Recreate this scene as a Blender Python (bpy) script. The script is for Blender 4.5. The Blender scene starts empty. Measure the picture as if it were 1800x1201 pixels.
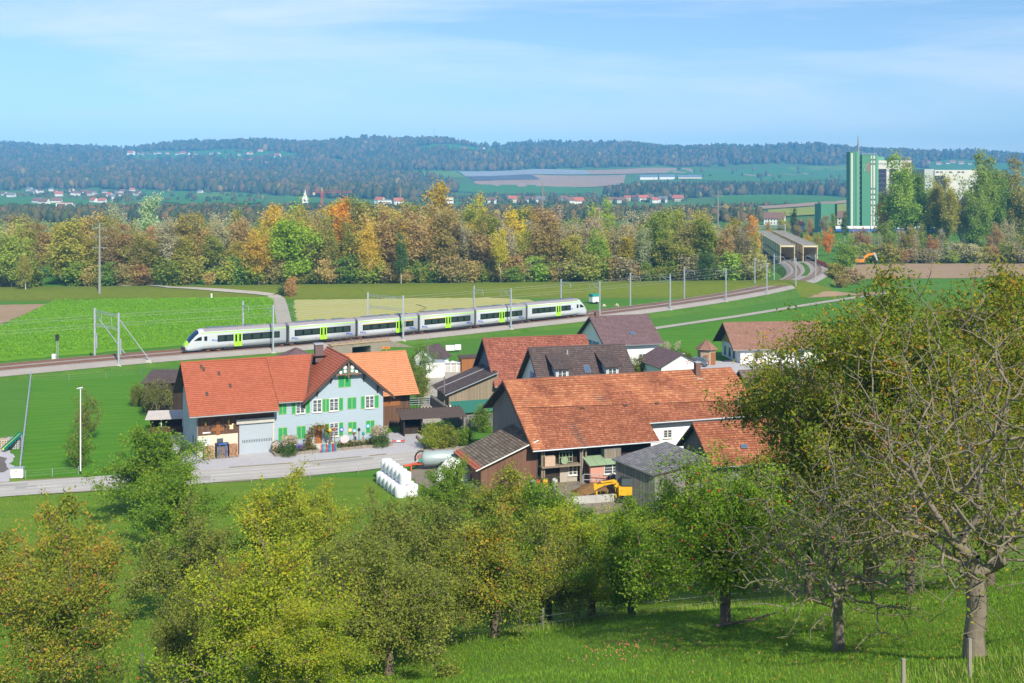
import bpy, bmesh, math, random
import numpy as np
from mathutils import Vector, Matrix
from mathutils.bvhtree import BVHTree
R = math.radians
SC = bpy.context.scene
C = SC.collection
random.seed(7)
# ------------------------------------------------------------------ camera, sky, sun, exposure
CAMZ = 30.0; F = 2000.0; HY = 335.0          # metres above the road; focal length and eye level in photo pixels
cd = bpy.data.cameras.new('camera'); cam = bpy.data.objects.new('camera', cd); C.objects.link(cam)
cam.location = (0, 0, CAMZ); cam.rotation_euler = (R(90), 0, 0)
cd.sensor_width = 36; cd.lens = F / 1800 * 36; cd.shift_y = -(600.5 - HY) / 1800
cd.clip_start = 0.5; cd.clip_end = 20000
SC.camera = cam
SUN_EL, SUN_AZ = 38.0, 24.0                  # azimuth measured from straight behind the camera towards the right
w = bpy.data.worlds.new('World'); SC.world = w; w.use_nodes = True
nt = w.node_tree; bg = nt.nodes['Background']
sky = nt.nodes.new('ShaderNodeTexSky'); sky.sky_type = 'NISHITA'; sky.sun_disc = False
sky.sun_elevation = R(SUN_EL); sky.sun_rotation = R(180 - SUN_AZ); sky.altitude = 450
sky.air_density = 1.0; sky.dust_density = 0.2; sky.ozone_density = 4.5
# thin high cirrus all over the sky
tc = nt.nodes.new('ShaderNodeTexCoord'); mp = nt.nodes.new('ShaderNodeMapping'); mp.inputs['Scale'].default_value = (1.6, 3.0, 11.0)
mp.inputs['Rotation'].default_value = (0.0, 0.12, 0.3)
nz = nt.nodes.new('ShaderNodeTexNoise'); nz.inputs['Scale'].default_value = 1.3; nz.inputs['Detail'].default_value = 7; nz.inputs['Roughness'].default_value = 0.62
nz.inputs['Distortion'].default_value = 0.5
rp = nt.nodes.new('ShaderNodeValToRGB'); rp.color_ramp.elements[0].position = 0.43; rp.color_ramp.elements[0].color = (0, 0, 0, 1)
rp.color_ramp.elements[1].position = 0.78; rp.color_ramp.elements[1].color = (0.85, 0.85, 0.85, 1)
mx = nt.nodes.new('ShaderNodeMix'); mx.data_type = 'RGBA'; mx.inputs['B'].default_value = (7.4, 7.8, 8.3, 1)
nt.links.new(tc.outputs['Generated'], mp.inputs['Vector']); nt.links.new(mp.outputs['Vector'], nz.inputs['Vector'])
nt.links.new(nz.outputs['Fac'], rp.inputs['Fac']); nt.links.new(rp.outputs['Color'], mx.inputs['Factor'])
nt.links.new(sky.outputs['Color'], mx.inputs['A']); nt.links.new(mx.outputs['Result'], bg.inputs['Color'])
bg.inputs['Strength'].default_value = 0.113
sl = bpy.data.lights.new('sun', 'SUN'); so = bpy.data.objects.new('sun', sl); C.objects.link(so)
sl.energy = 5.0; sl.angle = R(0.55); sl.color = (1.0, 0.925, 0.78)
tosun = Vector((math.sin(R(SUN_AZ)) * math.cos(R(SUN_EL)), -math.cos(R(SUN_AZ)) * math.cos(R(SUN_EL)), math.sin(R(SUN_EL))))
so.rotation_euler = tosun.to_track_quat('Z', 'Y').to_euler(); so.location = (40, -60, 90)
SC.view_settings.view_transform = 'Standard'; SC.view_settings.look = 'None'; SC.view_settings.exposure = 0.36; SC.view_settings.gamma = 1.0
SC.cycles.use_denoising = True
SC.cycles.max_bounces = 8; SC.cycles.transparent_max_bounces = 6; SC.cycles.volume_bounces = 0
SC.cycles.use_adaptive_sampling = True; SC.cycles.adaptive_threshold = 0.02

# ------------------------------------------------------------------ materials
MATS = {}
def newmat(name):
    m = bpy.data.materials.new(name); m.use_nodes = True; MATS[name] = m
    n = m.node_tree; return m, n, n.nodes['Principled BSDF']
def N(n, t, **kw):
    d = n.nodes.new(t)
    for k, v in kw.items():
        if k in d.inputs: d.inputs[k].default_value = v
        else: setattr(d, k, v)
    return d
def mixc(n, fac, a, b, blend='MIX'):
    d = n.nodes.new('ShaderNodeMix'); d.data_type = 'RGBA'; d.blend_type = blend
    for s, v in (('Factor', fac), ('A', a), ('B', b)):
        if hasattr(v, 'is_output'): n.links.new(v, d.inputs[s])
        elif s == 'Factor': d.inputs[s].default_value = v
        else: d.inputs[s].default_value = (*v, 1) if len(v) == 3 else v
    return d.outputs['Result']
def ramp(n, fac, stops):
    d = n.nodes.new('ShaderNodeValToRGB'); e = d.color_ramp.elements
    while len(e) < len(stops): e.new(0.5)
    for el, (p, c) in zip(e, stops):
        el.position = p; el.color = (*c, 1) if len(c) == 3 else (c[0],) * 3 + (1,)
    n.links.new(fac, d.inputs['Fac']); return d.outputs['Color']
def coords(n, world=False, scale=None, kind='Object'):
    if world: o = n.nodes.new('ShaderNodeNewGeometry').outputs['Position']
    else: o = n.nodes.new('ShaderNodeTexCoord').outputs[kind]
    if scale is not None:
        m = N(n, 'ShaderNodeMapping'); m.inputs['Scale'].default_value = scale if hasattr(scale, '__len__') else (scale,) * 3
        n.links.new(o, m.inputs['Vector']); o = m.outputs['Vector']
    return o
def noise(n, vec, scale, detail=4, rough=0.55, out='Fac'):
    d = N(n, 'ShaderNodeTexNoise', Scale=scale, Detail=detail, Roughness=rough); n.links.new(vec, d.inputs['Vector']); return d.outputs[out]
def bump(n, bs, h, strength, dist=0.05):
    d = N(n, 'ShaderNodeBump', Strength=strength, Distance=dist); n.links.new(h, d.inputs['Height']); n.links.new(d.outputs['Normal'], bs.inputs['Normal'])
def sc_(c, k): return tuple(min(1, x * k) for x in c)
def mat(name, col, rough=0.8, var=0.18, scale=1.5, bmp=0.0, metal=0.0, world=False, spec=0.3, fine=None):
    """plain painted / stone / plaster surface with uneven tone"""
    if name in MATS: return MATS[name]
    m, n, b = newmat(name); v = coords(n, world)
    f = noise(n, v, scale, 6, 0.6)
    c = mixc(n, f, sc_(col, 1 - var), sc_(col, 1 + var))
    if fine:
        f2 = noise(n, v, fine, 3, 0.6); c = mixc(n, f2, c, sc_(col, 1 - var * 1.6), 'MIX')
    n.links.new(c, b.inputs['Base Color']); b.inputs['Roughness'].default_value = rough; b.inputs['Metallic'].default_value = metal
    b.inputs['Specular IOR Level'].default_value = spec
    if bmp: bump(n, b, noise(n, v, scale * 6, 4), bmp, 0.03)
    return m
def wood(name, c1, c2, board=0.18, rough=0.85):
    """vertical boards, each with its own tone, dark joints and grain"""
    if name in MATS: return MATS[name]
    m, n, b = newmat(name); o = coords(n)
    s = N(n, 'ShaderNodeSeparateXYZ'); n.links.new(o, s.inputs[0])
    a = N(n, 'ShaderNodeMath', operation='ADD'); n.links.new(s.outputs[0], a.inputs[0]); n.links.new(s.outputs[1], a.inputs[1])
    d = N(n, 'ShaderNodeMath', operation='DIVIDE'); n.links.new(a.outputs[0], d.inputs[0]); d.inputs[1].default_value = board
    fl = N(n, 'ShaderNodeMath', operation='FLOOR'); n.links.new(d.outputs[0], fl.inputs[0])
    wn = N(n, 'ShaderNodeTexWhiteNoise', noise_dimensions='1D'); n.links.new(fl.outputs[0], wn.inputs['W'])
    g = noise(n, coords(n, scale=(14, 14, 0.9)), 1.6, 5, 0.7)
    c = mixc(n, wn.outputs['Value'], c1, c2); c = mixc(n, g, sc_(c1, 0.55), c)
    fr = N(n, 'ShaderNodeMath', operation='FRACT'); n.links.new(d.outputs[0], fr.inputs[0])
    j = N(n, 'ShaderNodeMath', operation='LESS_THAN'); n.links.new(fr.outputs[0], j.inputs[0]); j.inputs[1].default_value = 0.1
    c = mixc(n, j.outputs[0], c, sc_(c1, 0.3)); n.links.new(c, b.inputs['Base Color']); b.inputs['Roughness'].default_value = rough
    b.inputs['Specular IOR Level'].default_value = 0.2
    bump(n, b, fr.outputs[0], 0.25, 0.02); return m
def tiles(name, c1, c2, c3, tw=0.25, weather=0.35, rough=0.75):
    """roof tiles: UV u runs along the eave in metres, v counts rows"""
    if name in MATS: return MATS[name]
    m, n, b = newmat(name); uv = coords(n, kind='UV')
    s = N(n, 'ShaderNodeSeparateXYZ'); n.links.new(uv, s.inputs[0])
    row = N(n, 'ShaderNodeMath', operation='FLOOR'); n.links.new(s.outputs[1], row.inputs[0])
    sh = N(n, 'ShaderNodeMath', operation='MULTIPLY_ADD'); n.links.new(row.outputs[0], sh.inputs[0]); sh.inputs[1].default_value = 0.5
    d = N(n, 'ShaderNodeMath', operation='DIVIDE'); n.links.new(s.outputs[0], d.inputs[0]); d.inputs[1].default_value = tw; n.links.new(d.outputs[0], sh.inputs[2])
    col = N(n, 'ShaderNodeMath', operation='FLOOR'); n.links.new(sh.outputs[0], col.inputs[0])
    cv = N(n, 'ShaderNodeCombineXYZ'); n.links.new(col.outputs[0], cv.inputs[0]); n.links.new(row.outputs[0], cv.inputs[1])
    wn = N(n, 'ShaderNodeTexWhiteNoise', noise_dimensions='2D'); n.links.new(cv.outputs[0], wn.inputs['Vector'])
    c = ramp(n, wn.outputs['Value'], [(0, c1), (0.55, c2), (1, c3)])
    o = coords(n); big = noise(n, o, 0.35, 5, 0.65); fine = noise(n, o, 5, 4, 0.7)
    c = mixc(n, ramp(n, big, [(0.42, (0,)), (0.72, (weather,))]), c, sc_(c1, 0.55))
    c = mixc(n, ramp(n, fine, [(0.55, (0,)), (0.8, (weather,))]), c, sc_(c3, 0.8))
    fu = N(n, 'ShaderNodeMath', operation='FRACT'); n.links.new(sh.outputs[0], fu.inputs[0])
    j = N(n, 'ShaderNodeMath', operation='LESS_THAN'); n.links.new(fu.outputs[0], j.inputs[0]); j.inputs[1].default_value = 0.12
    jm = N(n, 'ShaderNodeMath', operation='MULTIPLY'); n.links.new(j.outputs[0], jm.inputs[0]); jm.inputs[1].default_value = 0.45
    c = mixc(n, jm.outputs[0], c, sc_(c1, 0.45))
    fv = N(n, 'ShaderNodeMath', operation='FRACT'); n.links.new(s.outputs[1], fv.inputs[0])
    row_shade = N(n, 'ShaderNodeMath', operation='GREATER_THAN'); n.links.new(fv.outputs[0], row_shade.inputs[0]); row_shade.inputs[1].default_value = 0.80  # shadow under each lapped tile row, painted in as a dark band
    row_shade_f = N(n, 'ShaderNodeMath', operation='MULTIPLY'); n.links.new(row_shade.outputs[0], row_shade_f.inputs[0]); row_shade_f.inputs[1].default_value = 0.6
    c = mixc(n, row_shade_f.outputs[0], c, sc_(c1, 0.4))
    n.links.new(c, b.inputs['Base Color']); b.inputs['Roughness'].default_value = rough; b.inputs['Specular IOR Level'].default_value = 0.25
    bump(n, b, fu.outputs[0], 0.4, 0.03); return m
def ground(name, c1, c2, c3, s1=0.05, s2=1.2, s3=9.0, bmp=0.5, stripe=None):
    """turf / soil: three scales of patchiness in world metres"""
    if name in MATS: return MATS[name]
    m, n, b = newmat(name); p = coords(n, True)
    a = noise(n, p, s1, 5, 0.6); f = noise(n, p, s2, 5, 0.65); g = noise(n, p, s3, 3, 0.7)
    c = mixc(n, ramp(n, a, [(0.35, (0,)), (0.65, (1,))]), c1, c2)
    c = mixc(n, ramp(n, f, [(0.4, (0,)), (0.75, (0.75,))]), c, c3)
    c = mixc(n, ramp(n, g, [(0.35, (0.55,)), (0.6, (0,))]), c, sc_(c1, 0.5))
    st_ = noise(n, coords(n, True, (0.05 if s1 > 0.01 else 0.002, 0.5 if s1 > 0.01 else 0.008, 1)), 1.0, 4, 0.6)   # faint mowing / wear streaks
    c = mixc(n, ramp(n, st_, [(0.38, (0.0,)), (0.62, (0.34,))]), c, sc_(c3, 1.12))
    if stripe:
        ang, per, cs, amt = stripe
        mpn = N(n, 'ShaderNodeMapping'); mpn.inputs['Rotation'].default_value = (0, 0, R(ang)); n.links.new(p, mpn.inputs['Vector'])
        wv = N(n, 'ShaderNodeTexWave', Scale=0.314 / per * 1.0, Distortion=1.2, Detail=3); wv.inputs['Detail Scale'].default_value = 1.5
        n.links.new(mpn.outputs['Vector'], wv.inputs['Vector'])
        c = mixc(n, ramp(n, wv.outputs['Fac'], [(0.45, (0,)), (0.8, (amt,))]), c, cs)
    n.links.new(c, b.inputs['Base Color']); b.inputs['Roughness'].default_value = 0.95; b.inputs['Specular IOR Level'].default_value = 0.1
    bump(n, b, f, bmp, 0.25); return m
def leafmat(name, stops, objcol=False, trans=0.36, gain=1.0):
    if name in MATS: return MATS[name]
    stops = [(p, sc_(c, gain)) for p, c in stops]
    m, n, b = newmat(name)
    at = N(n, 'ShaderNodeAttribute', attribute_name='tint')
    c = ramp(n, at.outputs['Fac'], stops)
    if objcol:
        oi = n.nodes.new('ShaderNodeObjectInfo'); c = mixc(n, 1.0, c, oi.outputs['Color'], 'MULTIPLY')
    n.links.new(c, b.inputs['Base Color']); b.inputs['Roughness'].default_value = 0.6; b.inputs['Specular IOR Level'].default_value = 0.1
    tr = n.nodes.new('ShaderNodeBsdfTranslucent'); n.links.new(c, tr.inputs['Color'])
    ms = n.nodes.new('ShaderNodeMixShader'); ms.inputs[0].default_value = trans
    n.links.new(b.outputs[0], ms.inputs[1]); n.links.new(tr.outputs[0], ms.inputs[2])
    n.links.new(ms.outputs[0], n.nodes['Material Output'].inputs['Surface']); return m
def glass(name, col=(0.02, 0.03, 0.04), rough=0.08):
    if name in MATS: return MATS[name]
    m, n, b = newmat(name); b.inputs['Base Color'].default_value = (*col, 1); b.inputs['Roughness'].default_value = rough
    b.inputs['Specular IOR Level'].default_value = 0.7; return m

# ------------------------------------------------------------------ mesh helpers
class MB:
    def __init__(s): s.v = []; s.f = []; s.m = []; s.uv = {}
    def face(s, pts, mi=0, uv=None):
        i = len(s.v); s.v += [tuple(p) for p in pts]; s.f.append(tuple(range(i, i + len(pts)))); s.m.append(mi)
        if uv: s.uv[len(s.f) - 1] = uv
        return s
    def mesh(s, vs, fs, mi=0):
        i = len(s.v); s.v += [tuple(p) for p in vs]
        for f in fs: s.f.append(tuple(i + k for k in f)); s.m.append(mi)
        return s
    def box(s, x0, x1, y0, y1, z0, z1, mi=0, M=None):
        vs = [(x, y, z) for z in (z0, z1) for y in (y0, y1) for x in (x0, x1)]
        if M is not None: vs = [M @ Vector(v) for v in vs]
        return s.mesh(vs, [(0, 2, 3, 1), (4, 5, 7, 6), (0, 1, 5, 4), (2, 6, 7, 3), (0, 4, 6, 2), (1, 3, 7, 5)], mi)
    def bar(s, a, b, wd, ht=None, mi=0):
        """square bar between two points"""
        a = Vector(a); b = Vector(b); d = b - a; L = d.length
        if L < 1e-6: return s
        M = Matrix.Translation(a) @ d.to_track_quat('Z', 'Y').to_matrix().to_4x4(); ht = ht or wd
        return s.box(-wd / 2, wd / 2, -ht / 2, ht / 2, 0, L, mi, M)
    def tube(s, pts, r, n=8, mi=0, caps=True):
        pts = [Vector(p) for p in pts]; rs = r if hasattr(r, '__len__') else [r] * len(pts); rings = []
        for i, p in enumerate(pts):
            d = (pts[min(i + 1, len(pts) - 1)] - pts[max(i - 1, 0)]).normalized()
            u = d.orthogonal().normalized() if i == 0 else (rings_u - d * rings_u.dot(d)).normalized()
            rings_u = u; w_ = d.cross(u)
            rings.append([p + (u * math.cos(2 * math.pi * k / n) + w_ * math.sin(2 * math.pi * k / n)) * rs[i] for k in range(n)])
        base = len(s.v); s.v += [tuple(q) for rg in rings for q in rg]
        for i in range(len(rings) - 1):
            for k in range(n):
                s.f.append((base + i * n + k, base + i * n + (k + 1) % n, base + (i + 1) * n + (k + 1) % n, base + (i + 1) * n + k)); s.m.append(mi)
        if caps:
            s.f.append(tuple(base + k for k in range(n))[::-1]); s.m.append(mi)
            s.f.append(tuple(base + (len(rings) - 1) * n + k for k in range(n))); s.m.append(mi)
        return s
    def lathe(s, prof, n=16, M=None, mi=0):
        base = len(s.v); M = M or Matrix.Identity(4)
        for (r, z) in prof:
            for k in range(n): s.v.append(tuple(M @ Vector((r * math.cos(2 * math.pi * k / n), r * math.sin(2 * math.pi * k / n), z))))
        for i in range(len(prof) - 1):
            for k in range(n):
                s.f.append((base + i * n + k, base + i * n + (k + 1) % n, base + (i + 1) * n + (k + 1) % n, base + (i + 1) * n + k)); s.m.append(mi)
        s.f.append(tuple(base + k for k in range(n))[::-1]); s.m.append(mi)
        s.f.append(tuple(base + (len(prof) - 1) * n + k for k in range(n))); s.m.append(mi)
        return s
    def prism(s, poly, off, mi=0):
        """polygon (list of 3d points) pushed along off"""
        n = len(poly); off = Vector(off); vs = [Vector(p) for p in poly] + [Vector(p) + off for p in poly]
        return s.mesh(vs, [tuple(range(n))[::-1], tuple(range(n, 2 * n))] + [(k, (k + 1) % n, n + (k + 1) % n, n + k) for k in range(n)], mi)
    def build(s, name, mats, parent=None, smooth=False, loc=None, rot=None, fix=True):
        me = bpy.data.meshes.new(name); me.from_pydata(s.v, [], s.f)
        for m in (mats if isinstance(mats, (list, tuple)) else [mats]): me.materials.append(m)
        if any(s.m): me.polygons.foreach_set('material_index', s.m)
        if s.uv:
            ul = me.uv_layers.new(name='UVMap').data
            for fi, uvs in s.uv.items():
                ls = me.polygons[fi].loop_start
                for k, q in enumerate(uvs): ul[ls + k].uv = q
        if fix and not s.uv:
            bm = bmesh.new(); bm.from_mesh(me); bmesh.ops.recalc_face_normals(bm, faces=bm.faces[:]); bm.to_mesh(me); bm.free()
        if smooth: me.polygons.foreach_set('use_smooth', [True] * len(me.polygons))
        me.update(); return obj(name, me, parent, loc, rot)
def obj(name, me, parent=None, loc=None, rot=None):
    o = bpy.data.objects.new(name, me); C.objects.link(o)
    if parent is not None: o.parent = parent
    if loc is not None: o.location = loc
    if rot is not None: o.rotation_euler = rot
    return o
def tag(o, label=None, cat=None, group=None, kind=None):
    for k, v in (('label', label), ('category', cat), ('group', group), ('kind', kind)):
        if v: o[k] = v
    return o
def thing(name, label, cat, loc=(0, 0, 0), rz=0.0, group=None):
    o = bpy.data.objects.new(name, None); C.objects.link(o); o.location = loc; o.rotation_euler = (0, 0, rz); o.empty_display_size = 0.3
    return tag(o, label, cat, group)
KIDS = {}
def dup(root, loc, rz=0.0, scale=None, label=None, group=None, color=None):
    def cp(o, par):
        c = o.copy(); C.objects.link(c)
        if par is not None: c.parent = par
        if color is not None and c.type == 'MESH': c.color = color
        for ch in KIDS.setdefault(o, [x for x in bpy.data.objects if x.parent == o]): cp(ch, c)
        return c
    r = cp(root, None); r.location = loc; r.rotation_euler = (0, 0, rz)
    if scale is not None: r.scale = scale if hasattr(scale, '__len__') else (scale,) * 3
    if label: r['label'] = label
    if group: r['group'] = group
    return r
def mesh_np(name, V, Fc, n, mats, attr=None, smooth=False, matidx=None):
    """mesh from numpy arrays with n-gon faces of constant size n"""
    me = bpy.data.meshes.new(name); nf = len(Fc)
    me.vertices.add(len(V)); me.vertices.foreach_set('co', np.asarray(V, dtype=np.float32).ravel())
    me.loops.add(nf * n); me.loops.foreach_set('vertex_index', np.asarray(Fc, dtype=np.int32).ravel())
    me.polygons.add(nf); me.polygons.foreach_set('loop_start', np.arange(0, nf * n, n, dtype=np.int32))
    me.polygons.foreach_set('loop_total', np.full(nf, n, dtype=np.int32))
    if matidx is not None: me.polygons.foreach_set('material_index', np.asarray(matidx, dtype=np.int32))
    for m in (mats if isinstance(mats, (list, tuple)) else [mats]): me.materials.append(m)
    if attr is not None:
        a = me.attributes.new('tint', 'FLOAT', 'POINT'); a.data.foreach_set('value', np.asarray(attr, dtype=np.float32))
    if smooth: me.polygons.foreach_set('use_smooth', np.ones(nf, dtype=bool))
    me.update(calc_edges=True); me.validate(); return me
# ------------------------------------------------------------------ terrain
def sstep(t): t = np.clip(t, 0, 1); return t * t * (3 - 2 * t)
HILLY = [700, 1000, 1500, 2000, 2500, 2800, 3000, 3300, 3600, 4000, 4500, 5000, 5600, 7000]
HILLZ = [0, 2, 7, 14, 27, 46, 60, 77, 98, 142, 190, 232, 215, 130]
def terr(x, y):
    x = np.asarray(x, float); y = np.asarray(y, float)
    xx = np.clip(x, -70, 60)
    pl = lambda yy: np.maximum(23.3 - 0.27 * yy + np.where(xx > 0, 0.13, 0.2) * xx - 0.0006 * np.minimum(xx + 25, 0) ** 2, 0.6)
    z55 = pl(np.minimum(y, 55.0)); t = np.clip((y - 55) / 63, 0, 1)
    z = np.where(y < 55, pl(np.maximum(y, -60)), z55 * (1 - t) ** 2.6)
    near = np.clip((120 - y) / 60, 0, 1)
    z = z + near * (0.25 * np.sin(x * 0.31 + y * 0.17) * np.sin(y * 0.23 - x * 0.11) + 0.1 * np.sin(x * 0.9 + 1.3) * np.sin(y * 0.8))
    # river dike across the valley, left of the railway
    d = y - (316 + 0.045 * x); prof = sstep(d / 13) * (1 - 0.45 * sstep((d - 19) / 12))
    z = z + prof * (2.9 + 0.006 * x) * sstep((100 - x) / 16)
    # sunken way through the railway underpass
    s_ = (x + 30.5) * 0.79 + (y - 217) * 0.613; dn = -(x + 30.5) * 0.613 + (y - 217) * 0.79
    z = z - 1.75 * np.exp(-(s_ / 3.6) ** 4) * np.exp(-((dn - 2) / 17) ** 4)
    g = np.interp(x, [-4000, -2500, -1500, -900, -350, 100, 1000, 1700, 2400, 4000], [0.97, 0.98, 1.0, 1.03, 1.07, 1.03, 0.93, 0.86, 0.76, 0.7])
    hz = np.interp(y, HILLY, HILLZ)
    lump = 1 + 0.05 * np.sin(x / 310 + 1) * np.sin(y / 420) + 0.035 * np.sin(x / 130 + y / 200) + 0.02 * np.sin(x / 61)
    return z + np.where(y > 700, hz * g * lump, 0)
ys = np.concatenate([np.arange(-50, 0, 5), np.arange(0, 132, 1.0), np.arange(132, 480, 2.6), np.geomspace(480, 7000, 150)])
ss = np.linspace(-1, 1, 225)
YY, SS = np.meshgrid(ys, ss, indexing='ij'); XX = SS * (62 + 0.62 * np.maximum(YY, 0)); ZZ = terr(XX, YY)
V = np.stack([XX, YY, ZZ], -1).reshape(-1, 3); nc = len(ss); nr = len(ys)
ii, jj = np.meshgrid(np.arange(nr - 1), np.arange(nc - 1), indexing='ij'); a = (ii * nc + jj).ravel()
FQ = np.stack([a, a + 1, a + nc + 1, a + nc], 1)
M_grass = ground('turf', (0.085, 0.185, 0.012), (0.12, 0.23, 0.018), (0.17, 0.225, 0.03), 0.03, 0.6, 7.0)
M_valley = ground('meadow', (0.06, 0.19, 0.015), (0.085, 0.235, 0.02), (0.10, 0.20, 0.03), 0.02, 0.35, 4.0)
M_hillmead = ground('hill_meadow', (0.075, 0.18, 0.03), (0.10, 0.21, 0.035), (0.09, 0.16, 0.03), 0.002, 0.01, 0.05, 0.0)
M_dike = ground('dike_grass', (0.15, 0.19, 0.02), (0.18, 0.205, 0.028), (0.10, 0.15, 0.015), 0.03, 0.5, 2.5)
fy = (YY[:-1, :-1]); fx = XX[:-1, :-1]; d_ = fy - (316 + 0.045 * fx)
mi = np.where(fy > 620, 2, np.where(fy > 118, 1, 0)); mi = np.where((d_ > -1.5) & (d_ < 32) & (fx < 92), 3, mi)
gm = mesh_np('ground', V, FQ, 4, [M_grass, M_valley, M_hillmead, M_dike], smooth=True, matidx=mi.ravel())
tag(obj('ground', gm), kind='structure')
BVH = BVHTree.FromPolygons([tuple(v) for v in V.tolist()], FQ.tolist())
def gz(x, y):
    h = BVH.ray_cast(Vector((x, y, 600)), Vector((0, 0, -1))); return h[0].z if h[0] is not None else 0.0
def G(px, py, up=0.0):
    """where the ray through a photo pixel meets the ground (raised by up)"""
    d = Vector(((px - 900) / F, 1, -(py - HY) / F)); h = BVH.ray_cast(Vector((0, 0, CAMZ - up)) + d * 18, d)
    if h[0] is None: return G(px, py + 1.0, up)
    p = h[0]; return Vector((p.x, p.y, p.z + up))
def PX(px, py, Y):
    return Vector(((px - 900) / F * Y, Y, CAMZ - (py - HY) / F * Y))
def patch(name, poly, m, off=0.05, cell=2.5, px=True, kind='structure', parent=None, jit=0.0):
    pts = [G(*p) for p in poly] if px else [Vector((p[0], p[1], 0)) for p in poly]
    if jit:                                    # ragged edge instead of ruler-straight sides
        q = []; rr = random.Random(len(name) + int(pts[0].x))
        for a_, b_ in zip(pts, pts[1:] + pts[:1]):
            k_ = max(1, int((b_ - a_).length / (jit * 3)))
            for i in range(k_): p = a_.lerp(b_, i / k_); q.append(Vector((p.x + rr.uniform(-jit, jit), p.y + rr.uniform(-jit, jit), 0)))
        pts = q
    bm = bmesh.new(); bm.faces.new([bm.verts.new((p.x, p.y, 0)) for p in pts]); bm.normal_update()
    if bm.faces[:][0].normal.z < 0: bmesh.ops.reverse_faces(bm, faces=bm.faces[:])
    for ax in (0, 1):
        lo = min(v.co[ax] for v in bm.verts); hi = max(v.co[ax] for v in bm.verts); k = lo + cell * 0.5
        while k < hi:
            co = [0, 0, 0]; no = [0, 0, 0]; co[ax] = k; no[ax] = 1
            bmesh.ops.bisect_plane(bm, geom=bm.verts[:] + bm.edges[:] + bm.faces[:], plane_co=co, plane_no=no); k += cell
    bmesh.ops.triangulate(bm, faces=bm.faces[:])
    for v in bm.verts: v.co.z = gz(v.co.x, v.co.y) + off
    me = bpy.data.meshes.new(name); bm.to_mesh(me); bm.free(); me.materials.append(m)
    me.polygons.foreach_set('use_smooth', [True] * len(me.polygons))
    o = obj(name, me, parent)
    return tag(o, kind=kind) if kind else o
def ribbon(name, pts, width, m, off=0.05, z=None, kind='structure', side=0.0, parent=None, step=2.0):
    """flat strip along a polyline of world (x, y[, z]) points"""
    P = resample([Vector((p[0], p[1], p[2] if len(p) > 2 else 0)) for p in pts], step); mb = MB(); rows = []
    for i, p in enumerate(P):
        t = (P[min(i + 1, len(P) - 1)] - P[max(i - 1, 0)]); t.z = 0; t.normalize(); nrm = Vector((-t.y, t.x, 0))
        row = []
        nn = max(2, int(width / 2.5) + 1)
        for k in range(nn):
            q = p + nrm * (side + width * (k / (nn - 1) - 0.5)); row.append(Vector((q.x, q.y, (gz(q.x, q.y) if z is None else p.z) + off)))
        rows.append(row)
    for a_, b_ in zip(rows, rows[1:]):
        for k in range(len(a_) - 1): mb.face([a_[k], b_[k], b_[k + 1], a_[k + 1]][::-1])
    o = mb.build(name, m, parent, fix=False); return tag(o, kind=kind) if kind else o
def catmull(P, n=12):
    out = []
    for i in range(len(P) - 1):
        p0 = P[max(i - 1, 0)]; p1 = P[i]; p2 = P[i + 1]; p3 = P[min(i + 2, len(P) - 1)]
        for k in range(n):
            t = k / n; out.append(0.5 * ((2 * p1) + (p2 - p0) * t + (2 * p0 - 5 * p1 + 4 * p2 - p3) * t * t + (3 * p1 - p0 - 3 * p2 + p3) * t ** 3))
    return out + [P[-1]]
def resample(P, step):
    out = [P[0].copy()]; acc = 0.0
    for a_, b_ in zip(P, P[1:]):
        L = (b_ - a_).length; pos = step - acc
        while pos <= L: out.append(a_.lerp(b_, pos / L)); pos += step
        acc = (acc + L) % step if L > 0 else acc
    if (out[-1] - P[-1]).length > step * 0.3: out.append(P[-1].copy())
    return out

# ---- fields and ways on the valley floor
M_crop = ground('crop', (0.16, 0.36, 0.014), (0.19, 0.41, 0.016), (0.10, 0.26, 0.01), 0.03, 1.6, 3.5, 1.0)
M_stub = ground('stubble', (0.50, 0.42, 0.19), (0.56, 0.47, 0.22), (0.42, 0.40, 0.14), 0.05, 0.6, 3.0, 0.4, stripe=(-52, 3.0, (0.27, 0.36, 0.08), 0.7))
M_soil = ground('soil', (0.36, 0.245, 0.15), (0.42, 0.30, 0.19), (0.28, 0.20, 0.12), 0.05, 0.6, 3.0, 0.5)
M_gravel = ground('gravel', (0.48, 0.47, 0.50), (0.55, 0.54, 0.57), (0.40, 0.39, 0.42), 0.15, 2.5, 14.0, 0.4)
M_pathm = ground('farm_track', (0.42, 0.39, 0.34), (0.50, 0.46, 0.40), (0.33, 0.30, 0.25), 0.1, 1.2, 7.0, 0.3)
M_asph = ground('asphalt', (0.49, 0.465, 0.44), (0.55, 0.525, 0.49), (0.42, 0.40, 0.38), 0.12, 0.45, 12.0, 0.08)
M_bright = ground('bright_meadow', (0.065, 0.21, 0.010), (0.085, 0.245, 0.012), (0.11, 0.24, 0.02), 0.04, 0.35, 5.0, 0.7, stripe=(68, 2.2, (0.05, 0.16, 0.01), 0.4))
patch('crop_field', [(-160, 650), (-160, 592), (0, 574), (90, 531), (140, 527.5), (300, 524.5), (478, 522), (484, 545), (491, 586), (330, 607)], M_crop, 0.06, 4, jit=0.5)
patch('ploughed_field', [(-160, 590), (-160, 540), (0, 536.5), (86, 534.5), (0, 571.5)], M_soil, 0.05, 4, jit=0.5)
patch('stubble_field', [(515, 527.5), (700, 525), (860, 523), (930, 527), (944, 534), (880, 549), (700, 566), (524, 578)], M_stub, 0.06, 4, jit=0.5)
patch('ploughed_field', [(1490, 466), (1560, 464), (1830, 463), (1830, 488), (1500, 491)], M_soil, 0.06, 5, jit=0.5)
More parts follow.
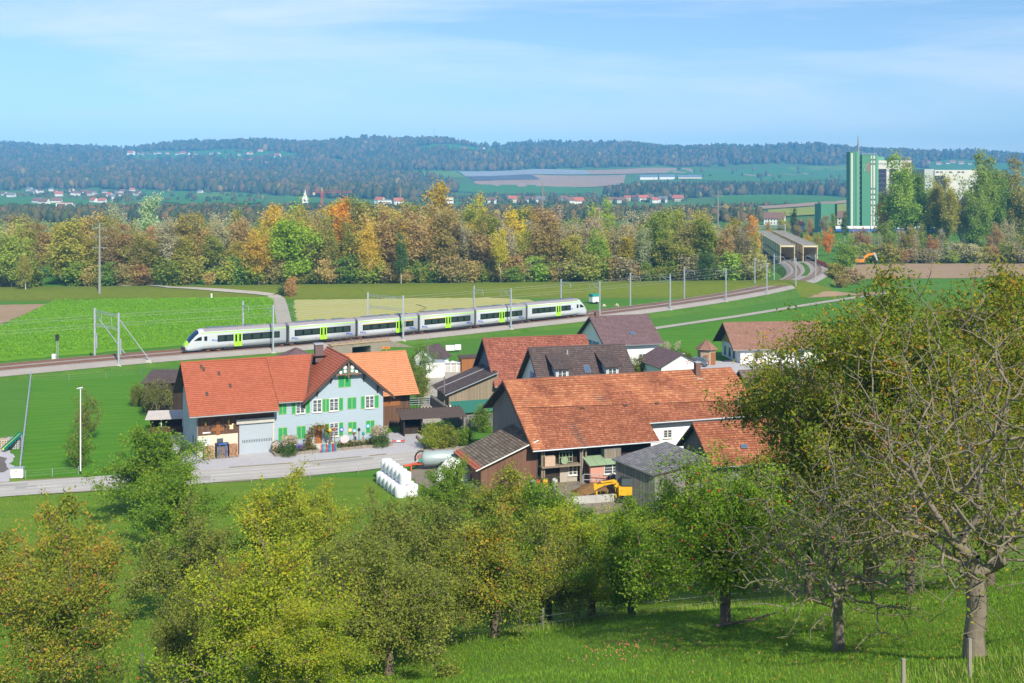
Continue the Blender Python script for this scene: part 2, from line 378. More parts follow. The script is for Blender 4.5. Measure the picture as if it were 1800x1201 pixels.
patch('ploughed_field', [(1440, 515), (1560, 512), (1560, 517), (1420, 524)], M_soil, 0.06, 5, jit=0.5)
patch('paddock_meadow', [(52, 664), (240, 652), (255, 700), (330, 760), (250, 828), (140, 838), (34, 842)], M_bright, 0.03, 3)
patch('meadow_field', [(1148, 582), (1300, 559), (1445, 535), (1445, 640), (1260, 640), (1180, 640)], M_bright, 0.03, 4)
TRK = [G(*p) for p in [(118, 499), (200, 501), (300, 506), (400, 512), (452, 516), (480, 519.5), (490, 526), (494, 540), (498, 560), (503, 584)]]
ribbon('farm_track', [(p.x, p.y) for p in TRK[:6]], 2.2, M_pathm, 0.2); ribbon('farm_track', [(p.x, p.y) for p in TRK[5:]], 3.4, M_pathm, 0.1)
ribbon('farm_lane', [(p.x, p.y) for p in [G(1120, 584), G(1150, 578), G(1300, 556), G(1440, 533), G(1560, 515)]], 2.6, M_pathm, 0.1)
# ---- village road with markings, verges and gravel yards
ROADP = catmull([Vector((x, y, 0)) for x, y in [(-150, 86), (-100, 100.5), (-51.5, 113.8), (-24.4, 121.7), (-12.7, 126.6), (-5, 130.8), (1, 134.2), (12, 138.0), (30, 143), (60, 150)]], 10)
ROADL = [(p.x, p.y) for p in ROADP]
patch('gravel_yard', [(296, 775), (328, 742), (356, 760), (482, 790), (700, 760), (735, 752), (745, 772), (742, 792), (640, 806), (500, 820), (360, 834), (318, 812), (300, 790)], M_gravel, 0.035, 3, jit=0.35)
patch('gravel_yard', [(-120, 862), (-120, 790), (8, 786), (21, 800), (22, 828), (14, 846), (0, 850)], M_gravel, 0.035, 3, jit=0.35)
patch('puddle_stain', [(-100, 836), (-100, 806), (0, 803), (14, 812), (12, 826), (0, 832)], ground('damp_gravel', (0.16, 0.14, 0.13), (0.2, 0.18, 0.17), (0.13, 0.12, 0.11), 0.2, 2, 10, 0.2), 0.06, 3, jit=0.35)
patch('gravel_yard', [(716, 836), (742, 812), (790, 800), (860, 812), (860, 866), (760, 866)], ground('yard_dirt', (0.24, 0.21, 0.17), (0.30, 0.26, 0.21), (0.2, 0.17, 0.12), 0.2, 1.5, 9, 0.4), 0.045, 3, jit=0.35)
patch('farm_yard', [(930, 838), (1040, 830), (1100, 850), (1110, 900), (1000, 905), (925, 880)], MATS['yard_dirt'], 0.045, 3, jit=0.35)
patch('yard', [(735, 752), (752, 668), (800, 640), (850, 640), (850, 720), (770, 742)], M_pathm, 0.04, 3, jit=0.35)
patch('yard', [(1180, 662), (1200, 643), (1330, 628), (1420, 640), (1400, 690), (1240, 690)], M_gravel, 0.05, 3, jit=0.35)
ribbon('road', ROADL, 5.9, M_asph, 0.075)
M_white = mat('road_paint', (0.74, 0.74, 0.72), 0.7, 0.08, 3)
wear = ground('worn_asphalt', (0.42, 0.40, 0.385), (0.45, 0.43, 0.41), (0.39, 0.37, 0.36), 0.1, 1.5, 20, 0.05)
for s_ in (-2.15, -0.75, 0.75, 2.15): ribbon('wheel_track', ROADL, 0.32, wear, 0.082, side=s_)
RS = resample(ROADP, 1.0)
k = 6
while k + 3 < len(RS):
    seg = RS[k:k + 4]; ribbon('lane_marking', [(p.x, p.y) for p in seg], 0.13, M_white, 0.088, step=1.0); k += 9
rep = ground('road_repair', (0.36, 0.345, 0.335), (0.40, 0.385, 0.37), (0.33, 0.315, 0.30), 0.3, 1.5, 16, 0.1)
for k_, n_, w_, sd in ((64, 9, 1.3, -1.9), (92, 14, 0.9, 1.6), (118, 6, 1.8, -0.9), (134, 8, 1.2, 1.9), (104, 3, 1.1, 0.3)):
    ribbon('road_repair', [(p.x, p.y) for p in RS[k_:k_ + n_]], w_, rep, 0.0845, side=sd, step=1.0)
mud = ground('verge_dirt', (0.30, 0.26, 0.20), (0.36, 0.31, 0.24), (0.22, 0.22, 0.12), 0.4, 1.2, 6, 0.3)
rr_ = random.Random(12)
for sd in (-3.0, 3.02):
    k = 20
    while k + 5 < len(RS):
        n_ = rr_.randint(3, 8); ribbon('verge_dirt', [(p.x, p.y) for p in RS[k:k + n_]], rr_.uniform(0.25, 0.6), mud, 0.079, side=sd + rr_.uniform(-0.12, 0.12), step=1.0); k += n_ + rr_.randint(0, 4)
# ------------------------------------------------------------------ railway
NEAR = catmull([Vector(p) for p in [(-160, 120, 1.3), (-120, 152.5, 1.4), (-82.2, 182.2, 1.5), (-62.5, 197, 1.5), (-41.3, 210.6, 1.5), (-18.6, 228.2, 1.5), (3.0, 246.7, 1.6), (16.3, 258.2, 1.7), (39.4, 280.5, 2.0), (56, 298.5, 2.3), (71, 317.5, 2.6), (85, 339.5, 2.8), (95, 360.5, 2.9), (103, 383, 3.0), (109.5, 409, 3.1), (113.2, 432, 3.2), (117.8, 461, 3.25), (139, 600, 3.3), (158, 740, 3.3)]], 10)
NEAR = resample(NEAR, 2.0)
def offs(P, d):
    out = []
    for i, p in enumerate(P):
        t = P[min(i + 1, len(P) - 1)] - P[max(i - 1, 0)]; t.z = 0; t.normalize(); dd = d(p) if callable(d) else d
        out.append(p + Vector((-t.y, t.x, 0)) * dd)
    return out
gap = lambda p: float(np.interp(p.y, [300, 340, 400, 432, 800], [4.2, 4.6, 7.6, 8.4, 8.4]))
FAR = offs(NEAR, gap)
M_ball = ground('ballast', (0.36, 0.33, 0.31), (0.42, 0.39, 0.36), (0.28, 0.25, 0.23), 0.2, 3.0, 18.0, 0.6)
M_rail = mat('rusty_rail', (0.16, 0.075, 0.045), 0.6, 0.25, 2.0)
M_sleep = mat('sleeper', (0.24, 0.20, 0.17), 0.9, 0.2, 3.0)
M_conc = mat('concrete', (0.48, 0.46, 0.42), 0.9, 0.18, 1.2, 0.1)
M_emb = ground('bank_grass', (0.05, 0.15, 0.015), (0.075, 0.19, 0.02), (0.11, 0.17, 0.03), 0.06, 0.9, 5.0, 0.9)
BRY = 432.0
def bed(name, prof_fn, m, P, cut=False):
    mb = MB(); rows = []
    for i, p in enumerate(P):
        t = P[min(i + 1, len(P) - 1)] - P[max(i - 1, 0)]; t.z = 0; t.normalize(); nr_ = Vector((-t.y, t.x, 0))
        rows.append([Vector((p.x, p.y, 0)) + nr_ * d + Vector((0, 0, z)) for d, z in prof_fn(p)])
    for i, (a_, b_) in enumerate(zip(rows, rows[1:])):
        if cut and (P[i] + (P[i + 1] - P[i]) / 2 - Vector((-31.5, 218.2, 1.5))).length < 2.1: continue      # opening of the underpass
        for k in range(len(a_) - 1): mb.face([a_[k], a_[k + 1], b_[k + 1], b_[k]])
    return tag(mb.build(name, m, smooth=False), kind='structure')
land = [p for p in NEAR if p.y < BRY]
bed('railway_embankment', lambda p: [(-(2.6 + 1.9 * (p.z - 0.3)), -0.25), (-3.6, p.z - 0.85), (gap(p) + 3.6, p.z - 0.85), (gap(p) + 2.6 + 1.9 * (p.z - 0.3), -0.25)], M_emb, land, True)
bed('ballast_bed', lambda p: [(-3.55, p.z - 0.8), (-2.1, p.z - 0.17), (gap(p) + 2.1, p.z - 0.17), (gap(p) + 3.55, p.z - 0.8)], M_ball, land)
mid = [p for p in offs(NEAR, lambda p: gap(p) / 2) if 362 < p.y < 428]
ribbon('grass_strip', [(p.x, p.y, p.z) for p in mid], 1.7, M_emb, -0.14, z=True)
for nm, P, lab in (('railway_track', NEAR, 'near railway track carrying the train'), ('railway_track', FAR, 'far railway track behind the train')):
    t = thing(nm, lab + ', rusty rails on ballast', 'track', (0, 0, 0))
    for s_ in (-0.72, 0.72):
        q = offs(P, s_); mb = MB(); mb2 = []
        for i, p in enumerate(q):
            tt = q[min(i + 1, len(q) - 1)] - q[max(i - 1, 0)]; tt.z = 0; tt.normalize(); nr_ = Vector((-tt.y, tt.x, 0)) * 0.045
            mb2.append([p - nr_ + Vector((0, 0, -0.17)), p - nr_, p + nr_, p + nr_ + Vector((0, 0, -0.17))])
        for a_, b_ in zip(mb2, mb2[1:]):
            for k in range(3): mb.face([a_[k], a_[k + 1], b_[k + 1], b_[k]])
        mb.build('rail', M_rail, t, fix=False)
    mb = MB(); q = resample(P, 0.62)
    for i, p in enumerate(q[:-1]):
        if p.y > 470: break
        tt = (q[i + 1] - p); tt.z = 0; ang = math.atan2(tt.y, tt.x)
        mb.box(-0.12, 0.12, -1.3, 1.3, -0.22, -0.13, 0, Matrix.Translation(p) @ Matrix.Rotation(ang, 4, 'Z'))
    tag(mb.build('sleepers', M_sleep, t, fix=False), kind='stuff')
def atpx(P, px):
    """point (and tangent angle, arc length) on a polyline seen at photo column px"""
    k = (px - 900) / F; s = 0.0
    for a_, b_ in zip(P, P[1:]):
        fa = a_.x - k * a_.y; fb = b_.x - k * b_.y
        if fa <= 0 <= fb and a_.y < 440:
            u = fa / (fa - fb); d = b_ - a_; return a_.lerp(b_, u), math.atan2(d.y, d.x), s + d.length * u
        s += (b_ - a_).length
    raise ValueError(px)
def atlen(P, L):
    s = 0.0
    for a_, b_ in zip(P, P[1:]):
        d = (b_ - a_).length
        if s + d >= L: return a_.lerp(b_, (L - s) / d)
        s += d
    return P[-1]

# ---- the train
M_tr = mat('train_silver', (0.50, 0.525, 0.57), 0.42, 0.03, 0.6, metal=0.0, spec=0.5)
M_lime = mat('train_lime', (0.36, 0.68, 0.03), 0.45, 0.03, 0.6, spec=0.5)
M_trroof = mat('train_roof', (0.27, 0.25, 0.27), 0.7, 0.12, 0.8)
M_band = glass('train_window', (0.008, 0.010, 0.012), 0.06)
M_pane = glass('train_pane', (0.028, 0.04, 0.038), 0.05)
M_dark = mat('underframe', (0.035, 0.034, 0.036), 0.7, 0.2, 3)
M_steel = mat('galvanised', (0.42, 0.46, 0.50), 0.5, 0.1, 2, metal=0.3)
M_blue = mat('logo_blue', (0.03, 0.07, 0.42), 0.5, 0.05, 2)
M_yel = mat('first_class_yellow', (0.75, 0.5, 0.05), 0.5, 0.05, 2)
M_red = mat('red_paint', (0.6, 0.04, 0.03), 0.5, 0.08, 2)
M_screen = glass('windscreen', (0.010, 0.03, 0.075), 0.05)
M_white_p = mat('white_paint', (0.78, 0.78, 0.77), 0.6, 0.05, 1)
def section(hw, z0, z1, n=5):
    """side/roof outline from bottom left over the roof to bottom right"""
    r = min(0.75, (z1 - z0) * 0.4); L = [(-hw * 0.94, z0), (-hw, z0 + (z1 - z0) * 0.2), (-hw, z0 + (z1 - z0) * 0.55), (-hw * 0.985, z1 - r)]
    for k in range(1, n + 1):
        a = math.pi / 2 * k / n; L.append((-hw * 0.985 + hw * 0.80 * (1 - math.cos(a)), z1 - r + r * math.sin(a)))
    return L + [(-a_, b_) for a_, b_ in L[::-1]]
def loft(mb, xs, secs, mi=0, close=True):
    base = len(mb.v); n = len(secs[0])
    for x, sct in zip(xs, secs): mb.v += [(x, a_, b_) for a_, b_ in sct]
    for i in range(len(xs) - 1):
        for k in range(n if close else n - 1):
            mb.f.append((base + i * n + k, base + i * n + (k + 1) % n, base + (i + 1) * n + (k + 1) % n, base + (i + 1) * n + k)); mb.m.append(mi)
    mb.f.append(tuple(base + k for k in range(n))); mb.m.append(mi); mb.f.append(tuple(base + (len(xs) - 1) * n + k for k in range(n))[::-1]); mb.m.append(mi)
def textmesh(body, size, depth=0.01):
    cu = bpy.data.curves.new('t', 'FONT'); cu.body = body; cu.size = size; cu.extrude = depth; cu.resolution_u = 2
    o = bpy.data.objects.new('t', cu); C.objects.link(o); dg = bpy.context.evaluated_depsgraph_get()
    me = bpy.data.meshes.new_from_object(o.evaluated_get(dg)); bpy.data.objects.remove(o); return me
HWD = 1.41; ROOF = 4.05; FLO = 0.56
T0 = atpx(NEAR, 323)[2]; T1 = atpx(NEAR, 1027)[2]
tp = atlen(NEAR, (T0 + T1) / 2)
train = thing('passenger_train', 'silver six-car passenger train with lime green doors on the railway', 'train', tp)
unit = (T1 - T0) / 6.62; cuts = [T0, T0 + 1.31 * unit] + [T0 + (1.31 + k_) * unit for k_ in (1, 2, 3, 4)] + [T1]
logo = textmesh('bls', 0.62); logo.materials.append(M_blue)
NOSE = [(0.0, 0.62, 0.55, 1.35), (0.18, 0.95, 0.42, 1.62), (0.55, 1.16, 0.36, 2.05), (1.1, 1.28, 0.36, 2.72), (1.7, 1.35, 0.38, 3.35), (2.3, 1.385, 0.40, 3.80), (2.9, HWD, FLO, 3.98), (3.5, HWD, FLO, ROOF)]
def bogie(par, x):
    b = MB(); b.box(x - 1.55, x + 1.55, -1.12, 1.12, 0.38, 0.72); b.box(x - 0.5, x + 0.5, -1.2, 1.2, 0.25, 0.6)
    bo = b.build('bogie', M_dark, par)
    for dx in (-0.95, 0.95):
        for s_ in (-1, 1):
            wh = MB(); wh.lathe([(0.42, -0.06), (0.42, 0.05), (0.30, 0.07), (0.12, 0.10)], 18, Matrix.Translation((x + dx, s_ * 0.95, 0.42)) @ Matrix.Rotation(-s_ * math.pi / 2, 4, 'X'))
            wh.build('wheel', M_rail, par)
for ci in range(6):
    a_ = atlen(NEAR, cuts[ci]); b_ = atlen(NEAR, cuts[ci + 1]); d = b_ - a_; Lc = d.length
    flip = ci == 5
    ang = math.atan2(d.y, d.x) + (math.pi if flip else 0); org = b_ if flip else a_
    end = ci in (0, 5); g0 = 0.28
    mb = MB(); sec = section(HWD, FLO, ROOF)
    if end:
        xs = [q[0] for q in NOSE] + [Lc - g0]; secs = [section(*q[1:]) for q in NOSE] + [sec]
    else:
        xs = [g0, Lc - g0]; secs = [sec, sec]
    loft(mb, xs, secs)
    car = mb.build('rail_car', M_tr, train, loc=org - tp, rot=(0, 0, ang))
    me = car.data
    for p in me.polygons: p.use_smooth = len(p.vertices) == 4
    car['label'] = ('leading cab car with raked blue windscreen' if ci == 0 else 'trailing cab car at the far right end' if ci == 5 else 'middle car of the silver train')
    near = 1 if flip else -1                    # local y of the side that faces the viewer
    x0 = 3.2 if end else g0; x1 = Lc - g0
    # roof skin and lime line
    rb = MB(); rs = [(y_ * 1.004, z_ + 0.012) for y_, z_ in sec if z_ > ROOF - 0.62]
    loft(rb, [x0, x1], [rs, rs], close=False); rb.f = rb.f[:-2]; rb.m = rb.m[:-2]
    rb.build('roof_skin', M_trroof, car, fix=False)
    for s_ in (-1, 1):
        st = MB(); st.box(x0 - (0.6 if end else 0), x1, s_ * (HWD * 0.985 + 0.004) - 0.012, s_ * (HWD * 0.985 + 0.004) + 0.012, ROOF - 0.80, ROOF - 0.66)
        st.build('lime_stripe', M_lime, car)
        first = ci in (2, 3)
        segs = ([(5.6, Lc * 0.455), (Lc * 0.545, Lc - 1.5)] if end else [(1.3, Lc * 0.455), (Lc * 0.555, Lc - 1.3)]) if ci != 2 else [(1.3, Lc * 0.62), (Lc * 0.72, Lc - 1.3)]
        dx = (segs[0][1] + segs[1][0]) / 2
        yb = s_ * (HWD + 0.005)
        for (wa, wb) in segs:
            w_ = MB(); w_.box(wa, wb, yb - 0.02, yb + 0.02, 1.62, 2.78); wo = w_.build('window_band', M_band, car)
            npn = max(2, round((wb - wa) / 1.75)); pw = (wb - wa) / npn
            pm = MB()
            for k in range(npn): pm.box(wa + pw * k + 0.22, wa + pw * (k + 1) - 0.22, yb - 0.024, yb + 0.024, 1.78, 2.64)
            pm.build('window_pane', M_pane, wo)
            if first and (ci == 2 or wa < 3):
                MB().box(wa, wb, yb - 0.026, yb + 0.026, 2.72, 2.80).build('first_class_line', M_yel, wo)
        dm = MB(); dm.box(dx - 0.72, dx + 0.72, yb - 0.05, yb + 0.045, 0.62, 2.95); dm.box(dx - 0.02, dx + 0.02, yb - 0.052, yb + 0.052, 0.62, 2.95, 1)
        do = dm.build('door', [M_lime, M_dark], car)
        gl = MB()
        for q in (-0.36, 0.36): gl.box(dx + q - 0.17, dx + q + 0.17, yb - 0.056, yb + 0.056, 1.45, 2.75)
        gl.build('door_window', M_band, do)
        MB().box(dx - 0.72, dx + 0.72, yb - 0.03, yb + 0.09, 0.50, 0.58).build('door_step', M_dark, do)
        # car lettering
        for lx, zz, sz in ([(4.6, 1.75, 0.8)] if end else [(0.75, 1.02, 1.0), (Lc - 2.2, 1.02, 1.0)]):
            lm = obj('lettering', logo, car, loc=(lx + (0.62 if s_ < 0 else 1.0) * sz, yb + s_ * 0.012, zz), rot=(R(90), 0, 0 if s_ < 0 else math.pi)); lm.scale = (sz,) * 3
            ch = MB(); sx = 1 if s_ < 0 else -1
            cx = lx + (0.25 if s_ < 0 else 1.35) * sz
            for off in (-0.17, 0.17): ch.prism([(cx + sx * (off - 0.17) * sz, yb + s_ * 0.012, zz + 0.42 * sz), (cx + sx * (off + 0.17) * sz, yb + s_ * 0.012, zz + 0.42 * sz), (cx + sx * off * sz, yb + s_ * 0.012, zz)], (0, s_ * 0.012, 0))
            ch.build('emblem', M_blue, car)
        MB().box(dx - 1.6, dx - 1.42, yb - 0.01, yb + 0.01, 1.0, 1.14).build('warning_mark', M_red, car)
    for bx in ([(5.0)] if end else []): bogie(car, bx)
    if ci < 5: # shared bogie and bellows at the joint ahead of this car
        pass
    jx = Lc if not flip else Lc
    if ci != 5:
        g_ = MB(); g_.box(Lc - 0.30, Lc + 0.30, -1.12, 1.12, 0.75, 3.55); g_.build('gangway_bellows', M_dark, car); bogie(car, Lc)
    un = MB(); un.box((6.8 if end else 1.8), Lc - 1.8, -1.2, 1.2, 0.22, 0.45); un.build('underframe', M_dark, car)
    rf = MB()
    for (q0, q1, hh) in ([(4.0, 7.2, 0.14), (7.6, 9.6, 0.10), (11, 12.2, 0.16)] if end else [(2.0, 5.5, 0.10), (Lc / 2 - 1, Lc / 2 + 1, 0.14), (Lc - 4.5, Lc - 2, 0.10)]):
        rf.box(q0, q1, -0.62, 0.62, ROOF - 0.03, ROOF + hh)
    rf.build('roof_equipment', mat('roof_box', (0.13, 0.16, 0.20), 0.5, 0.2, 2), car)
    if ci == 3:   # raised current collector
        p_ = MB(); ax = 1.2
        p_.bar((ax, -0.5, ROOF + 0.15), (ax, 0.5, ROOF + 0.15), 0.08)
        for s_ in (-1, 1):
            p_.bar((ax, s_ * 0.45, ROOF + 0.15), (ax + 1.5, s_ * 0.25, ROOF + 0.85), 0.05); p_.bar((ax + 1.5, s_ * 0.25, ROOF + 0.85), (ax - 0.4, s_ * 0.4, ROOF + 1.5), 0.045)
        p_.bar((ax - 0.4, -0.85, ROOF + 1.5), (ax - 0.4, 0.85, ROOF + 1.5), 0.07); p_.build('pantograph', M_dark, car)
    if end:
        for nmx, rng_, sel, mt in (('windscreen', NOSE[2:6], (4, 14), M_screen), ('nose_visor', NOSE[0:3], (3, 15), M_lime)):
            wb_ = MB(); n_ = len(sec)
            secs_ = [[(y_ * 1.012, z_ + 0.02) for y_, z_ in section(*q[1:])][sel[0]:sel[1]] for q in rng_]
            loft(wb_, [q[0] - 0.03 for q in rng_], secs_, close=False); wb_.f = wb_.f[:-2]; wb_.m = wb_.m[:-2]
            wo = wb_.build(nmx, mt, car, fix=False, smooth=True)
        nb = MB(); nb.box(-0.25, 0.6, -0.75, 0.75, 0.45, 0.95); nb.tube([(-0.5, 0, 0.75), (0.3, 0, 0.75)], 0.14); nb.build('coupler', M_dark, car)
        for s_ in (-1, 1):
            MB().prism([(1.35, s_ * 1.33, 2.05), (2.75, s_ * 1.425, 2.05), (2.75, s_ * 1.425, 2.75), (2.2, s_ * 1.41, 2.62)], (0, s_ * 0.02, 0)).build('cab_side_window', M_band, car)
            MB().box(3.2, 3.75, s_ * HWD - 0.02, s_ * HWD + 0.02, 1.95, 2.75).build('cab_door_window', M_band, car)
            MB().box(-0.02, 0.1, s_ * 0.62 - 0.15, s_ * 0.62 + 0.15, 1.0, 1.2).build('headlight', M_white_p, car)

# ---- overhead line masts
def arm(mb, h, side, reach=2.9):
    """cantilever reaching from the mast towards the track (local +x)"""
    mb.tube([(0, 0, h - 0.75), (side * reach, 0, h - 0.75)], 0.055, 6); mb.tube([(0, 0, h - 1.9), (side * reach * 0.75, 0, h - 0.8)], 0.04, 6)
    mb.tube([(side * reach, 0, h - 0.75), (side * (reach + 0.35), 0, h - 1.9)], 0.035, 6); mb.tube([(side * (reach + 0.35), 0, h - 1.9), (side * (reach - 0.9), 0, h - 1.75)], 0.025, 6)
    mb.lathe([(0.09, -0.18), (0.11, 0), (0.09, 0.18)], 8, Matrix.Translation((side * 0.35, 0, h - 0.75)) @ Matrix.Rotation(math.pi / 2, 4, 'Y'))
def mast(p, ang, h, side, label, sink, armh=None):
    t = thing('catenary_mast', label, 'mast', p, ang - math.pi / 2 if True else 0, 'overhead line masts beside the track')
    m = MB(); m.box(-0.13, 0.13, -0.13, 0.13, -0.1, h); m.box(-0.2, 0.2, -0.2, 0.2, -0.1, 0.12); m.build('post', M_steel, t)
    c_ = MB(); arm(c_, h, side); c_.build('cantilever', M_steel, t)
    MB().box(-0.45, 0.45, -0.45, 0.45, -sink, -0.08).build('footing', M_conc, t)
    return t
npx = [480, 898, 1054, 1178, 1276, 1348, 1399, 1434]
fpx = [427, 833, 986, 1108, 1203, 1327, 1361]
nearw = offs(NEAR, -3.1); farw = offs(FAR, 3.1)
marks = {480: 'in front of the leading train car', 898: 'in front of the fifth train car', 1054: 'just right of the train tail', 1178: 'beside the white house roof', 1276: 'at the start of the curve', 1348: 'in the middle of the curve', 1399: 'where the two tracks part', 1434: 'beside the outer track before the bridge'}
marksf = {427: 'behind the leading train car', 833: 'behind the joint of the fourth car', 986: 'behind the trailing train car', 1108: 'on the field side right of the cattle trailer', 1203: 'on the field side before the curve', 1327: 'on the dike side of the curve', 1361: 'at the bridge approach below the wood'}
for px_ in npx:
    p, a_, _ = atpx(nearw, px_); p = Vector((p.x, p.y, p.z - 0.62)); mast(p, a_, 8.4, -1, 'grey steel overhead line mast ' + marks[px_], 1.0)
for px_ in fpx:
    p, a_, _ = atpx(farw, px_); p = Vector((p.x, p.y, p.z - 0.62)); mast(p, a_, 8.4, 1, 'grey steel overhead line mast ' + marksf[px_], 1.0)
def gantry(pn, pf, lab, stays, side):
    a_, an, _ = atpx(nearw, pn); b_, _, _ = atpx(farw, pf); a_ = a_ + Vector((0, 0, -0.62)); b_ = b_ + Vector((0, 0, -0.62))
    t = thing('catenary_gantry', lab, 'gantry', a_); rel = b_ - a_
    for q in (Vector((0, 0, 0)), rel):
        MB().box(q.x - 0.15, q.x + 0.15, q.y - 0.15, q.y + 0.15, q.z, q.z + 8.6).build('post', M_steel, t)
        MB().box(q.x - 0.5, q.x + 0.5, q.y - 0.5, q.y + 0.5, q.z - 1, q.z - 0.02).build('footing', M_conc, t)
    for hh in (7.9, 5.6):
        m = MB()
        for dz in (0, 0.35): m.bar(Vector((0, 0, hh + dz)), rel + Vector((0, 0, hh + dz)), 0.07)
        for k in range(9):
            u = k / 9; m.bar(rel * u + Vector((0, 0, hh)), rel * (u + 1 / 9) + Vector((0, 0, hh + 0.35)), 0.04)
        m.build('crossbeam', M_steel, t)
    for q in (Vector((0, 0, 0)), rel):
        dirv = Vector((math.cos(an), math.sin(an), 0)) * side
        if stays:
            m = MB(); m.tube([q + Vector((0, 0, 7.6)), q + dirv * 5.2 + Vector((0, 0, 0.2))], 0.09, 6); m.build('stay', M_steel, t)
            MB().box(q.x + dirv.x * 5.2 - 0.45, q.x + dirv.x * 5.2 + 0.45, q.y + dirv.y * 5.2 - 0.45, q.y + dirv.y * 5.2 + 0.45, q.z - 0.8, q.z + 0.25).build('stay_footing', M_conc, t)
        MB().box(q.x + 0.25, q.x + 0.4, q.y - 0.1, q.y + 0.1, q.z + 1.6, q.z + 4.2).build('tension_weight', M_steel, t)
    m = MB(); c_ = rel * 0.3; m.tube([c_ + Vector((0, 0, 7.9)), c_ + Vector((0, 0, 6.2))], 0.04, 6); c_ = rel * 0.72; m.tube([c_ + Vector((0, 0, 7.9)), c_ + Vector((0, 0, 6.2))], 0.04, 6)
    m.build('dropper', M_steel, t)
gantry(209, 167, 'two-post gantry with slanting stays over the track left of the train', True, 1)
gantry(709, 647, 'two-post gantry with double crossbeam over the middle of the train', False, 1)
M_wire = mat('copper_wire', (0.30, 0.31, 0.32), 0.5, 0.05, 1)
for P, lab in ((NEAR, 'contact wire over the near track'), (FAR, 'contact wire over the far track')):
    for hh, nm in ((5.45, 'lower '), (7.0, 'upper ')):
        mb = MB(); q = [p + Vector((0, 0, hh)) for p in resample(P, 4.0) if p.y < 470]
        mb.tube(q, 0.022, 4); tag(mb.build('overhead_wire', M_wire, fix=False), nm + lab + ', thin grey line', 'wire')

# ---- underpass in the embankment
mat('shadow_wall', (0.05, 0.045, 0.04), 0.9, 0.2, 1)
M_stone = mat('old_stone', (0.36, 0.31, 0.25), 0.95, 0.35, 1.6, 0.5, fine=5)
pu = Vector((-31.5, 218.2, 1.5)); au = math.atan2(0.613, 0.79)
up = thing('railway_underpass', 'stone railway underpass with dark opening below the train', 'underpass', (pu.x, pu.y, 0), au)
H_ = pu.z - 0.22; YF = -5.2; YB = 9.4; OW = 2.0
for s_ in (-1, 1):
    x0, x1 = sorted((s_ * OW, s_ * 6.2)); MB().box(x0, x1, YF, YF + 1.2, -2.2, H_).build('abutment', M_stone, up)
    x0, x1 = sorted((s_ * OW, s_ * (OW + 0.9))); MB().box(x0, x1, YF + 1.202, YB, -2.2, H_ - 0.6).build('side_wall', M_stone, up)
    x0, x1 = sorted((s_ * OW, s_ * 6.0)); MB().box(x0, x1, YB, YB + 1.0, -2.2, H_).build('rear_abutment', M_stone, up)
    MB().prism([(s_ * 6.2, YF + 0.2, -2.0), (s_ * 10.5, YF - 3.4, -2.0), (s_ * 10.5, YF - 3.4, -0.2), (s_ * 6.2, YF + 0.2, H_)], (0, 0.5, 0)).build('wing_wall', M_stone, up)
MB().box(-OW + 0.01, OW - 0.01, YF, YB + 1.0, H_ - 0.62, H_ - 0.02).build('deck_slab', M_stone, up)
m = MB(); m.box(-6.5, 6.5, YF - 0.15, YF + 1.3, H_, H_ + 0.26); m.build('coping', mat('rusty_concrete', (0.40, 0.28, 0.18), 0.9, 0.35, 1.5), up)
m = MB()
for k in range(9): m.bar((-6 + 1.5 * k, YF + 0.1, H_ + 0.2), (-6 + 1.5 * k, YF + 0.1, H_ + 1.3), 0.06)
for z_ in (1.28, 0.75): m.bar((-6, YF + 0.1, H_ + z_), (6, YF + 0.1, H_ + z_), 0.05)
m.build('railing', mat('rust', (0.20, 0.11, 0.07), 0.8, 0.3, 2), up)

# ---- river bridges
M_khaki = mat('khaki_steel', (0.58, 0.48, 0.27), 0.8, 0.22, 0.5); M_deck = mat('bridge_roof', (0.26, 0.25, 0.22), 0.9, 0.5, 0.35)
M_post = mat('bridge_frame', (0.66, 0.57, 0.36), 0.8, 0.15, 1)
for P, lab in ((FAR, 'long enclosed steel railway bridge on the left, by the wood'), (NEAR, 'long enclosed steel railway bridge on the right, by the golden maples')):
    q = [p for p in P if BRY - 1 < p.y < 592]; a_ = q[0]; b_ = q[-1]; d = b_ - a_; L = d.length; an = math.atan2(d.y, d.x)
    t = thing('railway_bridge', lab, 'bridge', (a_.x, a_.y, a_.z), an)
    nb_ = 13; st = L / nb_
    for s_ in (-1, 1):
        for k in range(nb_):
            MB().box(k * st + 0.18, (k + 1) * st - 0.18, s_ * 2.55 - 0.05, s_ * 2.55 + 0.05, -0.9, 5.6).build('side_panel', M_khaki, t)
            MB().box(k * st - 0.18, k * st + 0.18, s_ * 2.6 - 0.12, s_ * 2.6 + 0.12, -1.4, 5.9).build('post', M_post if k == 0 else M_dark, t)
        MB().box(-0.2, L, s_ * 2.66 - 0.1, s_ * 2.66 + 0.1, 2.2, 2.5).build('rail_beam', M_dark, t)
    nr_ = 40
    for k in range(nr_): MB().box(k * L / nr_, k * L / nr_ + L / nr_ * 0.62, -2.75, 2.75, 5.92, 6.06).build('roof_panel', M_deck, t)
    for s_ in (-1, 1): MB().box(-0.3, L, s_ * 2.78 - 0.09, s_ * 2.78 + 0.09, 5.9, 6.18).build('top_chord', M_post, t)
    MB().box(-0.25, 0.2, -2.4, 2.4, 5.3, 5.9).build('portal_beam', M_post, t)
    MB().box(-0.2, L, -2.45, 2.45, -1.5, -0.25).build('deck', M_dark, t)
    for k in range(5): MB().box(k * L / 4.3 - 1.2 + 1, k * L / 4.3 + 2.2, -2.6, 2.6, -6, -1.52).build('pier', M_conc, t)
m = MB(); gp = NEAR[[i for i, p in enumerate(NEAR) if p.y > 598][0]]
t = thing('catenary_gantry', 'wide gantry at the far end of the river bridges', 'gantry', (gp.x - 14, gp.y, gp.z - 0.6))
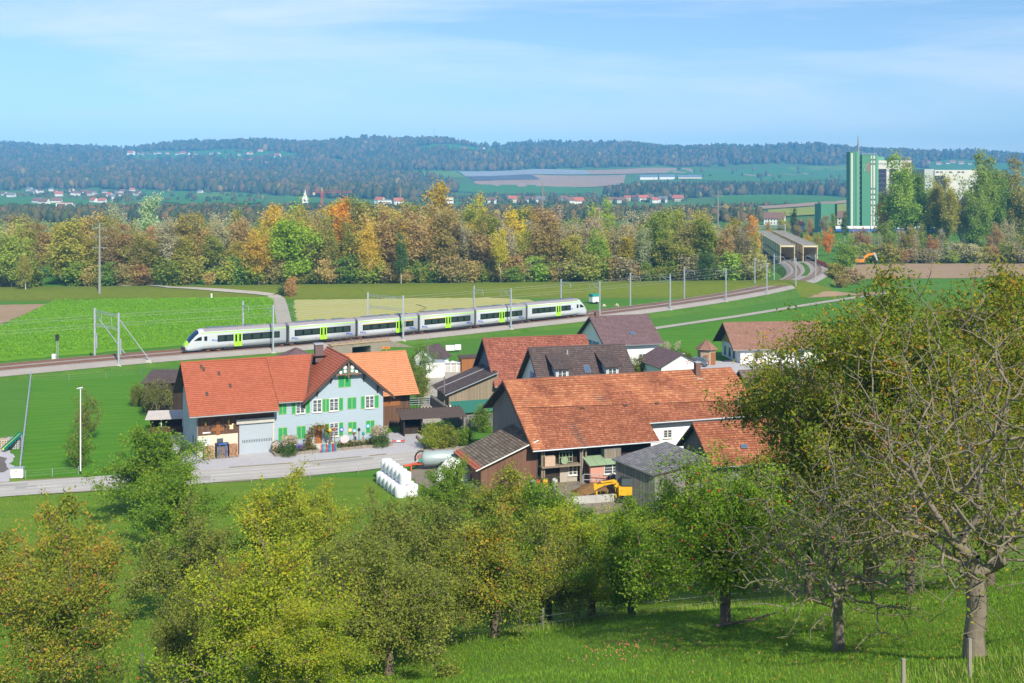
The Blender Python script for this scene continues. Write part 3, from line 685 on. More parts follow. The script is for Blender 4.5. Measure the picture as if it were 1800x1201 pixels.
for x_ in (0, 19): MB().box(x_ - 0.2, x_ + 0.2, -0.2, 0.2, -5.5, 9.5).build('post', M_steel, t)
m = MB(); m.bar((0, 0, 8.6), (19, 0, 8.6), 0.25); m.bar((0, 0, 7.6), (19, 0, 7.6), 0.16); m.build('crossbeam', M_steel, t)
# ------------------------------------------------------------------ buildings
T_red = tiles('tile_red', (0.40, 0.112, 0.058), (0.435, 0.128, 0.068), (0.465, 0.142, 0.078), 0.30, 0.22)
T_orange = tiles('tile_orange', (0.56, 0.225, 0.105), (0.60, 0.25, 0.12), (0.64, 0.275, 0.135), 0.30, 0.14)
T_old = tiles('tile_old', (0.26, 0.085, 0.045), (0.345, 0.12, 0.06), (0.45, 0.19, 0.10), 0.20, 0.6)
T_oldtop = tiles('tile_old_patched', (0.36, 0.125, 0.06), (0.45, 0.17, 0.08), (0.53, 0.245, 0.125), 0.40, 0.5)
T_oldred = tiles('tile_oldred', (0.23, 0.075, 0.05), (0.30, 0.10, 0.065), (0.40, 0.16, 0.10), 0.20, 0.5)
T_brown = tiles('tile_brown', (0.085, 0.062, 0.058), (0.11, 0.08, 0.075), (0.135, 0.10, 0.095), 0.30, 0.2)
T_purple = tiles('tile_purple', (0.15, 0.095, 0.10), (0.18, 0.115, 0.12), (0.21, 0.14, 0.145), 0.30, 0.15)
T_mid = tiles('tile_mid', (0.26, 0.14, 0.10), (0.31, 0.17, 0.12), (0.35, 0.20, 0.145), 0.30, 0.15)
T_grey = tiles('tile_grey', (0.17, 0.165, 0.175), (0.22, 0.215, 0.225), (0.30, 0.29, 0.30), 0.25, 0.5)
T_moss = tiles('tile_moss', (0.13, 0.10, 0.075), (0.19, 0.145, 0.105), (0.27, 0.22, 0.16), 0.40, 0.5)
W_blue = mat('pale_blue_shingle', (0.385, 0.475, 0.55), 0.85, 0.09, 0.9, fine=6); W_cream = mat('cream_plaster', (0.62, 0.57, 0.46), 0.9, 0.12, 0.9, 0.1)
W_white = mat('white_plaster', (0.76, 0.77, 0.78), 0.9, 0.05, 0.8); W_grey = mat('grey_plaster', (0.42, 0.46, 0.50), 0.9, 0.3, 0.6)
W_bw = wood('brown_boards', (0.14, 0.075, 0.05), (0.22, 0.13, 0.085)); W_gw = wood('grey_boards', (0.22, 0.21, 0.20), (0.34, 0.33, 0.31))
W_dw = wood('dark_boards', (0.05, 0.035, 0.028), (0.085, 0.06, 0.05)); W_lw = wood('tan_boards', (0.30, 0.24, 0.17), (0.44, 0.37, 0.28))
W_ow = wood('orange_boards', (0.36, 0.14, 0.05), (0.44, 0.19, 0.07), 0.22)
M_green = mat('shutter_green', (0.03, 0.30, 0.11), 0.55, 0.07, 2); M_gtrim = mat('shutter_trim', (0.22, 0.42, 0.08), 0.6, 0.06, 2)
M_frame = mat('window_frame', (0.72, 0.70, 0.66), 0.6, 0.05, 2); M_bluesh = mat('shutter_blue', (0.13, 0.23, 0.52), 0.55, 0.08, 2)
M_gl = glass('house_pane', (0.07, 0.09, 0.11), 0.05); M_trim = mat('dark_trim', (0.085, 0.055, 0.042), 0.8, 0.2, 2)
M_gut = mat('gutter', (0.20, 0.21, 0.22), 0.5, 0.1, 2, metal=0.4); M_zinc = mat('zinc', (0.45, 0.48, 0.52), 0.45, 0.1, 1.5, metal=0.4)
M_skylight = glass('skylight_pane', (0.06, 0.12, 0.22), 0.05)
def roof_plane(mb, eL, eR, rR, rL, row=0.33, th=0.10, lift=0.045, sag=0.0):
    """lapped tile courses from the eave (eL-eR) up to the ridge (rL-rR), with underside and edges"""
    eL, eR, rR, rL = map(Vector, (eL, eR, rR, rL)); n = (eR - eL).cross(rL - eL).normalized()
    if n.z < 0: n = -n
    slope = ((rL - eL).length + (rR - eR).length) / 2; nrow = max(2, round(slope / row)); Lu = (eR - eL).length
    prev = None
    for i in range(nrow):
        t0 = i / nrow; t1 = (i + 1) / nrow
        a = eL.lerp(rL, t0) + n * (th + lift); b = eR.lerp(rR, t0) + n * (th + lift); c = eR.lerp(rR, t1) + n * th; d = eL.lerp(rL, t1) + n * th
        wa = (a - b).length
        if sag:      # old roofs: courses that dip and wander
            ns = max(2, int(wa / 1.4)); rr = random.Random(i * 7 + int(wa * 10)); q0 = []; q1 = []
            for k in range(ns + 1):
                u = k / ns; wv = sag * (-math.sin(math.pi * u) * 1.2 * math.sin(math.pi * (t0 * 0.7 + 0.3)) + 0.5 * math.sin(u * 11 + t0 * 5) + 0.35 * math.sin(u * 23 + 2)); e = rr.uniform(-0.014, 0.014)
                q0.append(a.lerp(b, u) + n * (wv + e)); q1.append(d.lerp(c, u) + n * wv)
            for k in range(ns):
                u0, u1 = wa * k / ns, wa * (k + 1) / ns
                mb.face([q0[k], q0[k + 1], q1[k + 1], q1[k]], 0, [(u0, i + 0.02), (u1, i + 0.02), (u1, i + 0.98), (u0, i + 0.98)])
                mb.face([q0[k] - n * lift, q0[k + 1] - n * lift, q0[k + 1], q0[k]], 0, [(u0, i), (u1, i), (u1, i + .05), (u0, i + .05)])
            continue
        mb.face([a, b, c, d], 0, [(0, i + 0.02), (wa, i + 0.02), (wa, i + 0.98), (0, i + 0.98)])
        lo_a = a - n * lift; lo_b = b - n * lift
        mb.face([lo_a, lo_b, b, a], 0, [(0, i), (wa, i), (wa, i + .05), (0, i + .05)])
    for q in ([eL, eR, rR, rL],): mb.face(q[::-1], 1, [(0, 0)] * 4)
    up = n * th
    mb.face([eL, eR, eR + up, eL + up], 1, [(0, 0)] * 4); mb.face([eR, rR, rR + up, eR + up], 1, [(0, 0)] * 4); mb.face([rL, eL, eL + up, rL + up], 1, [(0, 0)] * 4)
    mb.face([rR, rL, rL + up, rR + up], 1, [(0, 0)] * 4)
class Face:
    """a wall of a building in its local frame: a runs along it, d sticks out of it"""
    def __init__(s, o, ax, out): s.o = Vector(o); s.ax = Vector(ax); s.out = Vector(out)
    def p(s, a, d, z): return s.o + s.ax * a + s.out * d + Vector((0, 0, z))
    def box(s, mb, a0, a1, d0, d1, z0, z1, mi=0):
        vs = [s.p(a, d, z) for z in (z0, z1) for d in (d0, d1) for a in (a0, a1)]
        return mb.mesh(vs, [(0, 2, 3, 1), (4, 5, 7, 6), (0, 1, 5, 4), (2, 6, 7, 3), (0, 4, 6, 2), (1, 3, 7, 5)], mi)
def window(root, fc, a0, a1, z0, z1, bars=True, frame=None, pane=None, sill=True):
    f = MB(); t = 0.07; frame = frame or M_frame
    fc.box(f, a0 - t, a1 + t, -0.02, 0.05, z1, z1 + t); fc.box(f, a0 - t, a1 + t, -0.02, 0.05, z0 - t, z0); fc.box(f, a0 - t, a0, -0.02, 0.05, z0, z1); fc.box(f, a1, a1 + t, -0.02, 0.05, z0, z1)
    if bars:
        m_ = (a0 + a1) / 2; fc.box(f, m_ - 0.045, m_ + 0.045, -0.02, 0.045, z0, z1)
        for k in (1, 2): z = z0 + (z1 - z0) * k / 3; fc.box(f, a0, m_ - 0.046, 0.0, 0.03, z - 0.015, z + 0.015); fc.box(f, m_ + 0.046, a1, 0.0, 0.03, z - 0.015, z + 0.015)
    w_ = f.build('window', frame, root); g = MB(); fc.box(g, a0, a1, 0.002, 0.015, z0, z1); g.build('pane', pane or M_gl, w_)
    if sill: s_ = MB(); fc.box(s_, a0 - 0.14, a1 + 0.14, 0.0, 0.16, z0 - t - 0.07, z0 - t - 0.004); s_.build('sill', frame, w_)
    return w_
def shutter(root, fc, a0, a1, z0, z1, m=None, trim=None, closed=False):
    m = m or M_green; trim = trim or m; n = 2 if closed else 1; wd = (a1 - a0) / n
    for k in range(n):
        s_ = MB(); b0 = a0 + k * wd; b1 = b0 + wd - 0.012; t = 0.06
        fc.box(s_, b0 + t, b1 - t, 0.01, 0.045, z0 + t, z1 - t, 0)
        for (q0, q1, y0, y1) in ((b0, b0 + t, z0, z1), (b1 - t, b1, z0, z1), (b0 + t, b1 - t, z0, z0 + t), (b0 + t, b1 - t, z1 - t, z1)): fc.box(s_, q0, q1, 0.01, 0.07, y0, y1, 1)
        for q in range(1, 9): z = z0 + t + (z1 - z0 - 2 * t) * q / 9; fc.box(s_, b0 + t, b1 - t, 0.046, 0.056, z - 0.02, z + 0.02, 0)
        s_.build('shutter', [m, trim], root)
def gable_prism(mb, W, D, he, hr, yr, z0=-0.3, mi=0, x0=0.0, y0=0.0):
    """closed house body: ridge runs along x above y = yr"""
    def sec(x): return [(x, y0, z0), (x, D, z0), (x, D, he), (x, yr, hr), (x, y0, he)]
    a = sec(x0); b = sec(W); n = 5
    mb.mesh(a + b, [tuple(range(5))[::-1], tuple(range(5, 10))] + [(k, (k + 1) % n, n + (k + 1) % n, n + k) for k in range(n)], mi)
def house(name, label, cat, ridgeL, ang, W, half, hr, slope, wall, roof, ov=0.9, ovg=0.8, half_b=None, gable=None, base=0.0, row=0.33, gutter=True, group=None, sag=0.0):
    """gabled building placed by the left end of its roof ridge; local x along the ridge, local y away from the viewer"""
    a = R(ang); half_b = half_b or half; tn = math.tan(R(slope))
    u = Vector((math.cos(a), math.sin(a), 0)); v = Vector((-math.sin(a), math.cos(a), 0))
    o = Vector((ridgeL[0], ridgeL[1], 0)) + u * ovg - v * half
    t = thing(name, label, cat, (o.x, o.y, base), a, group); t['W'] = W
    th = 0.18; hw = hr - th / math.cos(R(slope)) - base
    mb = MB(); gable_prism(mb, W, half + half_b, hw - tn * half, hw, half) if half_b == half else None
    if half_b != half:
        def sec(x): return [(x, 0, -0.3), (x, half + half_b, -0.3), (x, half + half_b, hw - tn * half_b), (x, half, hw), (x, 0, hw - tn * half)]
        p = sec(0) + sec(W); mb.mesh(p, [(4, 3, 2, 1, 0), (5, 6, 7, 8, 9)] + [(k, (k + 1) % 5, 5 + (k + 1) % 5, 5 + k) for k in range(5)])
    mb.build('wall', wall, t)
    if gable:   # boarded gable triangles, proud of the wall
        for x_, s_ in ((0, -1), (W, 1)):
            z_ = hw - tn * half
            MB().prism([(x_ + s_ * 0.003, 0.02, z_), (x_ + s_ * 0.003, half + half_b - 0.02, z_), (x_ + s_ * 0.003, half, hw - 0.02)], (s_ * 0.05, 0, 0)).build('gable_boarding', gable, t)
    rf = MB(); x0 = -ovg; x1 = W + ovg; hr_ = hr - base - 0.14
    roof_plane(rf, (x0, -ov, hr_ - tn * (half + ov)), (x1, -ov, hr_ - tn * (half + ov)), (x1, half, hr_), (x0, half, hr_), row, sag=sag)
    roof_plane(rf, (x1, half + half_b + ov, hr_ - tn * (half_b + ov)), (x0, half + half_b + ov, hr_ - tn * (half_b + ov)), (x0, half, hr_), (x1, half, hr_), row)
    r_ = rf.build('roof', [roof, M_trim], t)
    rc = MB(); rc.tube([(x0, half, hr_ + 0.12), (x1, half, hr_ + 0.12)], 0.11, 8); rc.build('ridge_cap', roof, r_)
    for x_, s_ in ((x0, -1), (x1, 1)):
        for yy, zz in ((-ov, hr_ - tn * (half + ov)), (half + half_b + ov, hr_ - tn * (half_b + ov))):
            MB().prism([(x_, yy, zz - 0.16), (x_, half, hr_ - 0.16), (x_, half, hr_ + 0.08), (x_, yy, zz + 0.08)], (s_ * 0.045, 0, 0)).build('bargeboard', M_trim, r_)
    if gutter:
        g = MB(); zz = hr_ - tn * (half + ov); g.tube([(x0, -ov - 0.07, zz), (x1, -ov - 0.07, zz)], 0.075, 8); g.build('gutter', M_gut, r_)
    t_front = Face((0, 0, 0), (1, 0, 0), (0, -1, 0)); t_left = Face((0, half + half_b, 0), (0, -1, 0), (-1, 0, 0))
    return t, t_front, t_left, dict(u=u, v=v, o=o, tn=tn, hr=hr_, half=half, roof=r_)
def local_x(o, ang, px, y=0.0):
    """local x on a front wall that is seen at photo column px"""
    a = R(ang); k = (px - 900) / F; ox = o.x - math.sin(a) * y; oy = o.y + math.cos(a) * y
    return (k * oy - ox) / (math.cos(a) - k * math.sin(a))
def skylight(root, info, x, s, w_=0.8, h=1.1, m=None, nm='skylight'):
    """roof window on the front slope, s metres up from the front wall line"""
    tn = info['tn']; zf = lambda y: info['hr'] - tn * (info['half'] - y); sl = math.atan(tn); n = Vector((0, -math.sin(sl), math.cos(sl)))
    dv = Vector((0, math.cos(sl), math.sin(sl))); p = Vector((x, s, zf(s))) + n * 0.10
    q = MB(); q.prism([p, p + Vector((w_, 0, 0)), p + Vector((w_, 0, 0)) + dv * h, p + dv * h], n * 0.10)
    o_ = q.build(nm, M_gut if m is None else m, root)
    if m is None:
        p2 = p + n * 0.101 + Vector((0.08, 0, 0)) + dv * 0.08
        MB().prism([p2, p2 + Vector((w_ - 0.16, 0, 0)), p2 + Vector((w_ - 0.16, 0, 0)) + dv * (h - 0.16), p2 + dv * (h - 0.16)], n * 0.012).build('pane', M_skylight, o_)

# ================= the pale blue farmhouse with its barn =================
FA = 23.0; FO = Vector((-35.2, 127.4, 0))
fh = thing('farmhouse', 'pale blue farmhouse with green shutters, red roof and attached barn', 'house', FO, R(FA))
fx_ = lambda px, y=0.0: local_x(FO, FA, px, y)
ff = Face((0, 0, 0), (1, 0, 0), (0, -1, 0)); XB = fx_(481.5); XE = fx_(673.5); XG = fx_(545); XC = (XG + XE) / 2
RY, RZ = 6.5, 9.72; sA = 0.597
zA = lambda y: RZ - sA * abs(RY - y)
# walls
m = MB(); m.prism([(0, 0, -0.3), (0, 13, -0.3), (0, 13, zA(13) - 0.1), (0, RY, RZ - 0.1), (0, 0, zA(0) - 0.1)], (XB, 0, 0)); m.build('barn_wall', W_bw, fh)
m = MB(); m.prism([(XB + 0.002, 0.0, -0.3), (XB + 0.002, 11.5, -0.3), (XB + 0.002, 11.5, zA(11.5) - 0.12), (XB + 0.002, RY, RZ - 0.12), (XB + 0.002, 0, 5.45)], (XG - XB, 0, 0)); m.build('wall', W_blue, fh)
GH = 10.22; gt = (GH - 5.55) / (XE + 0.95 - XC)
zG = lambda x: GH - gt * abs(x - XC)
m = MB(); m.prism([(XG, -0.012, -0.3), (XE, -0.012, -0.3), (XE, -0.012, zG(XE) - 0.16), (XC, -0.012, GH - 0.16), (XG, -0.012, zG(XG) - 0.16)], (0, 11, 0)); m.build('gable_wall', W_blue, fh)
# fish-scale shingles joints: thin proud courses on the facade
m = MB()
for k in range(26):
    z = 0.75 + 0.34 * k; hw = XE if z < zG(XE) else XC + (GH - 0.3 - z) / gt; lw = XB if z < 5.3 else max(XG, XC - (GH - 0.3 - z) / gt)
    if hw - lw > 0.6: ff.box(m, lw + 0.02, hw - 0.02, 0.012, 0.024, z, z + 0.05)
m.build('shingle_course', W_blue, fh)
m = MB(); m.box(XB + 0.02, XE + 0.03, -0.05, 0.3, -0.3, 0.48); m.build('plinth', W_cream, fh)
fl = Face((0, 13, 0), (0, -1, 0), (-1, 0, 0))
m = MB(); fl.box(m, 0, 13, 0, 0.03, -0.3, 2.55); m.build('side_wall', W_grey, fh)
m = MB(); m.prism([(-0.03, 0, 2.56), (-0.03, 13, 2.56), (-0.03, 13, zA(13) - 0.1), (-0.03, RY, RZ - 0.12), (-0.03, 0, zA(0) - 0.1)], (0.028, 0, 0)); m.build('side_boarding', W_grey, fh)
for a_ in (9.4, 11.6): window(fh, Face((-0.03, 13, 0), (0, -1, 0), (-1, 0, 0)), a_, a_ + 0.5, 1.2, 1.9, False, M_gut, sill=False)
xg0 = fx_(420.5); xm = fx_(418)
m = MB(); ff.box(m, 0.0, xm, 0.0, 0.05, -0.3, 2.48); m.build('masonry_wall', W_cream, fh)
m = MB(); ff.box(m, xg0 - 0.35, XB + 0.02, 0.0, 0.32, 3.5, 4.02); m.build('door_lintel', M_conc, fh)
m = MB(); ff.box(m, xg0, XB - 0.12, 0.02, 0.05, 0, 3.5)
for k in range(24): ff.box(m, xg0 + 0.02, XB - 0.14, 0.05, 0.062, 0.06 + k * 0.143, 0.06 + k * 0.143 + 0.09)
gd = m.build('roller_door', mat('door_grey', (0.42, 0.48, 0.54), 0.5, 0.06, 1.5, metal=0.2), fh)
m = MB()
for k in range(18): ff.box(m, xg0 + 0.35 + k * 0.19, xg0 + 0.35 + k * 0.19 + 0.07, 0.063, 0.07, 1.30, 1.62)
m.build('vent_slots', M_dark, gd); m = MB(); ff.box(m, XB - 0.12, XB, 0, 0.12, 0, 3.5); m.build('door_jamb', W_cream, fh)
m = MB(); ff.box(m, fx_(353), fx_(370), 0.05, 0.09, 0, 2.1); d0 = m.build('door', mat('door_pale', (0.45, 0.53, 0.58), 0.6, 0.06, 2), fh)
m = MB(); ff.box(m, fx_(355), fx_(368), 0.091, 0.11, 1.05, 1.95); m.build('door_panel', W_white, d0)
window(fh, Face((0, -0.05, 0), (1, 0, 0), (0, -1, 0)), fx_(381), fx_(392), 1.4, 2.05, False, W_cream, sill=False)
# windows and shutters of the dwelling: columns read off the facade
UZ0, UZ1, LZ0, LZ1 = 4.22, 5.58, 1.22, 2.68
for a_, b_ in ((489.5, 504), (610.5, 626.5)): shutter(fh, ff, fx_(a_), fx_(b_), UZ0, UZ1, M_green, M_gtrim, True)
for a_, b_ in ((489, 505), (521.5, 537.5), (611.5, 626.8), (643, 658.5)): shutter(fh, ff, fx_(a_), fx_(b_), LZ0, LZ1, M_green, M_gtrim, True)
for a_, b_ in ((521, 534.7), (550.5, 564.4), (580, 593.8), (643, 656.4)): window(fh, ff, fx_(a_), fx_(b_), UZ0, UZ1)
for a_, b_ in ((512.5, 520), (537.5, 545), (566.7, 572.5), (572.7, 578.6), (595.5, 603.2), (634, 641), (658.2, 665.8)): shutter(fh, ff, fx_(a_), fx_(b_), UZ0 - 0.08, UZ1 + 0.05, M_green, M_gtrim)
window(fh, ff, fx_(580.3), fx_(593.8), LZ0, LZ1)
for a_, b_ in ((571.5, 579), (595.8, 603.5)): shutter(fh, ff, fx_(a_), fx_(b_), LZ0 - 0.06, LZ1 + 0.05, M_green, M_gtrim)
shutter(fh, ff, fx_(594.5), fx_(617), 6.85, 8.2, M_green, M_gtrim, True)
m = MB(); ff.box(m, fx_(552.5), fx_(565.8), 0.0, 0.06, 0.5, 2.5); m.build('front_door', W_ow, fh)
m = MB()
for k in range(4): ff.box(m, fx_(550) - 0.1 * k, fx_(566) + 0.5, 0.32 * (3 - k), 0.32 * (4 - k), -0.05, 0.5 - 0.12 * (3 - k) )
m.build('front_steps', M_conc, fh)
# roofs
def rp(name, quads, mt, row=0.33):
    r_ = MB()
    for q in quads: roof_plane(r_, *q, row=row)
    return r_.build(name, [mt, M_trim], fh)
eA = -1.55
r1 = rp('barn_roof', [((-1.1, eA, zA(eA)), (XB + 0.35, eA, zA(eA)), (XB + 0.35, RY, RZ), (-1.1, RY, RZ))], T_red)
XR = XC - 0.4
eB = -0.55; zB0 = 5.62
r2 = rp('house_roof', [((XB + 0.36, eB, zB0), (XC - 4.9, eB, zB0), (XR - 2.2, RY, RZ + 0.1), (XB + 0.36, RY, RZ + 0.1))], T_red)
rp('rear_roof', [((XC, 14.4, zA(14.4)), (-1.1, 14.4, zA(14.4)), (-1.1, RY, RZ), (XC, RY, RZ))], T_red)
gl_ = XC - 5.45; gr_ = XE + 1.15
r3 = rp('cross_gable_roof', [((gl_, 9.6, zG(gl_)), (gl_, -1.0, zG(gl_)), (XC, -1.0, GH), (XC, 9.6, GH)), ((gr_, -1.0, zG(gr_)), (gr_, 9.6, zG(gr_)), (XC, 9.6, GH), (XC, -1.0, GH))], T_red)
m = MB(); m.tube([(-1.1, RY, RZ + 0.14), (XR - 2.0, RY, RZ + 0.2)], 0.12, 8); m.tube([(XC, -1.0, GH + 0.12), (XC, 9.6, GH + 0.12)], 0.12, 8); m.build('ridge_cap', T_red, fh)
for s_, x_ in ((-1, gl_), (1, gr_)):
    MB().prism([(x_, -1.0, zG(x_) - 0.2), (XC, -1.0, GH - 0.2), (XC, -1.0, GH + 0.1), (x_, -1.0, zG(x_) + 0.1)], (0, -0.06, 0)).build('bargeboard', M_trim, r3)
    m = MB()
    for fr in (0.36, 0.66, 0.93):
        xx_ = XC + (x_ - XC) * fr; m.bar((xx_, -0.02, zG(xx_) - 1.1), (xx_, -0.75, zG(xx_) - 0.3), 0.12); m.bar((xx_, -0.08, zG(xx_) - 1.1), (xx_, -0.08, zG(xx_) - 0.25), 0.1)
    m.build('gable_bracket', M_trim, fh)
m = MB(); hb = 1.55; m.bar((XC - hb, -0.75, GH - 1.75), (XC + hb, -0.75, GH - 1.75), 0.16); m.bar((XC, -0.75, GH - 0.3), (XC, -0.75, GH - 2.2), 0.16); m.build('gable_truss', mat('truss_brown', (0.22, 0.13, 0.09), 0.8, 0.15, 2), fh)
m = MB(); g2 = MB()
for s_ in (-1, 1):
    for k, (dx_, dz_, r_) in enumerate(((0.45, -0.95, 0.22), (0.42, -1.4, 0.18), (0.95, -1.5, 0.17))):
        m.lathe([(r_, 0), (r_, 0.05)], 10, Matrix.Translation((XC + s_ * dx_, -0.72, GH + dz_)) @ Matrix.Rotation(math.pi / 2, 4, 'X'))
    g2.prism([(XC + s_ * 0.15, -0.7, GH - 1.66), (XC + s_ * 1.3, -0.7, GH - 1.66), (XC + s_ * 0.7, -0.7, GH - 1.15), (XC + s_ * 0.15, -0.7, GH - 0.75)], (0, 0.03, 0))
m.build('gable_ornament', W_white, fh); g2.build('ornament_backing', mat('ornament_green', (0.08, 0.20, 0.13), 0.8, 0.2, 3), fh)
m = MB(); m.bar((XR - 2.2, RY, RZ + 0.32), (XC - 4.95, eB, zB0 + 0.2), 0.16, 0.06); m.build('valley_flashing', M_trim, fh)
m = MB(); m.tube([(-1.1, eA - 0.08, zA(eA)), (XB + 0.3, eA - 0.08, zA(eA))], 0.08, 8); m.tube([(XB + 0.4, eB - 0.08, zB0), (gl_, eB - 0.08, zB0)], 0.08, 8)
m.tube([(-0.1, eA - 0.08, zA(eA)), (-0.1, -0.1, zA(eA) - 0.6), (-0.1, -0.1, 0)], 0.05, 6); m.build('gutter', M_gut, fh)
m = MB(); m.bar((-1.0, -1.4, zA(-1.4) - 0.15), (-1.0, 6.5, RZ - 0.15), 0.12)
for y_ in (0.3, 3.2, 6.5, 9.5): m.bar((0, y_, zA(y_) - 1.3), (-1.0, y_, zA(y_) - 0.2), 0.12)
m.build('verge_brackets', M_trim, fh)
for (px_, s_) in ((352, 5.4), (383, 4.2), (362, 1.2), (403, 2.2), (356, 5.0)):
    x_ = fx_(px_, s_); p = Vector((x_, s_, zA(s_) + 0.12)); MB().prism([p, p + Vector((0.3, 0, 0)), p + Vector((0.3, 0.55, 0.33)), p + Vector((0, 0.55, 0.33))], (0, -0.03, 0.08)).build('roof_vent', M_trim, r1)
cx_ = fx_(560.5, 7.2)
m = MB(); m.box(cx_ - 0.5, cx_ + 0.5, 6.9, 7.7, 8.9, 11.05); ch = m.build('chimney', mat('chimney_clad', (0.17, 0.12, 0.12), 0.5, 0.1, 2, metal=0.3), fh)
m = MB(); m.box(cx_ - 0.6, cx_ + 0.6, 6.8, 7.8, 11.05, 11.2); m.build('chimney_cap', M_zinc, ch)
# rear wing with the new orange roof
XW0, XW1 = 13.2, 28.4; wy0, wyr, wy1 = 7.0, 12.7, 18.4; wz0, wzr = 4.0, 8.72
m = MB(); m.prism([(XW0, 8.2, -0.3), (XW0, 17.2, -0.3), (XW0, 17.2, 4.7), (XW0, wyr, wzr - 0.15), (XW0, 8.2, 4.7)], (XW1 - XW0 - 0.9, 0, 0)); m.build('wing_wall', W_bw, fh)
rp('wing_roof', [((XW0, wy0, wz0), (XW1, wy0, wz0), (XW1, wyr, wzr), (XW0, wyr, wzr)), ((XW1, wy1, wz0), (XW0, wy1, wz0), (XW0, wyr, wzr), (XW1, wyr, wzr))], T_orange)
m = MB(); m.tube([(XW0, wyr, wzr + 0.12), (XW1, wyr, wzr + 0.12)], 0.12, 8); m.build('ridge_cap', T_orange, fh)
m = MB(); m.box(XE - 0.5, fx_(703, 8.2), 8.05, 8.19, 0.0, 2.6); m.build('barn_door', wood('barn_door_boards', (0.17, 0.09, 0.055), (0.24, 0.14, 0.09), 0.25), fh)
m = MB(); m.box(XE - 0.5, fx_(703, 8.2), 8.06, 8.19, 2.62, 4.2); m.build('upper_door', W_ow, fh)
m = MB(); m.box(fx_(707, 8.2), XW1 - 0.85, 8.1, 9.0, -0.2, 0.9); m.build('stone_base', W_cream, fh)

# ================= the big old barn in front =================
LB, lbf, lbl, li = house('old_barn', 'large weathered barn with patched orange tile roof, open front', 'barn', (-1.0, 123.6), 18.6, 26.0, 8.3, 9.35, 29.5, W_dw, T_old, 1.35, 1.0, 6.6, gable=W_gw, row=0.30)
tnL = li['tn']; zL = lambda y: li['hr'] - tnL * abs(li['half'] - y)
XS = local_x(li['o'], 18.6, 1159, -1.3); YS = 1.15     # right of XS the front wall stands further back under a shorter roof
for o in [x for x in bpy.data.objects if x.parent in (LB, li['roof']) and x.name.split('.')[0] in ('wall', 'gutter', 'bargeboard', 'gable_boarding')]: bpy.data.objects.remove(o)
th_ = 0.3
for nm, xa, xb, y0, mt in (('wall', 0.0, XS - 0.35, 0.0, W_dw), ('white_wall', XS - 0.349, 26.0, YS + 0.8, W_white)):
    MB().prism([(xa, y0, -0.3), (xa, 14.9, -0.3), (xa, 14.9, zL(14.9) - 0.1), (xa, 8.3, li['hr'] - 0.1), (xa, y0, zL(y0) - 0.1)], (xb - xa, 0, 0)).build(nm, mt, LB)
MB().prism([(-0.003, 0.02, 0.0), (-0.003, 14.88, 0.0), (-0.003, 14.88, zL(14.88) - 0.12), (-0.003, 8.3, li['hr'] - 0.12), (-0.003, 0.02, zL(0.02) - 0.12)], (-0.05, 0, 0)).build('gable_boarding', W_gw, LB)
rf = MB(); roof_plane(rf, (-1.0, -1.35, zL(-1.35)), (XS, -1.35, zL(-1.35)), (XS, 8.3, li['hr']), (-1.0, 8.3, li['hr']), 0.30, sag=0.07); roof_plane(rf, (XS, YS, zL(YS)), (27.0, YS, zL(YS)), (27.0, 8.3, li['hr']), (XS, 8.3, li['hr']), 0.30, sag=0.05)
roof_plane(rf, (27.0, 15.8, zL(15.8)), (-1.0, 15.8, zL(15.8)), (-1.0, 8.3, li['hr']), (27.0, 8.3, li['hr']), 0.30)
li['roof'].data = (lambda o: (o.data, bpy.data.objects.remove(o))[0])(rf.build('roof_new', [T_old, M_trim]))
m = MB(); m.tube([(-1.0, -1.42, zL(-1.35)), (XS, -1.42, zL(-1.35))], 0.075, 8); m.build('gutter', M_zinc, li['roof']); m = MB(); m.tube([(XS, YS - 0.07, zL(YS)), (27.0, YS - 0.07, zL(YS))], 0.075, 8); m.build('gutter', M_zinc, li['roof'])
for yy in (-1.35, 15.8): MB().prism([(-1.0, yy, zL(yy) - 0.16), (-1.0, 8.3, li['hr'] - 0.16), (-1.0, 8.3, li['hr'] + 0.08), (-1.0, yy, zL(yy) + 0.08)], (-0.045, 0, 0)).build('bargeboard', M_trim, li['roof'])
# newer tile courses near the ridge, laid over the old ones
rf = MB(); roof_plane(rf, (-1.0, 4.3, zL(4.3) + 0.06), (27.0, 3.3, zL(3.3) + 0.06), (27.0, 8.3, zL(8.3) + 0.06), (-1.0, 8.3, zL(8.3) + 0.06), 0.36, sag=0.07); rf.build('roof_upper', [T_oldtop, M_trim], li['roof'])
rf = MB(); roof_plane(rf, (-1.0, -1.36, zL(-1.36) + 0.06), (0.35, -1.36, zL(-1.36) + 0.06), (0.35, 4.25, zL(4.25) + 0.06), (-1.0, 4.25, zL(4.25) + 0.06), 0.36); rf.build('roof_edge', [T_oldtop, M_trim], li['roof'])
for x_ in (6.2, 11.2, 15.0): skylight(li['roof'], li, x_, 3.6, 0.45, 0.3, M_trim, 'roof_vent')
lx = lambda px, y=0: local_x(li['o'], 18.6, px, y)
m = MB(); xc = lx(1222, 8); m.box(xc - 0.3, xc + 0.3, 7.2, 7.8, 7.6, 10.3); ch = m.build('chimney', mat('chimney_brown', (0.16, 0.09, 0.07), 0.7, 0.1, 2), LB)
m = MB(); m.box(xc - 0.36, xc + 0.36, 7.14, 7.86, 10.3, 10.42); m.build('chimney_cap', M_zinc, ch); m = MB(); m.box(xc - 0.4, xc + 0.4, 6.8, 7.19, 8.3, 8.62); m.build('flashing', M_zinc, ch)
m = MB(); xp = lx(1294, 3); m.tube([(xp, 2.6, zL(2.6)), (xp, 2.6, zL(2.6) + 1.1)], 0.09, 8); m.build('vent_pipe', M_zinc, LB)
W_f = Face((0, 0, 0), (1, 0, 0), (0, -1, 0))
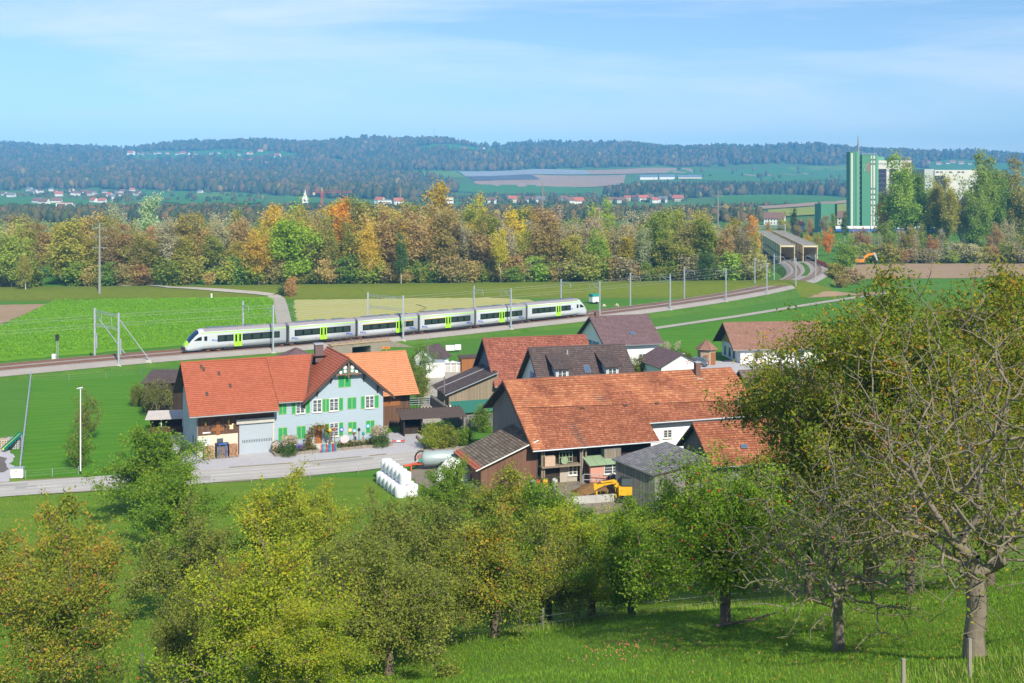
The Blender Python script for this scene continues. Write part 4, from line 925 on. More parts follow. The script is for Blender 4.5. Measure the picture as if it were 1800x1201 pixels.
window(LB, Face((0, YS + 0.8, 0), (1, 0, 0), (0, -1, 0)), lx(1167, YS + 0.8), lx(1180, YS + 0.8), 3.35, 4.1, True)
m = MB(); x0_, x1_ = lx(940), lx(1040)
for x_ in (0.15, lx(951), lx(1015), lx(1024)): W_f.box(m, x_, x_ + 0.18, 0.55, 0.73, -0.3, 3.5)
m.build('post', W_lw, LB)
m = MB(); W_f.box(m, 0.1, lx(1016), 0.1, 1.1, 1.85, 2.0); m.build('shelf', W_lw, LB)
m = MB(); W_f.box(m, lx(952), lx(970), 0.3, 1.0, 2.01, 3.0); m.build('crate', mat('crate_wood', (0.50, 0.36, 0.27), 0.85, 0.2, 3), LB)
m = MB()
for k in range(7): z = 2.05 + 0.12 * k; m.tube([li_p for li_p in [(0.3, -0.3 - 0.05 * (k % 2), z), (1.6, -0.35, z)]], 0.075, 6)
m.build('pole_stack', mat('stack_wood', (0.26, 0.18, 0.12), 0.9, 0.25, 4), LB)
m = MB()
xa, xb_ = lx(980), lx(1003)
for z in (2.2, 2.7, 3.25): m.tube([(xa, -0.5, z), (xb_, -0.5, z)], 0.04, 6)
for x_ in np.linspace(xa, xb_, 5): m.tube([(x_, -0.5, 2.1), (x_, -0.5, 3.3)], 0.035, 6)
m.lathe([(0.4, -0.04), (0.4, 0.04), (0.3, 0.04)], 14, Matrix.Translation((xa + 0.5, -0.7, 2.42)) @ Matrix.Rotation(math.pi / 2, 4, 'X')); m.build('hay_rake', mat('implement_green', (0.25, 0.33, 0.20), 0.7, 0.2, 2), LB)
m = MB(); xa, xb_ = lx(1054), lx(1083)
W_f.box(m, xa, xb_, 0.35, 1.25, 2.25, 3.35)
bx = m.build('hanging_cabinet', W_gw, LB); m = MB(); W_f.box(m, xa - 0.3, xb_ + 0.1, 0.2, 1.5, 2.12, 2.245); m.build('cabinet_shelf', W_lw, bx)
for k in range(5): mm = MB(); W_f.box(mm, xa + 0.1 + k * 0.33, xa + 0.12 + k * 0.33 + 0.2, 1.25, 1.28, 2.35, 3.25); mm.build('slat', W_lw, bx)
m = MB(); W_f.box(m, lx(984), lx(1015), 0.01, 0.06, -0.1, 1.75); m.build('workshop_wall', mat('dirty_plaster', (0.40, 0.36, 0.31), 0.95, 0.35, 1.4), LB)
window(LB, Face((0, -0.06, 0), (1, 0, 0), (0, -1, 0)), lx(1000), lx(1013), 0.75, 1.6, True)
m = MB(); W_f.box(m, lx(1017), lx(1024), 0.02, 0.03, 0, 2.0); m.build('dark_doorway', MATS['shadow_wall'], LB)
m = MB(); zz = zL(-1.35); m.tube([(lx(1019), -1.45, zz), (lx(1019), -0.8, zz - 0.5), (lx(1019), -0.8, 0)], 0.06, 8); m.build('downpipe', M_zinc, LB)
# pink annex with a green sheet roof
xa = lx(1032, -1.2); xb_ = lx(1086, -1.2)
ann = thing('pink_annex', 'small pink shed with pale green sheet roof against the old barn', 'shed', LB.matrix_basis @ Vector((xa, -2.1, 0)), R(18.6))
wd_ = xb_ - xa
m = MB(); m.prism([(0, 0, -0.2), (0, 1.7, -0.2), (0, 1.7, 2.45), (0, 0, 2.1)], (wd_, 0, 0)); m.build('wall', mat('pink_paint', (0.56, 0.29, 0.22), 0.8, 0.1, 1.5), ann)
m = MB(); m.prism([(-0.25, -0.35, 2.06), (wd_ + 0.2, -0.35, 2.06), (wd_ + 0.2, 1.7, 2.55), (-0.25, 1.7, 2.55)], (0, 0, 0.06))
for k in range(1, 4): x_ = -0.25 + (wd_ + 0.45) * k / 4; m.bar((x_, -0.35, 2.13), (x_, 1.7, 2.62), 0.05)
m.build('roof', mat('sheet_green', (0.26, 0.36, 0.22), 0.6, 0.15, 1.2), ann)
fa = Face((0, 0, 0), (1, 0, 0), (0, -1, 0)); window(ann, fa, wd_ * 0.45, wd_ - 0.1, 1.1, 1.95, True)
m = MB(); fl_ = Face((0, 1.7, 0), (0, -1, 0), (-1, 0, 0)); fl_.box(m, 0.4, 1.3, 0, 0.04, 0, 1.9); m.build('door', W_bw, ann)
# lean-to on the left gable of the old barn
ln = thing('lean_to_shed', 'lean-to with mossy brown tile roof on the left gable of the old barn', 'shed', LB.matrix_basis @ Vector((0, 0, 0)), R(18.6))
rf = MB(); roof_plane(rf, (-6.6, 7.9, 1.95), (-6.6, -0.4, 1.95), (-0.06, -0.4, 4.55), (-0.06, 7.9, 4.55), 0.36); rf.build('roof', [T_moss, M_trim], ln)
rf = MB(); roof_plane(rf, (-6.65, 7.95, 2.0), (-6.65, -0.45, 2.0), (-6.0, -0.45, 2.27), (-6.0, 7.95, 2.27), 0.36); rf.build('eave_tiles', [T_red, M_trim], ln)
m = MB(); m.prism([(-6.0, 0.1, -0.3), (-0.06, 0.1, -0.3), (-0.06, 0.1, 4.5), (-6.0, 0.1, 2.15)], (0, 7.4, 0)); m.build('wall', wood('redbrown_boards', (0.20, 0.10, 0.07), (0.28, 0.16, 0.11)), ln)
m = MB(); m.bar((-6.7, -0.45, 2.0), (-0.05, -0.45, 4.62), 0.1); m.build('bargeboard', M_frame, ln)
# ================= red-roofed outbuilding and grey shed on the right =================
NB, nf, nl_, ni = house('red_outbuilding', 'low outbuilding with weathered red tile roof beside the grey shed', 'barn', (18.3, 115.3), 13.0, 14.0, 4.0, 6.45, 35, W_gw, T_oldred, 0.7, 0.6, row=0.30, sag=0.05)

for o in list(bpy.data.objects):
    if o.parent == NB and o.name.startswith('roof'): o.data.materials[0] = T_old
skylight(ni['roof'], ni, local_x(ni['o'], 13.0, 1303, 1.0), 1.0, 0.7, 0.5)
gs = thing('grey_shed', 'grey boarded shed with flat-pitched grey tile roof', 'shed', (11.9, 112.0, 0), R(14))
A_ = lambda px, py, Y: gs.matrix_basis.inverted() @ PX(px, py, Y)
e1, e2, r1_, r2_ = A_(1076, 808, 110.6), A_(1150, 838, 106.2), A_(1252, 811, 109.5), A_(1172, 778, 114.5)
rf = MB(); roof_plane(rf, e1, e2, r1_, r2_, 0.3); rf.build('roof', [T_grey, M_trim], gs)
m = MB(); ins = lambda p, q, k: p.lerp(q, k); cc = (e1 + e2 + r1_ + r2_) / 4
cs = [p.lerp(cc, 0.07) - Vector((0, 0, 0.08)) for p in (e1, e2, r1_, r2_)]
m.mesh([(p.x, p.y, -0.4) for p in cs] + [tuple(p) for p in cs], [(0, 1, 5, 4), (1, 2, 6, 5), (2, 3, 7, 6), (3, 0, 4, 7), (4, 5, 6, 7)]); m.build('wall', W_gw, gs)
m = MB(); m.tube([e1 + Vector((0, 0, 0.02)), e2 + Vector((0, 0, 0.02))], 0.07, 6); m.build('gutter', M_gut, gs)
# ================= houses of the hamlet behind =================
FB, fbf, fbl, fi = house('red_roofed_barn', 'tall barn with rust-red tile roof and slate grey gable', 'barn', (-4.2, 161.0), 16.7, 14.2, 5.6, 9.05, 42, W_gw, T_oldred, 0.75, 0.7, row=0.32, sag=0.05, gable=mat('slate_gable', (0.16, 0.19, 0.23), 0.8, 0.12, 1.2))
lt = thing('lean_to_barn', 'low boarded barn with dark brown roof leaning on the slate gable', 'barn', FB.matrix_basis @ Vector((0, 0, 0)), R(16.7))
I_ = lambda px, py, Y: lt.matrix_basis.inverted() @ PX(px, py, Y)
t1, t2 = Vector((-0.1, 7.6, 5.1)), Vector((-0.1, -0.6, 5.1)); b1, b2 = Vector((-7.6, 7.6, 2.35)), Vector((-7.6, -0.6, 2.35))
rf = MB(); roof_plane(rf, b1, b2, t2, t1, 0.36); rf.build('roof', [T_brown, M_trim], lt)
m = MB(); m.prism([(-6.9, 0, -0.3), (-0.08, 0, -0.3), (-0.08, 0, 5.0), (-6.9, 0, 2.55)], (0, 7.0, 0)); m.build('wall', W_lw, lt)
m = MB(); m.box(-6.95, -3.6, -0.06, -0.003, -0.2, 0.9); m.box(-2.4, -0.3, -0.06, -0.003, -0.2, 1.1); m.build('white_panel', W_white, lt)
m = MB(); m.bar((-7.6, -0.66, 2.4), (-0.1, -0.66, 5.15), 0.1); m.bar(b1.lerp(b2, 0.42) + Vector((0, 0, 0.2)), t1.lerp(t2, 0.42) + Vector((0, 0, 0.2)), 0.07); m.build('roof_strip', M_zinc, lt)
GHs, ghf, ghl, gi = house('dormer_house', 'white house with dark brown roof and two dormers behind the old barn', 'house', (2.1, 147.3), 15.0, 12.0, 5.4, 9.65, 40, W_white, T_brown, 0.7, 0.65)
zg = lambda y: gi['hr'] - gi['tn'] * abs(gi['half'] - y)
for (px_, sh) in ((987, 0), (1075, 0)):
    x_ = local_x(gi['o'], 15.0, px_, 1.2); y0 = 0.9; zt = zg(y0) + 1.75
    dm = MB(); yb = gi['half'] - (gi['hr'] - zt) / gi['tn'] + 0.1
    dm.prism([(x_ - 0.85, y0, zg(y0) - 0.1), (x_ - 0.85, yb, zt), (x_ - 0.85, y0, zt)], (1.7, 0, 0)); d_o = dm.build('dormer', W_grey, GHs)
    rf = MB(); yt = gi['half'] - 1.0; roof_plane(rf, (x_ - 1.25, y0 - 0.45, zt - 0.05), (x_ + 1.25, y0 - 0.45, zt - 0.05), (x_ + 1.25, yt, zg(yt) + 0.12), (x_ - 1.25, yt, zg(yt) + 0.12), 0.33); rf.build('dormer_roof', [T_brown, M_trim], d_o)
    window(d_o, Face((0, y0 - 0.01, 0), (1, 0, 0), (0, -1, 0)), x_ - 0.5, x_ + 0.5, zg(y0) + 0.35, zt - 0.3, True)
skylight(gi['roof'], gi, local_x(gi['o'], 15, 1028, 2), 1.9, 0.8, 1.2)
window(GHs, ghl, 4.9, 5.7, 5.3, 6.4, True); shutter(GHs, ghl, 4.35, 4.85, 5.25, 6.45, M_bluesh); shutter(GHs, ghl, 5.75, 6.25, 5.25, 6.45, M_bluesh)
m = MB(); xv = local_x(gi['o'], 15, 997, 4.4); m.tube([(xv, 4.4, zg(4.4)), (xv, 4.4, zg(4.4) + 0.6)], 0.12, 8); m.build('vent_pipe', M_zinc, GHs)
HH, hf, hl, hi = house('white_house', 'white house with blue shutters and brown roof below the railway', 'house', (13.1, 193.5), 19.0, 9.6, 5.6, 8.55, 33, W_white, T_purple, 0.8, 0.7)
for a_ in (3.3, 6.3): window(HH, hl, a_, a_ + 1.1, 2.3, 4.4, True); shutter(HH, hl, a_ - 0.75, a_ - 0.08, 2.25, 4.45, M_bluesh); shutter(HH, hl, a_ + 1.2, a_ + 1.85, 2.25, 4.45, M_bluesh)
for a_ in (1.5, 6.0): window(HH, hf, a_, a_ + 1.2, 1.2, 2.6, True)
skylight(hi['roof'], hi, local_x(hi['o'], 19, 1108, 1.5), 1.2, 0.8, 1.0)
m = MB(); m.box(0.4, 1.1, 5.3, 6.0, 7.6, 9.3); m.build('chimney', MATS['chimney_brown'], HH)
# white garage: gable end towards the road
u19 = Vector((math.cos(R(19)), math.sin(R(19)), 0))
ga = thing('garage', 'white gabled garage with brown roof in front of the white house', 'garage', (23.3, 177.5, 0), R(16))
gw, gd_, ghe, ghr = 6.8, 8.5, 2.5, 4.3
m = MB(); m.prism([(0, 0, -0.3), (gw, 0, -0.3), (gw, 0, ghe), (gw / 2, 0, ghr), (0, 0, ghe)], (0, gd_, 0)); m.build('wall', W_white, ga)
rf = MB(); k_ = (ghr - ghe) / (gw / 2); o_ = 0.55
roof_plane(rf, (-o_, gd_ + 0.4, ghe - k_ * o_ + 0.05), (-o_, -0.5, ghe - k_ * o_ + 0.05), (gw / 2, -0.5, ghr + 0.05), (gw / 2, gd_ + 0.4, ghr + 0.05)); roof_plane(rf, (gw + o_, -0.5, ghe - k_ * o_ + 0.05), (gw + o_, gd_ + 0.4, ghe - k_ * o_ + 0.05), (gw / 2, gd_ + 0.4, ghr + 0.05), (gw / 2, -0.5, ghr + 0.05))
rf.build('roof', [T_purple, M_trim], ga)
m = MB(); fg = Face((0, 0, 0), (1, 0, 0), (0, -1, 0)); fg.box(m, 1.0, 5.8, 0, 0.05, 0, 2.1)
for k in range(6): fg.box(m, 1.02, 5.78, 0.05, 0.06, 0.05 + 0.34 * k, 0.33 + 0.34 * k)
m.build('garage_door', mat('garage_white', (0.70, 0.71, 0.72), 0.6, 0.04, 1), ga)
m = MB(); fg.box(m, gw - 0.3, gw + 0.35, 0.02, 0.7, 0, 1.5); m.build('blue_cupboard', mat('cupboard_blue', (0.03, 0.16, 0.62), 0.5, 0.05, 1), ga)
m = MB()
for k, (x_, z_) in enumerate(((4.2, 3.05), (4.5, 3.15), (4.75, 2.85), (4.35, 2.75), (2.4, 3.1), (3.0, 3.0))): fg.box(m, x_, x_ + (0.22 if k < 4 else 0.1), 0.01, 0.04, z_, z_ + (0.2 if k < 4 else 0.08))
m.build('wall_ornament', mat('ornament_red', (0.45, 0.16, 0.12), 0.8, 0.2, 3), ga)
JH, jf, jl, ji = house('bungalow', 'house with red-brown roof, tan gable and white walls beyond the parked cars', 'house', (37.4, 202.0), 7.1, 15.0, 5.3, 6.55, 34, W_white, T_mid, 0.6, 1.5, gable=mat('tan_gable', (0.45, 0.31, 0.12), 0.8, 0.1, 1.5))
for a_ in (1.6, 4.2, 6.6): window(JH, jl, a_, a_ + 1.0, 0.5, 1.9, False, mat('blue_frame', (0.25, 0.32, 0.45), 0.6, 0.05, 1))
for a_ in (2.5, 6.5, 10): window(JH, jf, a_, a_ + 1.4, 0.9, 2.0, False)
m = MB(); jl.box(m, 5.6, 6.8, 0.06, 0.1, 3.0, 4.6); m.build('loft_hatch', W_bw, JH)
# little six-sided hut
hx = thing('garden_hut', 'small hexagonal wooden hut with pointed tile roof near the cars', 'hut', (33.6, 196.5, 0), R(10))
def hexring(r, z): return [(r * math.cos(math.pi / 3 * k + math.pi / 6), r * math.sin(math.pi / 3 * k + math.pi / 6), z) for k in range(6)]
m = MB(); m.prism(hexring(1.55, -0.2), (0, 0, 2.9)); m.build('wall', wood('pale_boards', (0.50, 0.40, 0.28), (0.60, 0.50, 0.38)), hx)
rf = MB(); e_ = hexring(2.0, 2.6)
for k in range(6): roof_plane(rf, e_[k], e_[(k + 1) % 6], (0.02 * math.cos(k), 0.02 * math.sin(k), 4.25), (0.02 * math.cos(k), 0.02 * math.sin(k), 4.25), 0.3, 0.06)
rf.build('roof', [T_mid, M_trim], hx)
m = MB(); m.box(0.25, 1.05, -1.45, -1.36, 0.05, 2.2); m.build('door', W_ow, hx); m = MB(); m.box(-0.85, -0.15, -1.42, -1.35, 1.3, 1.8); m.build('shutter', W_ow, hx)
# dark-roofed shed right of the old barn and the half-hidden house behind the pear tree
OB, of_, ol_, oi = house('mossy_shed', 'brown shed with dark mossy roof half hidden by the big pear tree', 'shed', (30.0, 150.5), 8.0, 12.0, 4.6, 6.2, 30, W_dw, T_moss, 0.8, 0.7)
HB, hbf, hbl, hbi = house('hidden_house', 'house with slate-violet roof glimpsed through the big pear tree', 'house', (54, 170), 6.0, 15, 6.0, 10.5, 38, W_white, tiles('tile_violet', (0.13, 0.12, 0.17), (0.16, 0.15, 0.20), (0.20, 0.19, 0.24), 0.3, 0.15), 0.8, 0.8)
for a_ in (2, 5, 8, 11): window(HB, hbf, a_, a_ + 1.2, 1.2, 2.6); window(HB, hbf, a_, a_ + 1.2, 3.9, 5.2)
HC, hcf, hcl, hci = house('hidden_house', 'house with purple-red roof behind the top of the pear tree', 'house', (82, 222), 5.0, 12, 5.0, 6.6, 34, W_white, T_purple, 0.8, 0.8)
for a_ in (2, 5, 8, 11): window(HC, hcf, a_, a_ + 1.2, 1.2, 2.6)
HD, hdf, hdl, hdi = house('roadside_barn', 'orange-red roofed barn mostly hidden behind the walnut branches', 'barn', (37, 121), 10.0, 16, 5.0, 6.2, 34, W_gw, T_red, 0.8, 0.8)
# violet pavilion roof behind the farmhouse ridge
pv = thing('pavilion', 'low building with violet hipped roof behind the farmhouse ridge', 'house', (-31.5, 166, 0), R(20))
m = MB(); m.box(-4.6, 4.6, -4.6, 4.6, -0.3, 4.1); m.build('wall', W_cream, pv)
rf = MB(); cs = [(-5.3, -5.3, 4.0), (5.3, -5.3, 4.0), (5.3, 5.3, 4.0), (-5.3, 5.3, 4.0)]
for k in range(4): roof_plane(rf, cs[k], cs[(k + 1) % 4], (0.05 * math.cos(k), 0.05 * math.sin(k), 7.0), (0.05 * math.cos(k), 0.05 * math.sin(k), 7.0), 0.33)
rf.build('roof', [T_purple, M_trim], pv)
# dark shed and small red hut left of the farmhouse
ds = thing('dark_shed', 'black boarded shed with flat brown roof behind the weeping willow', 'shed', (-49.6, 153.5, 0), R(8))
m = MB(); m.box(0, 7, 0, 8, -0.3, 4.0); m.build('wall', W_dw, ds); rf = MB(); roof_plane(rf, (-0.4, -0.5, 4.0), (7.4, -0.5, 4.0), (7.4, 8.4, 4.45), (-0.4, 8.4, 4.45), 0.5); rf.build('roof', [T_brown, M_trim], ds)
rh = thing('red_hut', 'open-fronted dark red hut with pale roof edge left of the farmhouse', 'hut', (-44.6, 140.2, 0), R(10)); rh.scale = (0.85, 0.85, 0.85)
m = MB(); m.box(0, 6.5, 2.2, 2.35, -0.2, 2.3); m.box(0, 0.15, 0, 2.2, -0.2, 2.3); m.box(6.35, 6.5, 0, 2.2, -0.2, 2.3); m.box(0.16, 6.34, 0, 0.12, -0.2, 0.95); m.build('wall', wood('hut_red', (0.13, 0.045, 0.035), (0.18, 0.065, 0.05)), rh)
m = MB(); m.prism([(-0.6, -0.7, 2.15), (7, -0.7, 2.15), (7, 2.8, 2.75), (-0.6, 2.8, 2.75)], (0, 0, 0.1)); m.build('roof', mat('pale_sheet', (0.5, 0.45, 0.43), 0.7, 0.25, 1), rh)
m = MB(); m.box(1.5, 1.62, 0.0, 0.12, 0.95, 2.2); m.box(4.5, 4.62, 0.0, 0.12, 0.95, 2.2); m.build('post', M_frame, rh)
# small white house by the pond hedge, brown pergola, green-roofed hutch, wooden cabin
sw = thing('small_white_house', 'tiny white gabled house at the foot of the railway bank', 'house', (-16.6, 193.5, 0), R(-25)); sw.scale = (0.8, 0.8, 0.8)
m = MB(); m.prism([(0, 0, -0.3), (5.0, 0, -0.3), (5.0, 0, 2.2), (2.5, 0, 4.3), (0, 0, 2.2)], (0, 6, 0)); m.build('wall', W_white, sw)
rf = MB(); roof_plane(rf, (-0.6, 6.3, 1.75), (-0.6, -0.5, 1.75), (2.5, -0.5, 4.35), (2.5, 6.3, 4.35)); roof_plane(rf, (5.6, -0.5, 1.75), (5.6, 6.3, 1.75), (2.5, 6.3, 4.35), (2.5, -0.5, 4.35)); rf.build('roof', [T_brown, M_trim], sw)
pg = thing('pergola_shed', 'dark brown flat-roofed shelter beside the farmhouse drive', 'shed', (-13.2, 138.6, 0), R(14))
m = MB(); m.box(0, 0.15, 0, 3.2, -0.2, 2.2); m.box(0, 2.2, 3.2, 3.35, -0.2, 2.4); m.box(2.2, 2.35, 0.0, 3.2, -0.2, 2.3); m.box(0.16, 2.19, 1.2, 1.3, -0.1, 1.1); m.build('wall', W_dw, pg)
m = MB()
for x_ in (5.0, 7.3): m.box(x_, x_ + 0.14, 0.0, 0.14, -0.2, 2.1)
m.build('post', W_dw, pg); m = MB(); m.prism([(-0.4, -0.5, 2.15), (7.8, -0.5, 2.15), (7.8, 3.6, 2.6), (-0.4, 3.6, 2.6)], (0, 0, 0.09)); m.build('roof', mat('felt_brown', (0.09, 0.065, 0.055), 0.9, 0.2, 1), pg)
m = MB()
for k in range(20): m.box(-0.35 + k * 0.41, -0.35 + k * 0.41 + 0.16, 3.55, 3.75, 2.6, 2.8)
m.build('roof_edge', W_dw, pg)
gh2 = thing('green_roofed_hutch', 'grey boarded hutch with dark green sheet roof', 'hut', (-6.6, 143.5, 0), R(20))
m = MB(); m.box(0, 4.6, 0, 3.0, -0.2, 1.9); m.build('wall', W_gw, gh2)
m = MB(); m.prism([(-0.4, -0.4, 1.95), (5, -0.4, 1.95), (5, 3.3, 2.75), (-0.4, 3.3, 2.75)], (0, 0, 0.07)); m.build('roof', mat('sheet_teal', (0.03, 0.16, 0.11), 0.5, 0.12, 1), gh2)
cb = thing('timber_cabin', 'small orange-brown timber cabin at the edge of the garden plot', 'cabin', (-8.3, 187.5, 0), R(15))
m = MB(); m.box(0, 3.2, 0, 2.4, -0.2, 2.3); m.build('wall', W_ow, cb); m = MB(); m.prism([(-0.2, -0.2, 2.3), (3.4, -0.2, 2.4), (3.4, 2.6, 2.5), (-0.2, 2.6, 2.4)], (0, 0, 0.1)); m.build('roof', M_trim, cb)
m = MB(); m.box(2.2, 2.8, -0.03, -0.002, 1.3, 1.9); m.build('window', M_gl, cb)
# ------------------------------------------------------------------ trees
def grow(rng, trunk_h, cz, rx, rz, M, seg=0.6, lump=0.3, tip=0.012, trunk_r=None, droop=0.0, flat=0.55, bias=0.45, lean=0.0, pw=0.36, clus=0):
    """branch skeleton whose twig ends fill a lumpy crown; returns node positions, parents, radii, end nodes"""
    ph = rng.uniform(0, 6.28, 6)
    d = rng.normal(size=(M, 3)); d /= np.linalg.norm(d, axis=1)[:, None]
    lf = 1 + lump * (np.sin(3 * np.arctan2(d[:, 1], d[:, 0]) + ph[0]) * 0.5 + np.sin(5 * d[:, 2] + ph[1] + 2 * np.arctan2(d[:, 1], d[:, 0])) * 0.6 + rng.normal(size=M) * 0.25)
    r = rng.uniform(0, 1, M) ** bias * lf
    zz = d[:, 2] * r; zz = np.where(zz < 0, zz * flat, zz)
    E = np.stack([d[:, 0] * r * rx, d[:, 1] * r * rx, cz + zz * rz], 1)
    if clus:                                   # gather most twigs into boughs so that light and dark clumps and gaps form
        k0 = np.arange(M) % clus; keepf = rng.uniform(0, 1, M) < 0.82; cen = E[:clus].copy(); cen[:, :2] *= 0.92
        E2 = cen[k0] + rng.normal(size=(M, 3)) * np.array([rx, rx, rz]) * 0.095; E = np.where(keepf[:, None], E2, E)
    sh_ = rng.uniform(0, 1, M) < 0.07; E[sh_, 2] += min(rz, 3.0) * rng.uniform(0.08, 0.24, M)[sh_]        # upright shoots
    E[:, 2] -= droop * (np.hypot(E[:, 0], E[:, 1]) / rx) ** 2
    E[:, 2] = np.maximum(E[:, 2], trunk_h * 0.6)
    pos = [np.array([0, 0, -0.4])]; par = [-1]; plen = [0.0]
    for k in range(1, 5):
        pos.append(np.array([lean * k / 4 + rng.normal() * 0.03, rng.normal() * 0.03, trunk_h * k / 4])); par.append(len(pos) - 2); plen.append(trunk_h * k / 4 * 0.2)
    top = 4
    order = np.argsort(np.linalg.norm(E - pos[top], axis=1)); ends = []
    P = np.zeros((20000, 3)); L = np.zeros(20000); n = len(pos); P[:n] = pos; L[:n] = plen
    L[:4] += 50
    for e in order:
        t = E[e]; dv = P[:n] - t; c = np.sqrt((dv ** 2).sum(1)) + pw * L[:n]; j = int(np.argmin(c)); a = P[j]; D = np.linalg.norm(t - a)
        k = max(1, int(D / seg)); prev = j
        for q in range(1, k + 1):
            u = q / k; p = a + (t - a) * u + np.array([0, 0, 0.10 * D * math.sin(math.pi * u)]) + (rng.normal(size=3) * 0.06 * seg * 2 if q < k else 0)
            P[n] = p; L[n] = L[prev] + np.linalg.norm(p - P[prev]); par.append(prev); prev = n; n += 1
        ends.append(prev)
    P = P[:n]; par = np.array(par); ex = 2.35; acc = np.zeros(n)
    isend = np.zeros(n, bool); isend[ends] = True
    acc[isend] += tip ** ex
    for i in range(n - 1, 0, -1):
        if acc[i] == 0: acc[i] = tip ** ex
        acc[par[i]] += acc[i]
    rad = acc ** (1 / ex)
    if trunk_r:
        f = trunk_r / rad[1]; rad = rad * (1 + (f - 1) * np.clip(rad / rad[1], 0, 1) ** 2.0)
    rad[0] = rad[1] * 1.35
    return P, par, rad, np.array(ends)
def branch_mesh(name, P, par, rad, m, n=5, rmin=0.0):
    idx = np.array([i for i in range(1, len(P)) if rad[i] >= rmin]); A = P[par[idx]]; B = P[idx]; ra = np.minimum(rad[par[idx]], rad[idx] * 1.5); rb = rad[idx]
    ra[par[idx] == 0] = rad[0]
    d = B - A; d /= np.maximum(np.linalg.norm(d, axis=1), 1e-6)[:, None]
    ref = np.where(np.abs(d[:, 2:3]) > 0.9, np.array([[1.0, 0, 0]]), np.array([[0, 0, 1.0]])); u = np.cross(d, ref); u /= np.linalg.norm(u, axis=1)[:, None]; w_ = np.cross(d, u)
    V = []
    for base, r in ((A, ra), (B, rb)):
        for k in range(n):
            th = 2 * math.pi * k / n; V.append(base + (u * math.cos(th) + w_ * math.sin(th)) * r[:, None])
    V = np.stack(V, 1).reshape(-1, 3); e = np.arange(len(idx))[:, None] * (2 * n)
    Fq = np.concatenate([np.stack([e[:, 0] + k, e[:, 0] + (k + 1) % n, e[:, 0] + n + (k + 1) % n, e[:, 0] + n + k], 1) for k in range(n)])
    return mesh_np(name, V, Fq, 4, m, smooth=True)
def leaf_mesh(name, rng, pos, size, m, tint, wid=0.55, droop=0.35, fold=True):
    Nn = len(pos); a = rng.normal(size=(Nn, 3)); a[:, 2] = a[:, 2] * 0.6 - droop; a /= np.linalg.norm(a, axis=1)[:, None]
    b = rng.normal(size=(Nn, 3)); b = np.cross(a, b); b /= np.linalg.norm(b, axis=1)[:, None]; c = np.cross(a, b)
    s = size * (0.5 + 1.1 * rng.uniform(0, 1, Nn) ** 1.3)[:, None]
    V = np.stack([pos, pos + a * s * 0.5 + b * s * wid * 0.5 + c * s * 0.1, pos + a * s, pos + a * s * 0.5 - b * s * wid * 0.5 + c * s * 0.1], 1).reshape(-1, 3)
    Fq = np.arange(Nn * 4).reshape(-1, 4)
    return mesh_np(name, V, Fq, 4, m, attr=np.repeat(np.clip(tint, 0, 1), 4))
def leaf_pos(rng, P, par, ends, per, spread, back=2, keep=1.0):
    out = []; cl = []
    for q, e in enumerate(ends):
        if rng.uniform() > keep: continue
        n = rng.poisson(per)
        j = e
        chain = [e]
        for _ in range(back):
            if par[j] > 4: j = par[j]; chain.append(j)
        ch = rng.choice(chain, n); p = P[ch] + rng.normal(size=(n, 3)) * spread * np.array([1, 1, 0.75]); out.append(p); cl.append(np.full(n, q))
    return np.concatenate(out), np.concatenate(cl)
M_bark = mat('bark', (0.14, 0.11, 0.085), 0.95, 0.4, 3, 0.7); M_barkg = mat('bark_grey', (0.20, 0.17, 0.13), 0.95, 0.35, 3, 0.7); M_barkp = mat('bark_pale', (0.48, 0.45, 0.39), 0.95, 0.3, 1)
Gn = (0.065, 0.15, 0.014); Gm = (0.14, 0.25, 0.02); Gl = (0.27, 0.37, 0.03); Ye = (0.45, 0.36, 0.03); Orr = (0.50, 0.20, 0.03); Rd = (0.35, 0.08, 0.03); Ol = (0.10, 0.12, 0.025); Dg = (0.10, 0.135, 0.03)
LM = {
 'green': leafmat('leaf_green', [(0, Gn), (0.45, Gm), (0.85, Gl), (1, Ye)], gain=1.12),
 'olive': leafmat('leaf_olive', [(0, Dg), (0.4, (0.17, 0.21, 0.035)), (0.8, (0.28, 0.31, 0.05)), (0.95, (0.3, 0.24, 0.05)), (1, Orr)], gain=1.12),
 'yellow': leafmat('leaf_yellow', [(0, Gm), (0.3, (0.19, 0.29, 0.02)), (0.6, (0.33, 0.38, 0.03)), (0.85, (0.42, 0.36, 0.03)), (1, (0.55, 0.32, 0.03))], gain=1.12),
 'rust': leafmat('leaf_rust', [(0, Gn), (0.45, (0.17, 0.23, 0.03)), (0.66, (0.30, 0.30, 0.035)), (0.82, (0.45, 0.30, 0.035)), (0.93, Orr), (1, Rd)], gain=1.12),
 'pear': leafmat('leaf_pear', [(0, (0.05, 0.10, 0.014)), (0.45, (0.15, 0.215, 0.02)), (0.68, (0.31, 0.28, 0.03)), (0.85, Orr), (1, (0.5, 0.13, 0.05))], gain=1.12),
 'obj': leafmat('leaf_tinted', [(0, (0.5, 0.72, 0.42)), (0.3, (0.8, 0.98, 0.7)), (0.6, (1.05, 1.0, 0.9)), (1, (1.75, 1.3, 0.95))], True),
}
M_apple = mat('apple_red', (0.55, 0.05, 0.04), 0.4, 0.4, 6)
def spheres(name, C_, r, m):
    iv = np.array([(0, 0, 1), (1, 0, 0), (0, 1, 0), (-1, 0, 0), (0, -1, 0), (0, 0, -1)], float); fc = np.array([(0, 1, 2), (0, 2, 3), (0, 3, 4), (0, 4, 1), (5, 2, 1), (5, 3, 2), (5, 4, 3), (5, 1, 4)])
    V = (C_[:, None, :] + iv[None] * r).reshape(-1, 3); Fq = (fc[None] + (np.arange(len(C_)) * 6)[:, None, None]).reshape(-1, 3); return mesh_np(name, V, Fq, 3, m, smooth=True)
